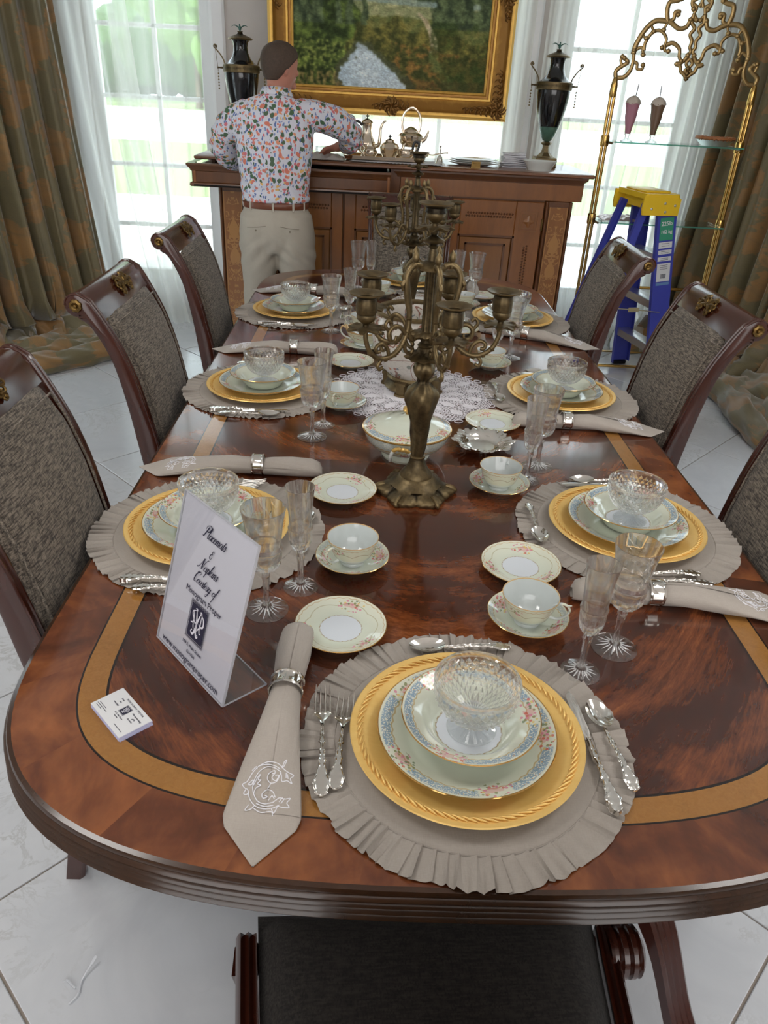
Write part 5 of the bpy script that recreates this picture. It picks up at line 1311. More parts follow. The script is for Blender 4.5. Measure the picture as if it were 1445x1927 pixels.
def sideboard():
    t = empty('sideboard', (0, 0, 0), 0, 'long inlaid walnut sideboard below the painting with one wide drawer pulled open', 'sideboard')
    MB().bbox((.115, 5.27, 1.175), (2.41, .70, .022), .006).build('top', M_WALT, t)
    MB().box((.13, 5.29, .54), (2.19, .56, .98)).build('body', M_WAL, t, smooth=False)
    MB().bbox((.13, 5.29, .045), (2.27, .62, .09), .01).build('plinth', M_WALD, t)
    def corn(x0, x1, yf, par, name='cornice', ret=True):
        pf = [(-.055, 0), (-.055, .012), (-.046, .02), (-.046, .028), (-.03, .032), (-.03, .095), (-.018, .098), (-.012, .112), (0, .122), (.006, .13), (.006, .14), (-.055, .14)]
        pth = ([(x0-0, 5.56)] if ret else [])+[(x0, yf), (x1, yf)]+([(x1, 5.56)] if ret else [])
        m = MB().sweep([(o-.0, z) for o, z in pf], pth); m.xf(Matrix.Translation((0, 0, 1.022))); m.build(name, M_WALD, par, ang=30)
    corn(.11, 1.285, 4.955, t, ret=True)
    MB().box((.71, 5.25, 1.09), (1.13, .54, .13)).build('frieze', M_WAL, t, smooth=False)
    # the open drawer
    d = MB(); x0, x1, yf = -1.085, .085, 4.80
    pf = [(-.02, 0), (.004, 0), (.010, .008), (.008, .02), (-.004, .026), (-.004, .082), (.002, .086), (.006, .098), (.016, .108), (.022, .116), (.022, .126), (-.02, .126)]
    m = MB().sweep(pf, [(x0, yf+.25), (x0, yf), (x1, yf)]); m.xf(Matrix.Translation((0, 0, 1.028))); dr = m.build('drawer', M_WALD, t, ang=30)
    m = MB(); m.box((x1-.012, 5.1, 1.085), (.014, .62, .10)); m.build('drawer_side', M_WAL, dr, smooth=False); MB().box((x0+.02, 5.1, 1.085), (.014, .6, .10)).build('drawer_side', M_WAL, dr, smooth=False)
    MB().box(((x0+x1)/2, 5.1, 1.035), (x1-x0-.03, .62, .01)).build('drawer_bottom', M_DARK, dr, smooth=False)
    MB().box(((x0+x1)/2, yf+.014, 1.088), (x1-x0-.02, .014, .115)).build('drawer_front', M_WAL, dr, smooth=False)
    # carcass rails round the drawer
    MB().box((.118, 5.27, 1.09), (.062, .58, .14)).build('divider', M_WALD, t, smooth=False); MB().box((-1.0, 5.3, 1.09), (.02, .5, .14)).build('divider', M_WALD, t, smooth=False); MB().box((-.45, 5.53, 1.09), (1.1, .03, .14)).build('back_panel', M_DARK, t, smooth=False)
    # pilasters with marquetry
    for x in (-.88, 1.14):
        MB().bbox((x, SBY+.03, .56), (.17, .05, .93), .006).build('pilaster', M_WALD, t)
        for s_ in (-1, 1): MB().lathe([(.011, .1), (.011, 1.02)], 12, (x+s_*.074, SBY+.004, 0)).build('reeding', M_WALD, t)
        MB().box((0, 0, 0), (.118, .012, .86)).build('marquetry_panel', M_WALP, t, smooth=False, loc=(x, SBY-.002, .56))
    # doors
    def door(x0, x1, side):
        c, w_ = (x0+x1)/2, x1-x0; D = empty('door', (c, SBY, .56), parent=t)
        H = .91; st = .17 if side else .07; up = .21
        a = -w_/2; b = w_/2
        lx0, lx1 = (a, a+.07), (b-st, b)
        if side == -1: lx0, lx1 = (a, a+st), (b-.07, b)
        for p, q in (lx0, lx1): MB().bbox(((p+q)/2, 0, 0), (q-p, .036, H), .004).build('stile', M_WAL, D)
        i0, i1 = lx0[1], lx1[0]
        MB().bbox(((i0+i1)/2, 0, H/2-up/2), (i1-i0, .034, up), .004).build('rail', M_WAL, D); MB().bbox(((i0+i1)/2, 0, -H/2+.05), (i1-i0, .034, .10), .004).build('rail', M_WAL, D)
        z0, z1 = -H/2+.10, H/2-up
        m = MB(); 
        for e, dd in ((0, .012), (.05, .006)):
            pts = [(i0+e, z0+e), (i1-e, z0+e), (i1-e, z1-e), (i0+e, z1-e)]
            for (xa, za), (xb, zb) in zip(pts, pts[1:]+pts[:1]):
                L = hypot(xb-xa, zb-za); m.box(((xa+xb)/2, -.014-dd/2+.006, (za+zb)/2), (abs(xb-xa)+.012, .014, abs(zb-za)+.012))
        m.build('moulding', M_WALD, D, smooth=False)
        MB().bbox(((i0+i1)/2, .002, (z0+z1)/2), (i1-i0-.01, .02, z1-z0-.01), .008).build('panel', walnut_panel, D)
        yb = -.020
        lozenges(D, i0+.03, i1-.02, H/2-.085, H/2-.085, yb, False)
        if side:
            p, q = lx1 if side == 1 else lx0; cc = (p+q)/2
            lozenges(D, cc, cc, -H/2+.1, H/2-.26, yb, True)
            for e in (.055, .040):
                mm = MB()
                for dx, dz, sx, sz in ((0, e, 2*e, .004), (0, -e, 2*e, .004), (e, 0, .004, 2*e), (-e, 0, .004, 2*e)): mm.box((cc+dx, yb, H/2-.115+dz), (sx, .004, sz))
                mm.build('inlay_line', M_WALP, D, smooth=False)
            MB().lathe([(.0, .006), (.010, .005), (.026, .001), (.028, 0)], 24, mod=lambda a_, i, r, z: (r*(1+.25*cos(4*a_)), z)).xf(Matrix.Translation((cc, yb+.002, H/2-.115)) @ Matrix.Rotation(RD(90), 4, 'X')).build('rosette', M_WALP, D)
            hx = q if side == 1 else p
            for hz_ in (H/2-.13, -H/2+.15): MB().lathe([(0, -.035), (.006, -.033), (.006, .033), (0, .035)], 10, (hx, -.02, hz_)).build('hinge', M_BRONZE, D)
        return D
    walnut_panel = walnut('panel_veneer', srgb(112, 68, 28), srgb(156, 102, 50))
    door(-.785, -.20, -1); door(-.19, .45, 0); door(.46, 1.045, 1)
sideboard()

# things on the sideboard
M_ROSE = plain('aged_silver_plate', (.80, .68, .54), .16, 1, nz=.12, nsc=30, bump=.03)
M_BLACK = plain('black_bakelite', srgb(16, 15, 16), .3)
M_CLOTH = plain('white_cloth', srgb(214, 214, 220), .9, bump=.2, nsc=50)
def oct_(a, i, r, z): return (r*(1-.035*abs(sin(6*a))), z)
def lumpy_cloth(name, c, w_, d, h, mat, label, cat, seed, edge=.0):
    rows = []; nx, ny = 50, 26
    for j in range(ny+1):
        row = []
        for i in range(nx+1):
            u, v = -1+2*i/nx, -1+2*j/ny; e = max(0, 1-max(abs(u)**5, abs(v)**5))
            n_ = mnoise.noise(Vector((u*3.2*w_/.2, v*2.2+seed, seed)))
            z = h*e*(.65+.5*n_)+.0045+.004*abs(sin(u*40+seed)) * (1-e)
            row.append((u*w_/2*(1+.03*sin(v*9+seed)), v*d/2*(1+.05*sin(u*12+seed)), max(.002, z)))
        rows.append(row)
    o = MB().grid(rows).build(name, mat, ang=180, loc=c); return tag(o, label, cat)
lumpy_cloth('lace_cloth', (.12, 5.12, STOP), .56, .30, .003, M_CLOTH, 'white lace-edged cloth lying under the silver tray on the sideboard', 'cloth', 3)
def tray():
    t = empty('silver_tray', (.045, 5.19, STOP+.012), 0, 'rectangular silver tray with raised rim holding the tea service', 'tray')
    m = MB()
    pts = [(-.235, -.12), (.235, -.12), (.235, .12), (-.235, .12)]
    for o, z in (): pass
    m.sweep([(-.02, .0), (0, .008), (.012, .020), (.016, .021), (.012, .014), (.004, .0)], pts, closed=True); m.build('rim', M_ROSE, t)
    MB().box((0, 0, .002), (.45, .22, .004)).build('base', M_ROSE, t, smooth=False)
    for s_ in (-1, 1): MB().tube(bez([(s_*.245, -.05, .02), (s_*.268, -.04, .034), (s_*.275, 0, .038), (s_*.268, .04, .034), (s_*.245, .05, .02)], 4), .005, 8).build('handle', M_ROSE, t)
tray()
TT = STOP+.018
def pot(name, loc, rz, prof, spout, handle, label, cat, knob=True, hm=None, sx=1, lidz=None, bail=None):
    t = empty(name, loc, rz, label, cat)
    MB().lathe(prof, 48, mod=oct_, sx=sx).build('body', M_ROSE, t)
    zt = prof[-1][1]
    if spout: MB().tube(bez(spout, 5), [lerp(.014, .005, q/(len(spout)*5-5)) for q in range(len(spout)*5-4)], 9).build('spout', M_ROSE, t)
    if handle:
        m = MB().tube(bez(handle, 5), .0055, 8, flat=1.4); m.build('handle', hm or M_BLACK, t)
    if knob: MB().lathe([(0, zt-.002), (.004, zt), (.004, zt+.006), (.013, zt+.010), (.013, zt+.014), (.003, zt+.016), (.005, zt+.021), (0, zt+.025)], 12).build('knob', M_BLACK, t)
    if bail:
        MB().tube(bez(bail, 6), .0045, 8, flat=1.6).build('bail_handle', M_ROSE, t)
    return t
pot('coffee_pot', (-.068, 5.22, TT), RD(10), [(0, 0), (.036, 0), (.038, .006), (.028, .012), (.052, .030), (.058, .055), (.054, .085), (.034, .120), (.027, .150), (.030, .185), (.036, .192), (.030, .200), (.014, .212), (0, .216)],
    [(.05, 0, .06), (.075, 0, .07), (.082, 0, .11), (.085, 0, .16), (.10, 0, .195), (.118, 0, .205)], [(-.03, 0, .175), (-.055, 0, .195), (-.083, 0, .192), (-.088, 0, .15), (-.08, 0, .11), (-.052, 0, .08)], 'tall waisted silver coffee pot with black knob beside the man\'s sleeve', 'coffee pot')
pot('kettle', (.205, 5.24, TT), RD(5), [(0, .065), (.045, .068), (.066, .088), (.076, .118), (.078, .130), (.066, .142), (.048, .150), (.046, .158), (.036, .166), (.020, .176), (0, .182)],
    [(.068, 0, .10), (.09, 0, .115), (.104, 0, .14), (.112, 0, .165)], None, 'silver spirit kettle with tall loop handle on a stand', 'kettle', knob=False, bail=[(-.05, 0, .150), (-.058, 0, .20), (-.045, 0, .255), (0, 0, .285), (.045, 0, .255), (.058, 0, .20), (.05, 0, .150)])
KT = bpy.data.objects['kettle']
m = MB()
for k in range(4):
    a = pi/4+k*pi/2; m = MB().tube(bez([(.060*cos(a), .060*sin(a), .088), (.064*cos(a), .064*sin(a), .05), (.052*cos(a), .052*sin(a), .02), (.066*cos(a), .066*sin(a), .0)], 4), .0045, 7); m.build('stand_leg', M_ROSE, KT)
MB().lathe([(0, .014), (.028, .014), (.030, .03), (.02, .045), (0, .046)], 24).build('burner', M_ROSE, KT)
pot('teapot', (.075, 5.17, TT), RD(0), [(0, 0), (.040, 0), (.044, .012), (.055, .030), (.060, .055), (.062, .062), (.056, .070), (.050, .082), (.030, .092), (.026, .104), (.012, .110), (0, .112)], [(.052, 0, .035), (.078, 0, .05), (.088, 0, .078), (.1, 0, .088)], None, 'low fluted silver teapot with black cross knob in the middle of the tray', 'teapot', sx=1.0)
pot('cream_jug', (-.045, 5.105, TT), RD(30), [(0, 0), (.028, 0), (.030, .006), (.042, .022), (.044, .040), (.036, .055), (.042, .066), (.038, .064), (.03, .04), (0, .03)], None, [(-.036, 0, .058), (-.06, 0, .075), (-.068, 0, .05), (-.04, 0, .022)], 'small silver cream jug in front of the coffee pot', 'jug', knob=False, hm=M_ROSE)
pot('sugar_basin', (.175, 5.10, TT), RD(0), [(0, 0), (.030, 0), (.032, .006), (.046, .022), (.050, .042), (.046, .054), (.050, .060), (.045, .058), (.035, .03), (0, .02)], None, [(.04, 0, .055), (.050, 0, .10), (.078, 0, .098), (.072, 0, .06), (.045, 0, .03)], 'small silver sugar basin with black handle in front of the kettle', 'basin', knob=False)
o = MB().lathe([(0, 0), (.036, 0), (.036, .003), (.024, .014), (.020, .030), (.016, .044), (.010, .052), (.004, .056), (.0045, .062), (.0035, .08), (.006, .088), (.0035, .096), (.007, .104), (0, .110)], 32).build('hand_bell', M_SILVER, loc=(.388, 5.12, STOP)); tag(o, 'small silver hand bell on the sideboard beside the stacked platters', 'bell')
o = MB().lathe([(.0, 0), (.018, 0), (.019, .004), (.006, .010), (.0045, .05), (.008, .056), (.010, .06), (0, .066)], 20, (0, 0, 0)).tube(bez([(0, 0, .06), (.05, 0, .052), (.10, 0, .062), (.15, 0, .068)], 4), [.004]*12+[.006], 7).build('candle_snuffer', M_ROSE, loc=(.29, 5.14, STOP)); tag(o, 'silver candle snuffer with long handle between kettle and bell', 'snuffer')
for k in range(3):
    o = MB().lathe([(0, .002), (.55, .002), (.6, .002), (.98, .017), (1, .019), (.98, .021), (.58, .006), (0, .006)], 72, sx=.165-.006*k, sy=.115).build('oval_platter', M_CHINA, loc=(.61, 5.22, STOP+.0095*k)); tag(o, ['bottom', 'middle', 'top'][k]+' platter in the stack of oval white platters on the sideboard', 'platter', 'stacked oval platters')
o = MB().box((0, 0, .022), (.055, .004, .034)).box((0, .008, .003), (.06, .03, .006)).lathe([(0, -.003), (.008, -.002), (.008, 0)], 16, (-.01, -.002, .03)).build('card_holder', M_BRONZE, smooth=False, loc=(.60, 4.99, STOP)); tag(o, 'tiny bronze card holder standing before the stacked platters', 'card holder')
for k in range(7):
    w_ = .155-.004*k; m = MB(); rows = []
    for i in range(15):
        u = -1+2*i/14; rows.append([(u*w_/2+.004*sin(k*2), -.055+.004*sin(k), .001), (u*w_/2+.004*sin(k*2), -.060, .006+.0015*sin(3*u+k)), (u*w_/2, -.055, .0115+.002*sin(3*u+k)), (u*w_/2, .055, .0115+.002*sin(2*u+k)), (u*w_/2, .055, .001)])
    m.grid(rows, cu=True); n = 5; m.f += [list(range(5)), [14*5+q for q in range(5)][::-1]]; m.m += [0, 0]
    o = m.build('folded_napkin', M_CLOTH, loc=(.860+.003*sin(k*3), 5.20, STOP+.0122*k)); o.rotation_euler = (0, RD(0), RD(6*sin(k*2.1)))
    tag(o, ('bottom', 'second from bottom', 'third from bottom', 'middle', 'third from top', 'second from top', 'topmost')[min(6, k)]+' folded white napkin of the stack left of the right urn', 'napkin', 'stacked folded white napkins')
o = MB().lathe([(0, .010), (.60, .010), (.62, 0), (.66, 0), (.70, .012), (.90, .045), (1.0, .055), (1.0, .058), (.96, .056), (.68, .018), (0, .016)], 64, sx=.105, sy=.07).build('oval_dish', M_CHINA, loc=(1.00, 5.06, STOP)); tag(o, 'white oval china vegetable dish in front of the right urn', 'dish')
o = MB().lathe([(0, 0), (.030, 0), (.034, .004), (.044, .03), (.046, .06), (.047, .062), (.044, .06), (.04, .02), (0, .014)], 36).build('glass_bowl', M_CRYSTAL, loc=(-.345, 5.24, STOP)); tag(o, 'small glass bowl on the sideboard under the man\'s right arm', 'glass bowl')
lumpy_cloth('polishing_cloth', (-.33, 5.07, STOP), .26, .17, .042, plain('fleecy_cloth', srgb(196, 190, 184), .95, bump=.6, nsc=140), 'crumpled off-white polishing cloth under the man\'s right hand', 'cloth', 8)
lumpy_cloth('drawer_cloth', (-.12, 4.95, 1.042), .26, .20, .055, M_CLOTH, 'white cloth lying in the open drawer at its right end', 'cloth', 5)
lumpy_cloth('silver_wrapping', (-.93, 4.95, 1.042), .20, .20, .07, plain('wrapped_silver', srgb(150, 148, 150), .35, .5, bump=.5, nsc=60), 'crumpled grey silver wrapping at the left end of the open drawer', 'wrapping', 6)

# ------------------------------------------------------------------ urns
def urn_black():
    g = G('black_urn_glaze'); x, y, z = g.xyz(); n = g.noise(30, 4)
    c = g.mix(z.step(.235, .003), g.mix(n, srgb(52, 92, 82), srgb(96, 132, 116)), srgb(18, 20, 24))
    g.set(col=c, rough=.16, coat=.5, metal=0); return g.mat
M_URN, M_VERD = urn_black(), plain('verdigris', srgb(76, 116, 106), .6, .3, nz=.25, nsc=60)
def urn(loc, rz, label):
    t = empty('lidded_urn', loc, rz, label, 'urn', 'black lidded urns on the sideboard')
    MB().bbox((0, 0, .030), (.135, .135, .060), .004).build('plinth', M_BRASS, t)
    for k in range(4):
        a = pi/4+k*pi/2; MB().lathe([(0, 0), (.009, .003), (.011, .010), (.006, .018)], 8, (.085*cos(a), .085*sin(a), 0)).build('claw_foot', M_BRASS, t)
    MB().lathe([(.052, .058), (.052, .066), (.040, .076), (.028, .088), (.022, .110), (.021, .128), (.033, .136), (.036, .142), (.028, .148), (.012, .152), (0, .152)], 6).build('pedestal', M_BRASS, t, smooth=False)
    MB().lathe([(.012, .150), (.030, .158), (.046, .185), (.062, .225), (.078, .275), (.092, .335), (.101, .395), (.104, .430), (.103, .440)], 48).build('body', M_URN, t)
    MB().lathe([(.103, .438), (.110, .442), (.111, .452), (.108, .462), (.112, .472), (.110, .480), (.100, .484)], 64, mod=lambda a, i, r, z: (r*(1+.008*cos(32*a)), z)).build('belt', M_BRASS, t)
    MB().lathe([(.102, .482), (.085, .492), (.060, .515), (.046, .545), (.042, .575), (.047, .600), (.056, .612)], 48).build('neck', M_URN, t)
    MB().lathe([(.056, .610), (.070, .612), (.075, .618), (.066, .624), (.040, .634), (.018, .642), (.014, .650), (.018, .655), (0, .658)], 40).build('lid', M_BRASS, t)
    b = MB().lathe([(0, .655), (.007, .662), (.009, .672), (.006, .682), (0, .686)], 10)
    for s_ in (-1, 1):
        rows = [[(s_*(.003+.046*q), -.003+dy, .672+.018*sin(q*2.4)-.006*q+dz) for dy, dz in ((0, -.006*(1-q)), (.006, 0), (0, .004*(1-q*.5)), (-.006, 0))] for q in (0, .25, .5, .75, 1)]
        b.grid(rows, cu=True)
    b.tube([(0, 0, .682), (0, -.006, .690), (0, -.014, .688)], [.005, .0045, .001], 7); b.build('eagle_finial', M_VERD, t)
    for s_ in (-1, 1):
        m = MB().tube(bez([(s_*.100, 0, .478), (s_*.108, 0, .505), (s_*.128, 0, .535), (s_*.152, 0, .560), (s_*.163, 0, .572), (s_*.156, 0, .583), (s_*.146, 0, .575), (s_*.15, 0, .566)], 5), [.004]*30+[.005]*6, 7)
        m.lathe([(0, -.006), (.008, 0), (0, .006)], 10, (s_*.152, 0, .574)); m.tube([(s_*.108, 0, .462), (s_*.135, 0, .462), (s_*.146, 0, .462)], [.006, .004, .006], 8)
        m.build('handle', M_BRASS, t)
        c = MB().tube([(s_*.155, 0, .566), (s_*.148, 0, .50), (s_*.142, 0, .44)], .0016, 5)
        for q in range(6): c.lathe([(0, -.007), (.0045, -.002), (.0045, .002), (0, .007)], 6, (s_*.142, 0, .43-q*.016))
        c.build('chain', M_BRASS, t)
urn((1.085, 5.36, STOP), 0, 'black and brass lidded urn with eagle finial at the right end of the sideboard')
urn((-.855, 5.36, STOP), 0, 'black and brass lidded urn with eagle finial, left, partly hidden by the man')

# ================================================================== PAINTING
def canvas_colour(u, v):
    v0 = v; v = v+.075*min(1, max(0, (v-.1)/.25))
    N = lambda x, y, s_=0: mnoise.noise(Vector((x, y, s_)))
    F = lambda x, y, s_=0: mnoise.fractal(Vector((x, y, s_)), .8, 2.2, 4)
    mixc = lambda a, b, t: tuple(a[i]+(b[i]-a[i])*max(0, min(1, t)) for i in range(3))
    n1, n2, n3 = F(u*6, v*5), F(u*22, v*16, 3), F(u*60, v*40, 7)
    sky = mixc((150, 164, 168), (196, 198, 186), .5+n1)
    c = sky
    hill = .80+.05*sin(u*5)+.02*n1
    if v < hill: c = mixc((112, 128, 122), (136, 146, 126), .5+n2)
    if v < .60+.02*sin(u*3+2): c = mixc((112, 118, 84), (146, 144, 106), .5+n2+.4*n1)
    if v < .515+.02*n1: c = mixc((84, 92, 54), (112, 108, 62), .5+n2)
    # path
    pc = .60+.06*sin((v-.3)*9) + (.52-v)*.55; pw = .012+.045*(.56-v)
    if .28 < v < .55 and abs(u-pc) < pw*(1+.5*n2): c = mixc((168, 156, 128), (140, 124, 96), .5+n2*1.3)
    # dark middle shrubs
    sh = .46+.07*n1+.05*N(u*9, 2)-.15*max(0, u-.55)
    if v < sh and abs(u-pc) > pw*.9: c = mixc((58, 62, 34), (118, 110, 58), .4+n2*1.0+.3*n3); 
    if v < sh-.12 and u > .5 and n2 > .05: c = mixc(c, (134, 84, 48), .5)
    # left wooded bank
    lb = .30+.10*N(v*5, 1)+.04*n2
    if u < lb and v < .75: c = mixc((42, 52, 30), (98, 114, 56), .3+n2*1.0+.4*N(u*9, v*7, 5))
    if u < .32 and v < .34 and n3 > .18: c = mixc(c, (150, 156, 82), .6)
    # tall trees against the sky
    for tx, th_, tw in ((.04, 1, .09), (.12, .98, .05), (.23, .9, .028), (.285, .92, .034), (.36, .82, .028), (.76, .9, .10), (.88, .96, .12), (.98, 1, .10)):
        d = abs(u-tx+.015*n2)
        if d < tw*(1+.7*n1+.3*n2)*(.55 if v < .62 else 1.1) and .46 < v < th_-.1: c = mixc((50, 60, 44), (92, 104, 72), .45+n2+.3*n3)
    if u > .70 and v < .5 and n1+n2 > .0: c = mixc(c, (52, 66, 34), .65)
    # pond
    pl = .275+(.06*n1)+max(0, v-.12)*.35; pr = .585-max(0, v-.02)*.78+.03*n2
    if v < .345+.02*n1 and pl-.03 < u < pr+.05:
        c = mixc((84, 86, 62), (62, 66, 46), .5+n2)
        if pl < u < pr: c = mixc((150, 164, 172), (178, 188, 192), .5+n1+.08*N(u*3, v*40)); c = mixc(c, (98, 104, 96), max(0, (v-.25)*6))
    if v < .09 and u < pl and n3 > .0: c = mixc(c, (128, 104, 70), .6)
    if v < .06 and u > .3: c = mixc(c, (150, 162, 170) if pl < u < pr else (58, 52, 34), .35)
    k = 1.12+.12*n3; return tuple(max(0, min(255, q*k)) for q in c)
def painting():
    X0, X1, Z0, Z1, Y = -.559, .680, 1.585, 2.47, 5.63
    t = empty('framed_painting', ((X0+X1)/2, Y, (Z0+Z1)/2), 0, 'large landscape oil painting with pond and path in an ornate gilt frame', 'painting')
    cx, cz = (X0+X1)/2, (Z0+Z1)/2; nx, nz = 300, 220; rows = []
    for j in range(nz+1): rows.append([(lerp(X0, X1, i/nx)-cx, 0, lerp(Z0, Z1, j/nz)-cz) for i in range(nx+1)])
    m = MB().grid(rows); g = G('oil_canvas'); at = g.nt.nodes.new('ShaderNodeAttribute'); at.attribute_name = 'paint'; g.nt.links.new(at.outputs[0], g.b.inputs['Base Color']); g.set(rough=.7, spec=.15); g.bump(g.noise(300, 3), .15)
    o = m.build('canvas', g.mat, t, smooth=False); ca = o.data.color_attributes.new('paint', 'FLOAT_COLOR', 'POINT')
    A = np.array([[canvas_colour(i/nx, j/nz) for i in range(nx+1)] for j in range(nz+1)])
    for _ in range(3):     # soft brush edges
        B = np.pad(A, ((1, 1), (1, 1), (0, 0)), 'edge'); A = (B[1:-1, 1:-1]*2+B[:-2, 1:-1]+B[2:, 1:-1]+B[1:-1, :-2]+B[1:-1, 2:])/6
    rs = np.random.RandomState(3); st = rs.rand(nz+1, nx+1, 1); st = (st+np.roll(st, 1, 1)+np.roll(st, 2, 1)+np.roll(st, 1, 0))/4
    A = np.clip(A*(.88+.52*st)/255, 0, 1); A = np.where(A <= .04045, A/12.92, ((A+.055)/1.055)**2.4)
    ca.data.foreach_set('color', np.concatenate([A, np.ones((nz+1, nx+1, 1))], 2).ravel())
    MB().box((0, .035, 0), (X1-X0+.1, .03, Z1-Z0+.1)).build('backing', M_DARK, t, smooth=False)
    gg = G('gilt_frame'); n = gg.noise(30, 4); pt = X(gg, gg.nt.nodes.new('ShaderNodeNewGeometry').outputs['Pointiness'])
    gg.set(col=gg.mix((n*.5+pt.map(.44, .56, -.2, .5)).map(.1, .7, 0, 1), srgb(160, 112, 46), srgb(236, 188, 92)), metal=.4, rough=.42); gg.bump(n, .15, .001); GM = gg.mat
    go = G('gilt_ornament'); n = go.noise(50, 4); go.set(col=go.mix(n, srgb(84, 56, 28), srgb(168, 122, 60)), metal=.55, rough=.42); OM = go.mat
    w_, h_ = (X1-X0)/2, (Z1-Z0)/2
    pf = [(0, .0), (0, .012), (.012, .018), (.018, .010), (.030, .012), (.034, .020), (.046, .022), (.050, .014), (.070, .022), (.100, .040), (.118, .052), (.124, .064), (.140, .066), (.148, .058), (.156, .050), (.160, .03), (.160, -.01)]
    # the frame is swept in the x-z plane: (x, z) path, then swung upright
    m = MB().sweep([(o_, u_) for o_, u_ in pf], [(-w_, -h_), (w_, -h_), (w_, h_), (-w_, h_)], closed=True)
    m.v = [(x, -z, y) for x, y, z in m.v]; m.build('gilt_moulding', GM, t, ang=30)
    rnd = random.Random(4)
    def leaf(m, x, z, a, L, wd, y0):
        P = [(x+cos(a+.9*q*q)*L*q, y0-.012*sin(pi*min(1, q*1.1)), z+sin(a+.9*q*q)*L*q) for q in [k/6 for k in range(7)]]
        m.tube(P, [wd*.5, wd*.9, wd, wd*.9, wd*.7, wd*.5, wd*.15], 7)
        e = P[-1]; m.lathe([(0, -wd*.6), (wd*.6, 0), (0, wd*.6)], 7, e)
    def cluster(cx_, cz_, dirs, n, R):
        m = MB()
        for d in dirs:
            for k in range(n):
                q = k/(n-1); x = cx_+cos(d)*R*q; z = cz_+sin(d)*R*q
                for s_ in (-1, 1): leaf(m, x, z, d+s_*(1.2-.5*q), lerp(.055, .03, q), lerp(.010, .006, q), -.050-.012*(1-q))
                m.lathe([(0, -.012), (.010, -.004), (.010, .004), (0, .012)], 8, (x, -.062, z))
        for k in range(10):
            a = k*.63; leaf(m, cx_+.012*cos(a), cz_+.012*sin(a), a, .05, .009, -.058)
        m.build('carved_ornament', OM, t, ang=180)
    W2, H2 = w_+.085, h_+.085
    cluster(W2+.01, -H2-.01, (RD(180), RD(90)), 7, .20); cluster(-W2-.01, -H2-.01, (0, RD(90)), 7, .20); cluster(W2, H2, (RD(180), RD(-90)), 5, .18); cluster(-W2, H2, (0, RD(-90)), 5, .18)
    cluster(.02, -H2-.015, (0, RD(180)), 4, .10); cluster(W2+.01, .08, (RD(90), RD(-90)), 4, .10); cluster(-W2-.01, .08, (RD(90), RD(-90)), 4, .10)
    MB().tube([(-.05, .03, h_), (-.05, .03, h_+.4)], .0015, 5).build('hanging_wire', M_BRONZE, t)
painting()
# ================================================================== THE MAN
def ring_pts(c, d, rx, ry, n, side, p=2.0):
    """super-elliptic section round c; side = local x axis, d = limb direction"""
    u = (side - d*side.dot(d)).normalized(); w_ = d.cross(u)
    return [c+u*rx*math.copysign(abs(cos(2*pi*k/n))**(2/p), cos(2*pi*k/n))+w_*ry*math.copysign(abs(sin(2*pi*k/n))**(2/p), sin(2*pi*k/n)) for k in range(n)]
def limb(m, P, n=20, side=(1, 0, 0), sub=4, p=2.1):
    """P: (x, y, z, rx, ry)"""
    C_ = bez([Vector(q[:3]) for q in P], sub); R1 = bez([Vector((q[3], q[4], 0)) for q in P], sub); rows = []
    for i, c in enumerate(C_):
        d = (C_[min(i+1, len(C_)-1)]-C_[max(i-1, 0)]).normalized(); rows.append(ring_pts(c, d, max(.002, R1[i].x), max(.002, R1[i].y), n, Vector(side), p))
    b = len(m.v); m.grid(rows, cu=True); m.f += [[b+k for k in range(n)], [b+(len(rows)-1)*n+k for k in range(n)][::-1]]; m.m += [0, 0]
def remeshed(m, name, mat, par, vox, smooth=6):
    o = m.build(name, mat, par, ang=180)
    r = o.modifiers.new('r', 'REMESH'); r.mode = 'VOXEL'; r.voxel_size = vox
    s_ = o.modifiers.new('s', 'SMOOTH'); s_.iterations = smooth; s_.factor = .5
    dg = bpy.context.evaluated_depsgraph_get(); me = bpy.data.meshes.new_from_object(o.evaluated_get(dg)); o.modifiers.clear(); o.data = me
    me.materials.clear(); me.materials.append(mat); me.polygons.foreach_set('use_smooth', [True]*len(me.polygons)); return o
def shirt_mat():
    g = G('floral_shirt'); tc = g.scl((1, 1, 1)); n = g.noise(22, 2, tc, color=True)
    wrp = g.mix(.035, tc, n, 'ADD'); wrp = X(g, wrp.k)
    base = srgb(212, 212, 222)
    d1 = g.vor(31, wrp); c1, _, _ = g.xyz(g.vor(31, wrp, 'F1', 'Color'))
    d2 = g.vor(47, g.scl((1, 1, 1), wrp)); c2, _, _ = g.xyz(g.vor(47, wrp, 'F1', 'Color'))
    d3 = g.vor(42, g.scl((1.9, 1.9, .8), wrp)); c3, _, _ = g.xyz(g.vor(42, g.scl((1.9, 1.9, .8), wrp), 'F1', 'Color'))
    c = g.mix(d3.lt(.36)*c3.gt(.30), base, g.ramp(c3, [(0, srgb(96, 116, 168)), (.72, srgb(120, 142, 190)), (.86, srgb(70, 96, 74))], 'CONSTANT'))
    c = g.mix(d2.lt(.42)*c2.gt(.36), c, g.ramp(c2, [(0, srgb(214, 128, 112)), (.62, srgb(220, 146, 112)), (.78, srgb(206, 112, 124)), (.92, srgb(222, 176, 104))], 'CONSTANT'))
    c = g.mix(d1.lt(.40)*c1.gt(.45), c, g.ramp(c1, [(0, srgb(78, 100, 76)), (.72, srgb(74, 104, 74)), (.90, srgb(212, 124, 104))], 'CONSTANT'))
    g.set(col=c, rough=.8); g.bump(g.noise(9, 3), .35, .01); return g.mat
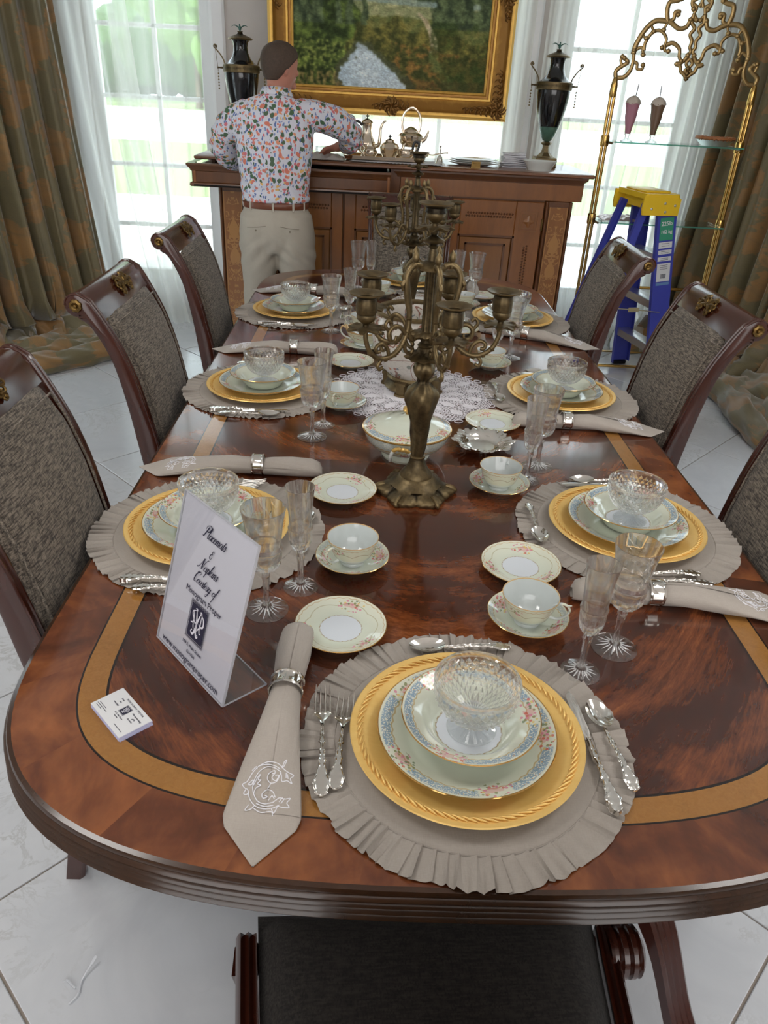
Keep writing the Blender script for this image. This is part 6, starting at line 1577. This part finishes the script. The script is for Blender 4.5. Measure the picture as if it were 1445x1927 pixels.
def man():
    t = empty('person', (-.565, 4.58, 0), 0, 'man in floral shirt and beige trousers, back turned, working at the open sideboard drawer', 'person')
    SK = plain('skin', srgb(188, 128, 108), .5, nz=.06, nsc=20, sss=.05); HR = plain('brown_hair', srgb(74, 58, 46), .7, nz=.45, nsc=120, bump=.9)
    TR = plain('beige_chinos', srgb(178, 170, 156), .9, nz=.04, nsc=60, bump=.15); SH = shirt_mat(); BL = plain('brown_leather', srgb(110, 58, 34), .4, coat=.2)
    # local frame: origin on the floor under him, +y toward the sideboard
    torso = [(0, .0, .90, .170, .115), (0, -.005, .97, .168, .112), (.0, -.005, 1.06, .172, .110), (0, -.01, 1.18, .186, .115), (0, -.005, 1.30, .196, .118), (0, .005, 1.40, .195, .110), (.0, .02, 1.475, .165, .088), (.0, .03, 1.515, .095, .068), (.01, .045, 1.55, .060, .060)]
    armR = [(.13, .02, 1.440, .062, .066), (.235, .06, 1.430, .062, .066), (.35, .13, 1.395, .058, .06), (.41, .21, 1.335, .052, .054), (.40, .30, 1.30, .046, .046), (.365, .375, 1.275, .038, .038), (.32, .43, 1.262, .030, .028)]
    armL = [(-.13, .02, 1.435, .062, .068), (-.215, .03, 1.39, .062, .066), (-.285, .07, 1.31, .056, .060), (-.30, .13, 1.235, .050, .052), (-.27, .22, 1.185, .044, .044), (-.22, .30, 1.155, .036, .036), (-.18, .36, 1.135, .028, .028)]
    head = [(.014, .05, 1.52, .058, .058), (.02, .055, 1.56, .058, .062), (.028, .060, 1.60, .066, .080), (.030, .062, 1.65, .076, .094), (.030, .060, 1.70, .078, .096), (.028, .055, 1.74, .066, .082), (.027, .05, 1.768, .036, .045)]
    face = Vector((.84, .54, 0))   # he looks toward the right
    legL = [(-.085, .0, .92, .098, .11), (-.095, .0, .80, .100, .115), (-.105, .01, .66, .088, .098), (-.12, .02, .50, .066, .072), (-.13, .0, .34, .058, .062), (-.135, -.02, .18, .046, .05), (-.14, -.03, .07, .040, .045)]
    legR = [(.085, .0, .92, .098, .11), (.10, -.005, .80, .104, .118), (.115, .0, .66, .092, .10), (.135, .02, .50, .068, .072), (.145, .01, .34, .058, .062), (.15, -.01, .18, .046, .05), (.155, -.02, .07, .040, .045)]
    def infl(P, e, a=0, b=None): return [(x, y, z, rx+e, ry+e) for x, y, z, rx, ry in P[a:b]]
    m = MB()
    limb(m, infl(torso, -.012)); limb(m, infl(armR, -.012, 0, 6)+[(.32, .43, 1.262, .028, .022)], side=(0, 0, 1)); limb(m, infl(armL, -.012, 0, 6)+[(-.18, .36, 1.135, .026, .022)], side=(0, 0, 1)); limb(m, infl(legL, -.012)); limb(m, infl(legR, -.012))
    limb(m, head, 24, side=(face.y, -face.x, 0), p=2.0)
    # facial relief: brow, nose, lips, chin, jaw, ears
    hc = Vector((.030, .062, 1.65)); sd = Vector((face.y, -face.x, 0))
    def bump(p, r, sx=1, sz=1, k=10):
        rows = [[p+sd*(r*sx*sin(pi*i/6)*cos(2*pi*j/k))+face*(r*sin(pi*i/6)*sin(2*pi*j/k))+Vector((0, 0, r*sz*cos(pi*i/6))) for j in range(k)] for i in range(7)]; m.grid(rows, cu=True)
    bump(hc+face*.086+Vector((0, 0, -.004)), .016, .7, 1.8); bump(hc+face*.100+Vector((0, 0, -.016)), .013, .8, 1)
    bump(hc+face*.080+Vector((0, 0, .026)), .020, 2.2, .55); bump(hc+face*.082+Vector((0, 0, -.046)), .013, 1.7, .7); bump(hc+face*.072+Vector((0, 0, -.078)), .022, 1.4, 1)
    for s_ in (-1, 1): bump(hc+sd*s_*.079-face*.004+Vector((0, 0, -.002)), .017, .45, 1.8); bump(hc+sd*s_*.035+face*.074+Vector((0, 0, -.022)), .018, 1, .9)
    # feet inside the shoes
    for x, y in ((-.14, -.03), (.155, -.02)): limb(m, [(x, y-.04, .045, .036, .035), (x, y+.05, .04, .040, .03), (x, y+.17, .028, .036, .020)], side=(1, 0, 0))
    # hands: palm, four fingers, thumb
    def hand(w0, pd, nrm, s_, curl):
        pd = pd.normalized(); nrm = nrm.normalized(); sd_ = pd.cross(nrm).normalized()*s_
        limb(m, [(*w0, .028, .022), (*(w0+pd*.045), .040, .018), (*(w0+pd*.088), .040, .015)], 14, side=tuple(sd_), sub=3)
        for k, L in enumerate((.072, .082, .076, .060)):
            b = w0+pd*.082+sd_*(-.030+.020*k); P = [b]; a = .25
            for q in range(3):
                a += curl; P.append(P[-1]+(pd*cos(a)-nrm*sin(a))*L*(.42, .33, .25)[q])
            limb(m, [(*P[0], .0095, .0095), (*P[1], .009, .009), (*P[2], .0085, .0085), (*P[3], .007, .007)], 9, side=tuple(sd_), sub=3)
        b = w0+pd*.022-sd_*.030; P = [b, b+(pd*.6-sd_*.8-nrm*.2).normalized()*.035, b+(pd*.9-sd_*.6-nrm*.5).normalized()*.066]
        limb(m, [(*P[0], .014, .013), (*P[1], .011, .011), (*P[2], .0085, .0085)], 9, side=tuple(nrm), sub=4)
    hand(Vector((.325, .425, 1.262)), Vector((-.72, .50, -.22)), Vector((0, .2, 1)), 1, .35)
    hand(Vector((-.182, .355, 1.137)), Vector((.55, .55, -.25)), Vector((0, .2, 1)), -1, .4)
    body = remeshed(m, 'body', SK, t, .0075, 2)
    # shirt
    m = MB(); limb(m, [(0, -.006, .998, .192, .134), (0, -.006, 1.02, .190, .132)]+infl(torso, .017, 2, 7)+[(.0, .03, 1.512, .105, .080)], 28)
    sl = infl(armR, .018, 0, 5); limb(m, sl+[(.395, .345, 1.287, .060, .060)], side=(0, 0, 1)); sl = infl(armL, .018, 0, 5); limb(m, sl+[(-.25, .26, 1.17, .056, .056)], side=(0, 0, 1))
    o = remeshed(m, 'shirt', SH, t, .011, 4)
    me = o.data; nn = [v.normal.copy() for v in me.vertices]   # creases
    for v, n_ in zip(me.vertices, nn):
        p = v.co; w_ = max(0, 1-abs(p.z-1.05)/.14)*.5+max(0, abs(p.x)-.15)*3
        d = .010*w_*sin(p.z*95+p.x*24+6*mnoise.noise(p*7))*(.6+mnoise.noise(p*5))+.005*mnoise.noise(p*9); v.co += n_*d
    m = MB(); rows = []   # collar
    for k in range(25):
        a = 2*pi*k/24; c = Vector((.010+.072*cos(a), .036+.070*sin(a), 1.532+.012*(-sin(a)))); od = Vector((cos(a), sin(a), 0))
        rows.append([c+Vector((0, 0, .018)), c+od*.006+Vector((0, 0, .022)), c+od*.020+Vector((0, 0, -.012)), c+od*.018+Vector((0, 0, -.016)), c-od*.002+Vector((0, 0, -.01))])
    m.grid(rows, cu=True); m.build('collar', SH, o, ang=180)
    # trousers
    m = MB(); limb(m, [(0, -.004, .99, .176, .118), (0, -.005, .93, .190, .130), (0, -.012, .86, .198, .140), (0, -.008, .79, .186, .134), (0, 0, .74, .15, .11)], 28)
    limb(m, infl(legL, .020)+[(-.14, -.028, .05, .060, .066)]); limb(m, infl(legR, .020)+[(.155, -.018, .05, .060, .066)])
    for s_ in (-1, 1): bump2 = Vector((s_*.085, -.085, .86)); limb(m, [(bump2.x, bump2.y+.02, bump2.z+.06, .05, .03), (bump2.x, bump2.y, bump2.z, .085, .062), (bump2.x, bump2.y+.02, bump2.z-.08, .07, .05)])
    o = remeshed(m, 'trousers', TR, t, .010, 5); me = o.data; nn = [v.normal.copy() for v in me.vertices]
    for v, n_ in zip(me.vertices, nn):
        p = v.co; w_ = exp(-((p.z-.72)/.07)**2)+.5*exp(-((p.z-.45)/.08)**2); v.co += n_*(.005*w_*sin(p.z*70+abs(p.x)*60+3*mnoise.noise(p*6)))
    for s_ in (-1, 1): MB().tube([(s_*.040, -.166, .884), (s_*.085, -.171, .878), (s_*.145, -.150, .872)], .0016, 5).build('pocket_welt', plain('dark_trim_cloth', srgb(128, 120, 106), .9) if s_ < 0 else bpy.data.materials['dark_trim_cloth'], o)  # welts and buttons share a plain darker cloth colour
    for s_ in (-1, 1): MB().lathe([(0, .0020), (.004, .0015), (.005, 0)], 12).xf(Matrix.Translation((s_*.095, -.169, .860)) @ Matrix.Rotation(RD(90), 4, 'X')).build('button', bpy.data.materials['dark_trim_cloth'], o)
    rows = []
    for k in range(49):
        a = 2*pi*k/48; c = (.184*math.copysign(abs(cos(a))**.95, cos(a)), -.004+.126*math.copysign(abs(sin(a))**.95, sin(a))); rows.append([(c[0], c[1], .965), (c[0]*1.02, c[1]*1.02, .968), (c[0]*1.02, c[1]*1.02, .996), (c[0], c[1], .999)])
    b = MB().grid(rows).build('belt', BL, t, ang=180)
    for x in (-.13, .0, .11, .165):
        y = -.004-.131*(max(0, 1-(x/.187)**2))**.5; MB().bbox((x, y-.002, .980), (.012, .006, .046), .001).build('belt_loop', TR, o)
    # hair cap
    m = MB(); rows = []
    for j in range(13):
        ph = j/12; row = []
        for k in range(36):
            a = 2*pi*k/36; dr = face*cos(a)+sd*sin(a); back = (1-cos(a))/2      # 0 at the face, 1 at the nape
            low = lerp(.062, -.056, min(1, back*1.25)); zz = lerp(.125, low, ph)
            zc = 1.65+zz; r_ = interp(zc, [(1.56, .058), (1.60, .070), (1.65, .084), (1.70, .086), (1.74, .073), (1.768, .040), (1.778, .0)])
            rr = r_*(1.0+.17*abs(cos(a)))+.003
            if ph > .97: rr -= .008
            c = hc-Vector((0, 0, 0)); row.append(Vector((.029, .058, zc))+dr*rr*(1+.02*mnoise.noise(Vector((a*4, zz*60, 1)))))
        rows.append(row)
    m.grid(rows, cu=True); m.build('hair', HR, t, ang=180)
    for x, y in ((-.14, -.03), (.155, -.02)):
        MB().tube(bez([(x, y-.075, .04), (x, y, .045), (x, y+.10, .040), (x, y+.19, .028), (x, y+.235, .022)], 4), [.036, .042, .045, .047, .046, .046, .045, .045, .044, .044, .043, .043, .040, .036, .030, .018, .008], 14, flat=.75).build('shoe', BL, t)
    return t
man()
# ================================================================== BRASS SHELF STAND AND WHAT STANDS ON IT
M_SHELFG = thin_glass('shelf_glass', (.90, .97, .95), .1); M_GEDGE = plain('green_glass_edge', srgb(120, 190, 170), .1, tr=.6)
EY, EX0, EX1 = 5.02, 1.365, 2.185
M_ORM = plain('brass_scrollwork', srgb(176, 148, 100), .36, .85, nz=.25, nsc=30, bump=.1)
def etagere():
    t = empty('shelf_stand', (0, EY, 0), 0, 'tall brass shelf stand with scrollwork crest and glass shelves before the right window', 'shelf stand')
    for x in (EX0, EX1):
        m = MB()
        for dx in (-.011, .011): m.lathe([(.0095, .02), (.0095, 1.66)], 14, (x+dx, 0, 0))
        m.lathe([(.019, 1.60), (.022, 1.61), (.020, 1.66), (.015, 1.69), (.010, 1.70), (0, 1.70)], 20, (x, 0, 0))
        for z in (.93, 1.372): m.lathe([(.024, z-.03), (.026, z-.02), (.026, z+.02), (.024, z+.03)], 16, (x, 0, 0))
        m.build('post', M_BRASS_B, t)
        MB().tube([(x, -.17, .02), (x, .17, .02)], .011, 10).lathe([(0, 0), (.016, 0), (.016, .014), (0, .03)], 12, (x, -.17, 0)).lathe([(0, 0), (.016, 0), (.016, .014), (0, .03)], 12, (x, .17, 0)).build('foot_rail', M_BRASS_B, t)
    for y, z, r in ((-.165, .035, .010), (.165, .035, .006), (0, .52, .010)): MB().tube([(EX0, y, z), (EX1, y, z)], r, 10).build('cross_rail', M_BRASS_B, t)
    c = (EX0+EX1)/2
    for z, (dz0) in ((1.372, 0), (.925, 0)):
        s_ = MB().box((c, 0, z), (EX1-EX0-.05, .26, .008)).build('glass_shelf', M_SHELFG, t, smooth=False)
        MB().box((c, -.1305, z), (EX1-EX0-.05, .002, .008)).build('polished_edge', M_GEDGE, s_, smooth=False)
        for x in (EX0+.022, EX1-.022): MB().tube([(x, -.08, z-.008), (x, .08, z-.008)], .007, 8).build('shelf_clip', M_BRASS, t)
    # crest: mirrored scrolls in the x-z plane
    H = (EX1-EX0)/2
    def S(pts, r=.009, par=None, r1=None, w_=None):
        for sg_ in ((-1, 1) if w_ is None else (w_,)):
            P = bez([(c+sg_*x, 0, z) for x, z in pts], 6); n = len(P); rr = [lerp(r, r1 or r*.8, i/(n-1)) for i in range(n)]; mm.tube(P, [q*1.45 for q in rr], 8, flat=.45, upv=(0, 1, 0))
            e = P[-1]; mm.lathe([(0, -.015), (.012, -.008), (.016, 0), (.012, .008), (0, .015)], 10, e, sy=.6)
    mm = MB()
    S([(H, 1.70), (H+.004, 1.735), (H-.035, 1.765), (H-.055, 1.78), (H-.03, 1.80)]); S([(H-.004, 1.70), (H-.045, 1.705), (H-.075, 1.735), (H-.085, 1.78), (H-.078, 1.84)])
    S([(H, 1.735), (H-.02, 1.76), (H-.012, 1.79), (H-.018, 1.805)], .007); S([(H-.085, 1.785), (H-.11, 1.775), (H-.115, 1.75), (H-.145, 1.75), (H-.145, 1.77)], .007)
    S([(H-.078, 1.82), (H-.085, 1.87), (H-.12, 1.94), (H-.17, 1.985), (H-.24, 1.985), (H-.27, 1.975), (.10, 1.955), (.06, 1.965), (.045, 2.0)], .0105); S([(H-.08, 1.84), (H-.12, 1.855), (H-.135, 1.82)], .007)
    S([(H-.135, 1.84), (H-.135, 1.88), (H-.165, 1.93), (H-.21, 1.94), (.16, 1.905), (.165, 1.865), (.175, 1.86)], .0075); S([(.16, 1.87), (.12, 1.885), (.075, 1.86), (.065, 1.82), (.05, 1.80)], .0085); S([(.155, 1.88), (.158, 1.85), (.135, 1.845)], .007)
    S([(H-.10, 1.92), (H-.135, 1.90)], .006); S([(H-.15, 1.965), (H-.17, 1.935)], .006); S([(H-.24, 1.985), (H-.225, 1.945)], .006)
    S([(.17, 1.98), (.185, 2.03), (.18, 2.075), (.14, 2.085), (.115, 2.095)], .010); S([(.165, 1.985), (.14, 2.0), (.14, 2.03), (.115, 2.035), (.12, 2.02)], .008); S([(.12, 2.09), (.135, 2.13), (.11, 2.165), (.07, 2.16), (.05, 2.12), (.055, 2.08), (.04, 2.05)], .009); S([(.135, 2.11), (.115, 2.105)], .007)
    S([(.0, 2.225), (.03, 2.20), (.02, 2.18), (.035, 2.155), (.012, 2.13), (.03, 2.10), (.055, 2.08), (.025, 2.06), (.03, 2.03), (.012, 2.0)], .008); S([(.012, 2.06), (.0, 2.09), (.012, 2.12)], .007)
    S([(.03, 2.03), (.035, 1.99), (.012, 1.96), (.03, 1.93), (.012, 1.90), (.016, 1.87), (.006, 1.85), (.018, 1.83)], .008)
    S([(.012, 1.84), (.025, 1.815), (.05, 1.79), (.078, 1.785), (.05, 1.775), (.04, 1.75), (.018, 1.735), (.0, 1.715)], .0085); S([(.0, 1.815), (.018, 1.79), (.0, 1.765)], .007); S([(.0, 1.765), (.018, 1.755), (.0, 1.74)], .006)
    mm.build('scrollwork_crest', M_ORM, t, ang=180)
etagere()
def shake(x, col, label):
    t = empty('milkshake', (x, EY-.03, 1.376), 0, label, 'milkshake', 'milkshakes on the glass shelf')
    MB().lathe([(0, 0), (.034, 0), (.036, .004), (.022, .010), (.012, .018), (.012, .028), (.018, .036), (.017, .04), (0, .04)], 30).build('glass_foot', M_CRYSTAL, t)
    MB().lathe([(.0, .039), (.017, .040), (.022, .075), (.034, .125), (.036, .165), (.042, .195), (.043, .20), (.040, .20), (.038, .195), (.0, .19)], 30, mod=lambda a, i, r, z: (r*(1-.03*abs(sin(5*a))), z)).build('glass_bowl', plain('milkshake_'+col[0], srgb(*col[1]), .25, coat=.6), t)
    MB().lathe([(.042, .196), (.044, .204), (.038, .220), (.024, .232), (0, .238)], 30, mod=lambda a, i, r, z: (r*(1+.06*sin(5*a+i*2)), z+.003*sin(4*a))).build('whipped_cream', plain('cream_'+col[0], srgb(196, 184, 172), .7), t)
    MB().tube([(.004, 0, .19), (.014, 0, .30)] if 'pink' in col[0] else [(.0, 0, .19), (-.002, 0, .295)], .003, 8).build('straw', plain('straw_'+col[0], srgb(110, 96, 100), .4), t)
shake(1.485, ('pink', (178, 122, 140)), 'pink strawberry milkshake model with straw on the upper glass shelf'); shake(1.635, ('brown', (116, 92, 74)), 'brown chocolate milkshake model with straw, right of the pink one')
def pie():
    t = empty('pie', (2.02, EY-.02, 1.376), 0, 'lattice-top cherry pie in a fluted foil tin on the upper glass shelf', 'pie')
    MB().lathe([(0, 0), (.072, 0), (.105, .030), (.108, .032), (.10, .032), (.07, .006), (0, .006)], 80, mod=lambda a, i, r, z: (r*(1+.018*cos(40*a)), z)).build('foil_tin', plain('foil', (.85, .86, .88), .3, .9), t)
    MB().lathe([(.0, .034), (.06, .036), (.095, .034), (.100, .030)], 40).build('cherry_filling', plain('cherry', srgb(74, 26, 22), .3), t)
    cr = plain('baked_crust', srgb(158, 98, 56), .6, nz=.2, nsc=40, bump=.4)
    MB().lathe([(.094, .030), (.104, .030), (.116, .038), (.112, .048), (.098, .048), (.090, .038)], 60, mod=lambda a, i, r, z: (r, z+.003*sin(26*a))).build('crust_rim', cr, t)
    for s_ in (0, 1):
        for k in range(5):
            o = -.072+.036*k; L = sqrt(max(0, .096**2-o*o)); P = [(q*L, o, .043+.003*sin(q*9+k*2+s_*2)) if s_ == 0 else (o, q*L, .043+.003*sin(q*9+k*2+s_)) for q in [-1+.2*j for j in range(11)]]
            MB().tube(P, .0075, 7, flat=.5).build('lattice_strip', cr, t)
pie()
lumpy = lumpy_cloth('crumpled_napkin', (1.53, EY-.02, .9305), .24, .18, .035, plain('iridescent_wrap', srgb(190, 178, 176), .25, .3, bump=.6, nsc=40), 'crumpled pale napkin on the lower glass shelf beside the ladder', 'napkin', 2)

# ================================================================== STEPLADDER
def ladder():
    t = empty('stepladder', (1.60, 4.76, 0), RD(12), 'blue fibreglass stepladder with yellow top standing behind the right chairs', 'ladder')
    BLU = plain('blue_fibreglass', srgb(66, 74, 172), .4, nz=.05, nsc=40); YEL = plain('yellow_plastic', srgb(242, 200, 44), .4); ALU = plain('aluminium', (.72, .73, .75), .32, .9)
    # front (step) rails lean to +x side; frame open along x; depth y
    HZ = 1.105
    def rail(p0, p1, w_, d, name='rail', flip=1):
        p0, p1 = Vector(p0), Vector(p1); ax = (p1-p0).normalized(); dx = Vector((1, 0, 0))-ax*ax.x; dx.normalize(); dy = ax.cross(dx)
        sec = [(-w_/2, 0), (w_/2, 0), (w_/2, d*flip), (w_/2-.004, d*flip), (w_/2-.004, .004*flip), (-w_/2+.004, .004*flip), (-w_/2+.004, d*flip), (-w_/2, d*flip)]
        m = MB().grid([[p+dx*a+dy*b for a, b in sec] for p in (p0, p1)], cu=True); m.f += [list(range(8)), [8+q for q in range(8)][::-1]]; m.m += [0, 0]; return m.build(name, BLU, t, smooth=False)
    fr = []
    for s_ in (-1, 1):   # s_=-1 nearer the camera
        fr.append(rail((.18, s_*.235, .02), (.055, s_*.155, HZ-.02), .120, .028, flip=-s_)); rail((-.36, s_*.21, .02), (-.07, s_*.14, HZ-.03), .045, .022, flip=-s_)
        for (x, y, w_) in ((.18, s_*.235, .095), (-.36, s_*.21, .055)): MB().bbox((x, y, .014), (w_, .04, .028), .006).build('rubber_foot', M_BLACK, t)
    for k, z in enumerate((.25, .52, .79)):
        f = (z-.02)/(HZ-.04); x = lerp(.18, .055, f); w_ = lerp(.235, .155, f)*2-.01
        st = MB().bbox((x-.005, 0, z), (.095, w_, .022), .003).build('step', ALU, t); MB().box((x-.05, 0, z-.015), (.004, w_, .04)).build('step_lip', ALU, st, smooth=False)
    for z in (.24, .58):
        f = z/HZ; x = lerp(-.36, -.07, f); w_ = lerp(.21, .14, f); MB().tube([(x, -w_, z), (x, w_, z)], .009, 8).build('rear_brace', M_BRASS_B if z < .3 else ALU, t)
    sp = plain('zinc_plated_steel', (.78, .70, .46), .35, .8)
    for s_ in (-1, 1):
        y = s_*.20; a, b = (.12, y, .47), (-.24, y, .50); mid = (-.05, y-.004*s_, .485)
        for p, q in ((a, mid), (mid, b)):
            p, q = Vector(p), Vector(q); m = MB().tube([p, q], .012, 4, flat=.25); m.build('spreader', sp, t, smooth=False)
        MB().box(mid, (.07, .005, .026)).lathe([(0, -.004), (.006, -.003), (.006, .003), (0, .004)], 8, (mid[0]-.02, mid[1], mid[2])).build('spreader_joint', sp, t, smooth=False)
    # moulded top
    m = MB(); m.prism([(-.10, -.165), (-.09, -.175), (.10, -.175), (.115, -.16), (.115, .16), (.10, .175), (-.09, .175), (-.10, .165)], HZ, HZ+.028)
    for s_ in (-1, 1):
        m.prism([(-.11, HZ-.085), (.115, HZ-.085), (.118, HZ+.005), (-.115, HZ+.02), (-.118, HZ-.05)], -.007, .007, f=lambda x, y, z, s_=s_: (x, s_*.172+z, y))
    for x in (-.045, .045): m.box((x, 0, HZ-.03), (.012, .33, .06))
    m.box((.112, 0, HZ-.03), (.008, .33, .09)); tp = m.build('top_cap', YEL, t, smooth=False)
    for s_ in (-1, 1):
        for x, z in ((-.06, HZ-.05), (.02, HZ-.02), (.03, HZ-.065), (.085, HZ-.03)): MB().lathe([(0, .005), (.005, .004), (.008, 0)], 10).xf(Matrix.Translation((x, s_*.180, z)) @ Matrix.Rotation(RD(90)*s_*-1 if s_ > 0 else RD(90), 4, 'X')).build('rivet', ALU, tp)
    MB().bbox((0, 0, HZ+.033), (.16, .24, .012), .004).build('tool_tray', YEL, tp)
    # stickers on the near front rail
    p0, p1 = Vector((.18, -.235, .02)), Vector((.055, -.155, HZ-.02)); ax = (p1-p0).normalized(); dx = (Vector((1, 0, 0))-ax*ax.x).normalized(); dn = dx.cross(ax).normalized(); dn = dn if dn.y < 0 else -dn
    def SM(f): 
        p = p0.lerp(p1, f)+dn*.0012; M_ = Matrix((dx, ax, dx.cross(ax))).transposed().to_4x4(); M_.translation = p; return M_
    def stick(f, h, mat, w_=.086): MB().box((0, 0, 0), (w_, h, .0006)).xf(SM(f)).build('sticker', mat, fr[0], smooth=False)
    GR = plain('sticker_green', srgb(60, 150, 118), .5); WH = plain('sticker_white', srgb(218, 220, 224), .5); BB = plain('sticker_blue', srgb(104, 140, 188), .5)
    stick(.87, .125, GR)
    zf = SM(.89) @ Matrix.Translation((0, 0, .0008)); 
    for s_, f, sz in (('225lb', .897, .032), ('102 kg', .855, .027)): text(s_, sz, fr[0], SM(f) @ Matrix.Translation((0, 0, .0008)), mat=WH, bold=.0006)
    stick(.787, .034, WH); stick(.750, .024, WH); stick(.714, .024, WH); stick(.642, .105, WH); stick(.580, .016, BB)
    for f in (.795, .782, .754, .746, .717, .709, .680, .670, .660): MB().box((0, 0, .0007), (.050, .0022, .0002)).xf(SM(f)).build('sticker_print', M_INK, fr[0], smooth=False)
    m = MB(); rnd = random.Random(1); x = -.016
    while x < .018: w_ = rnd.choice((.0008, .0014, .002)); m.box((x, -.0, .0007), (w_, .026, .0002)); x += w_+rnd.choice((.0008, .0016))
    b_ = m.xf(SM(.622)).build('barcode', M_INK, fr[0], smooth=False); b_['kind'] = 'stuff'
ladder()
# torn scrap of plastic on the floor by the table
o = MB().tube(bez([(0, 0, .004), (.012, .02, .006), (.010, .045, .005), (.02, .07, .012), (.028, .085, .02)], 5), [.0016]*10+[.002]*6+[.0035]*5, 6, flat=.4).tube([(.002, .03, .004), (-.02, .045, .006), (-.026, .04, .004)], [.002, .0025, .001], 6, flat=.4).build('plastic_scrap', plain('clear_plastic', srgb(226, 230, 236), .3, tr=.3)); o.location = (-.535, .80, 0); tag(o, 'small torn scrap of clear plastic on the marble floor at the bottom left', 'scrap')
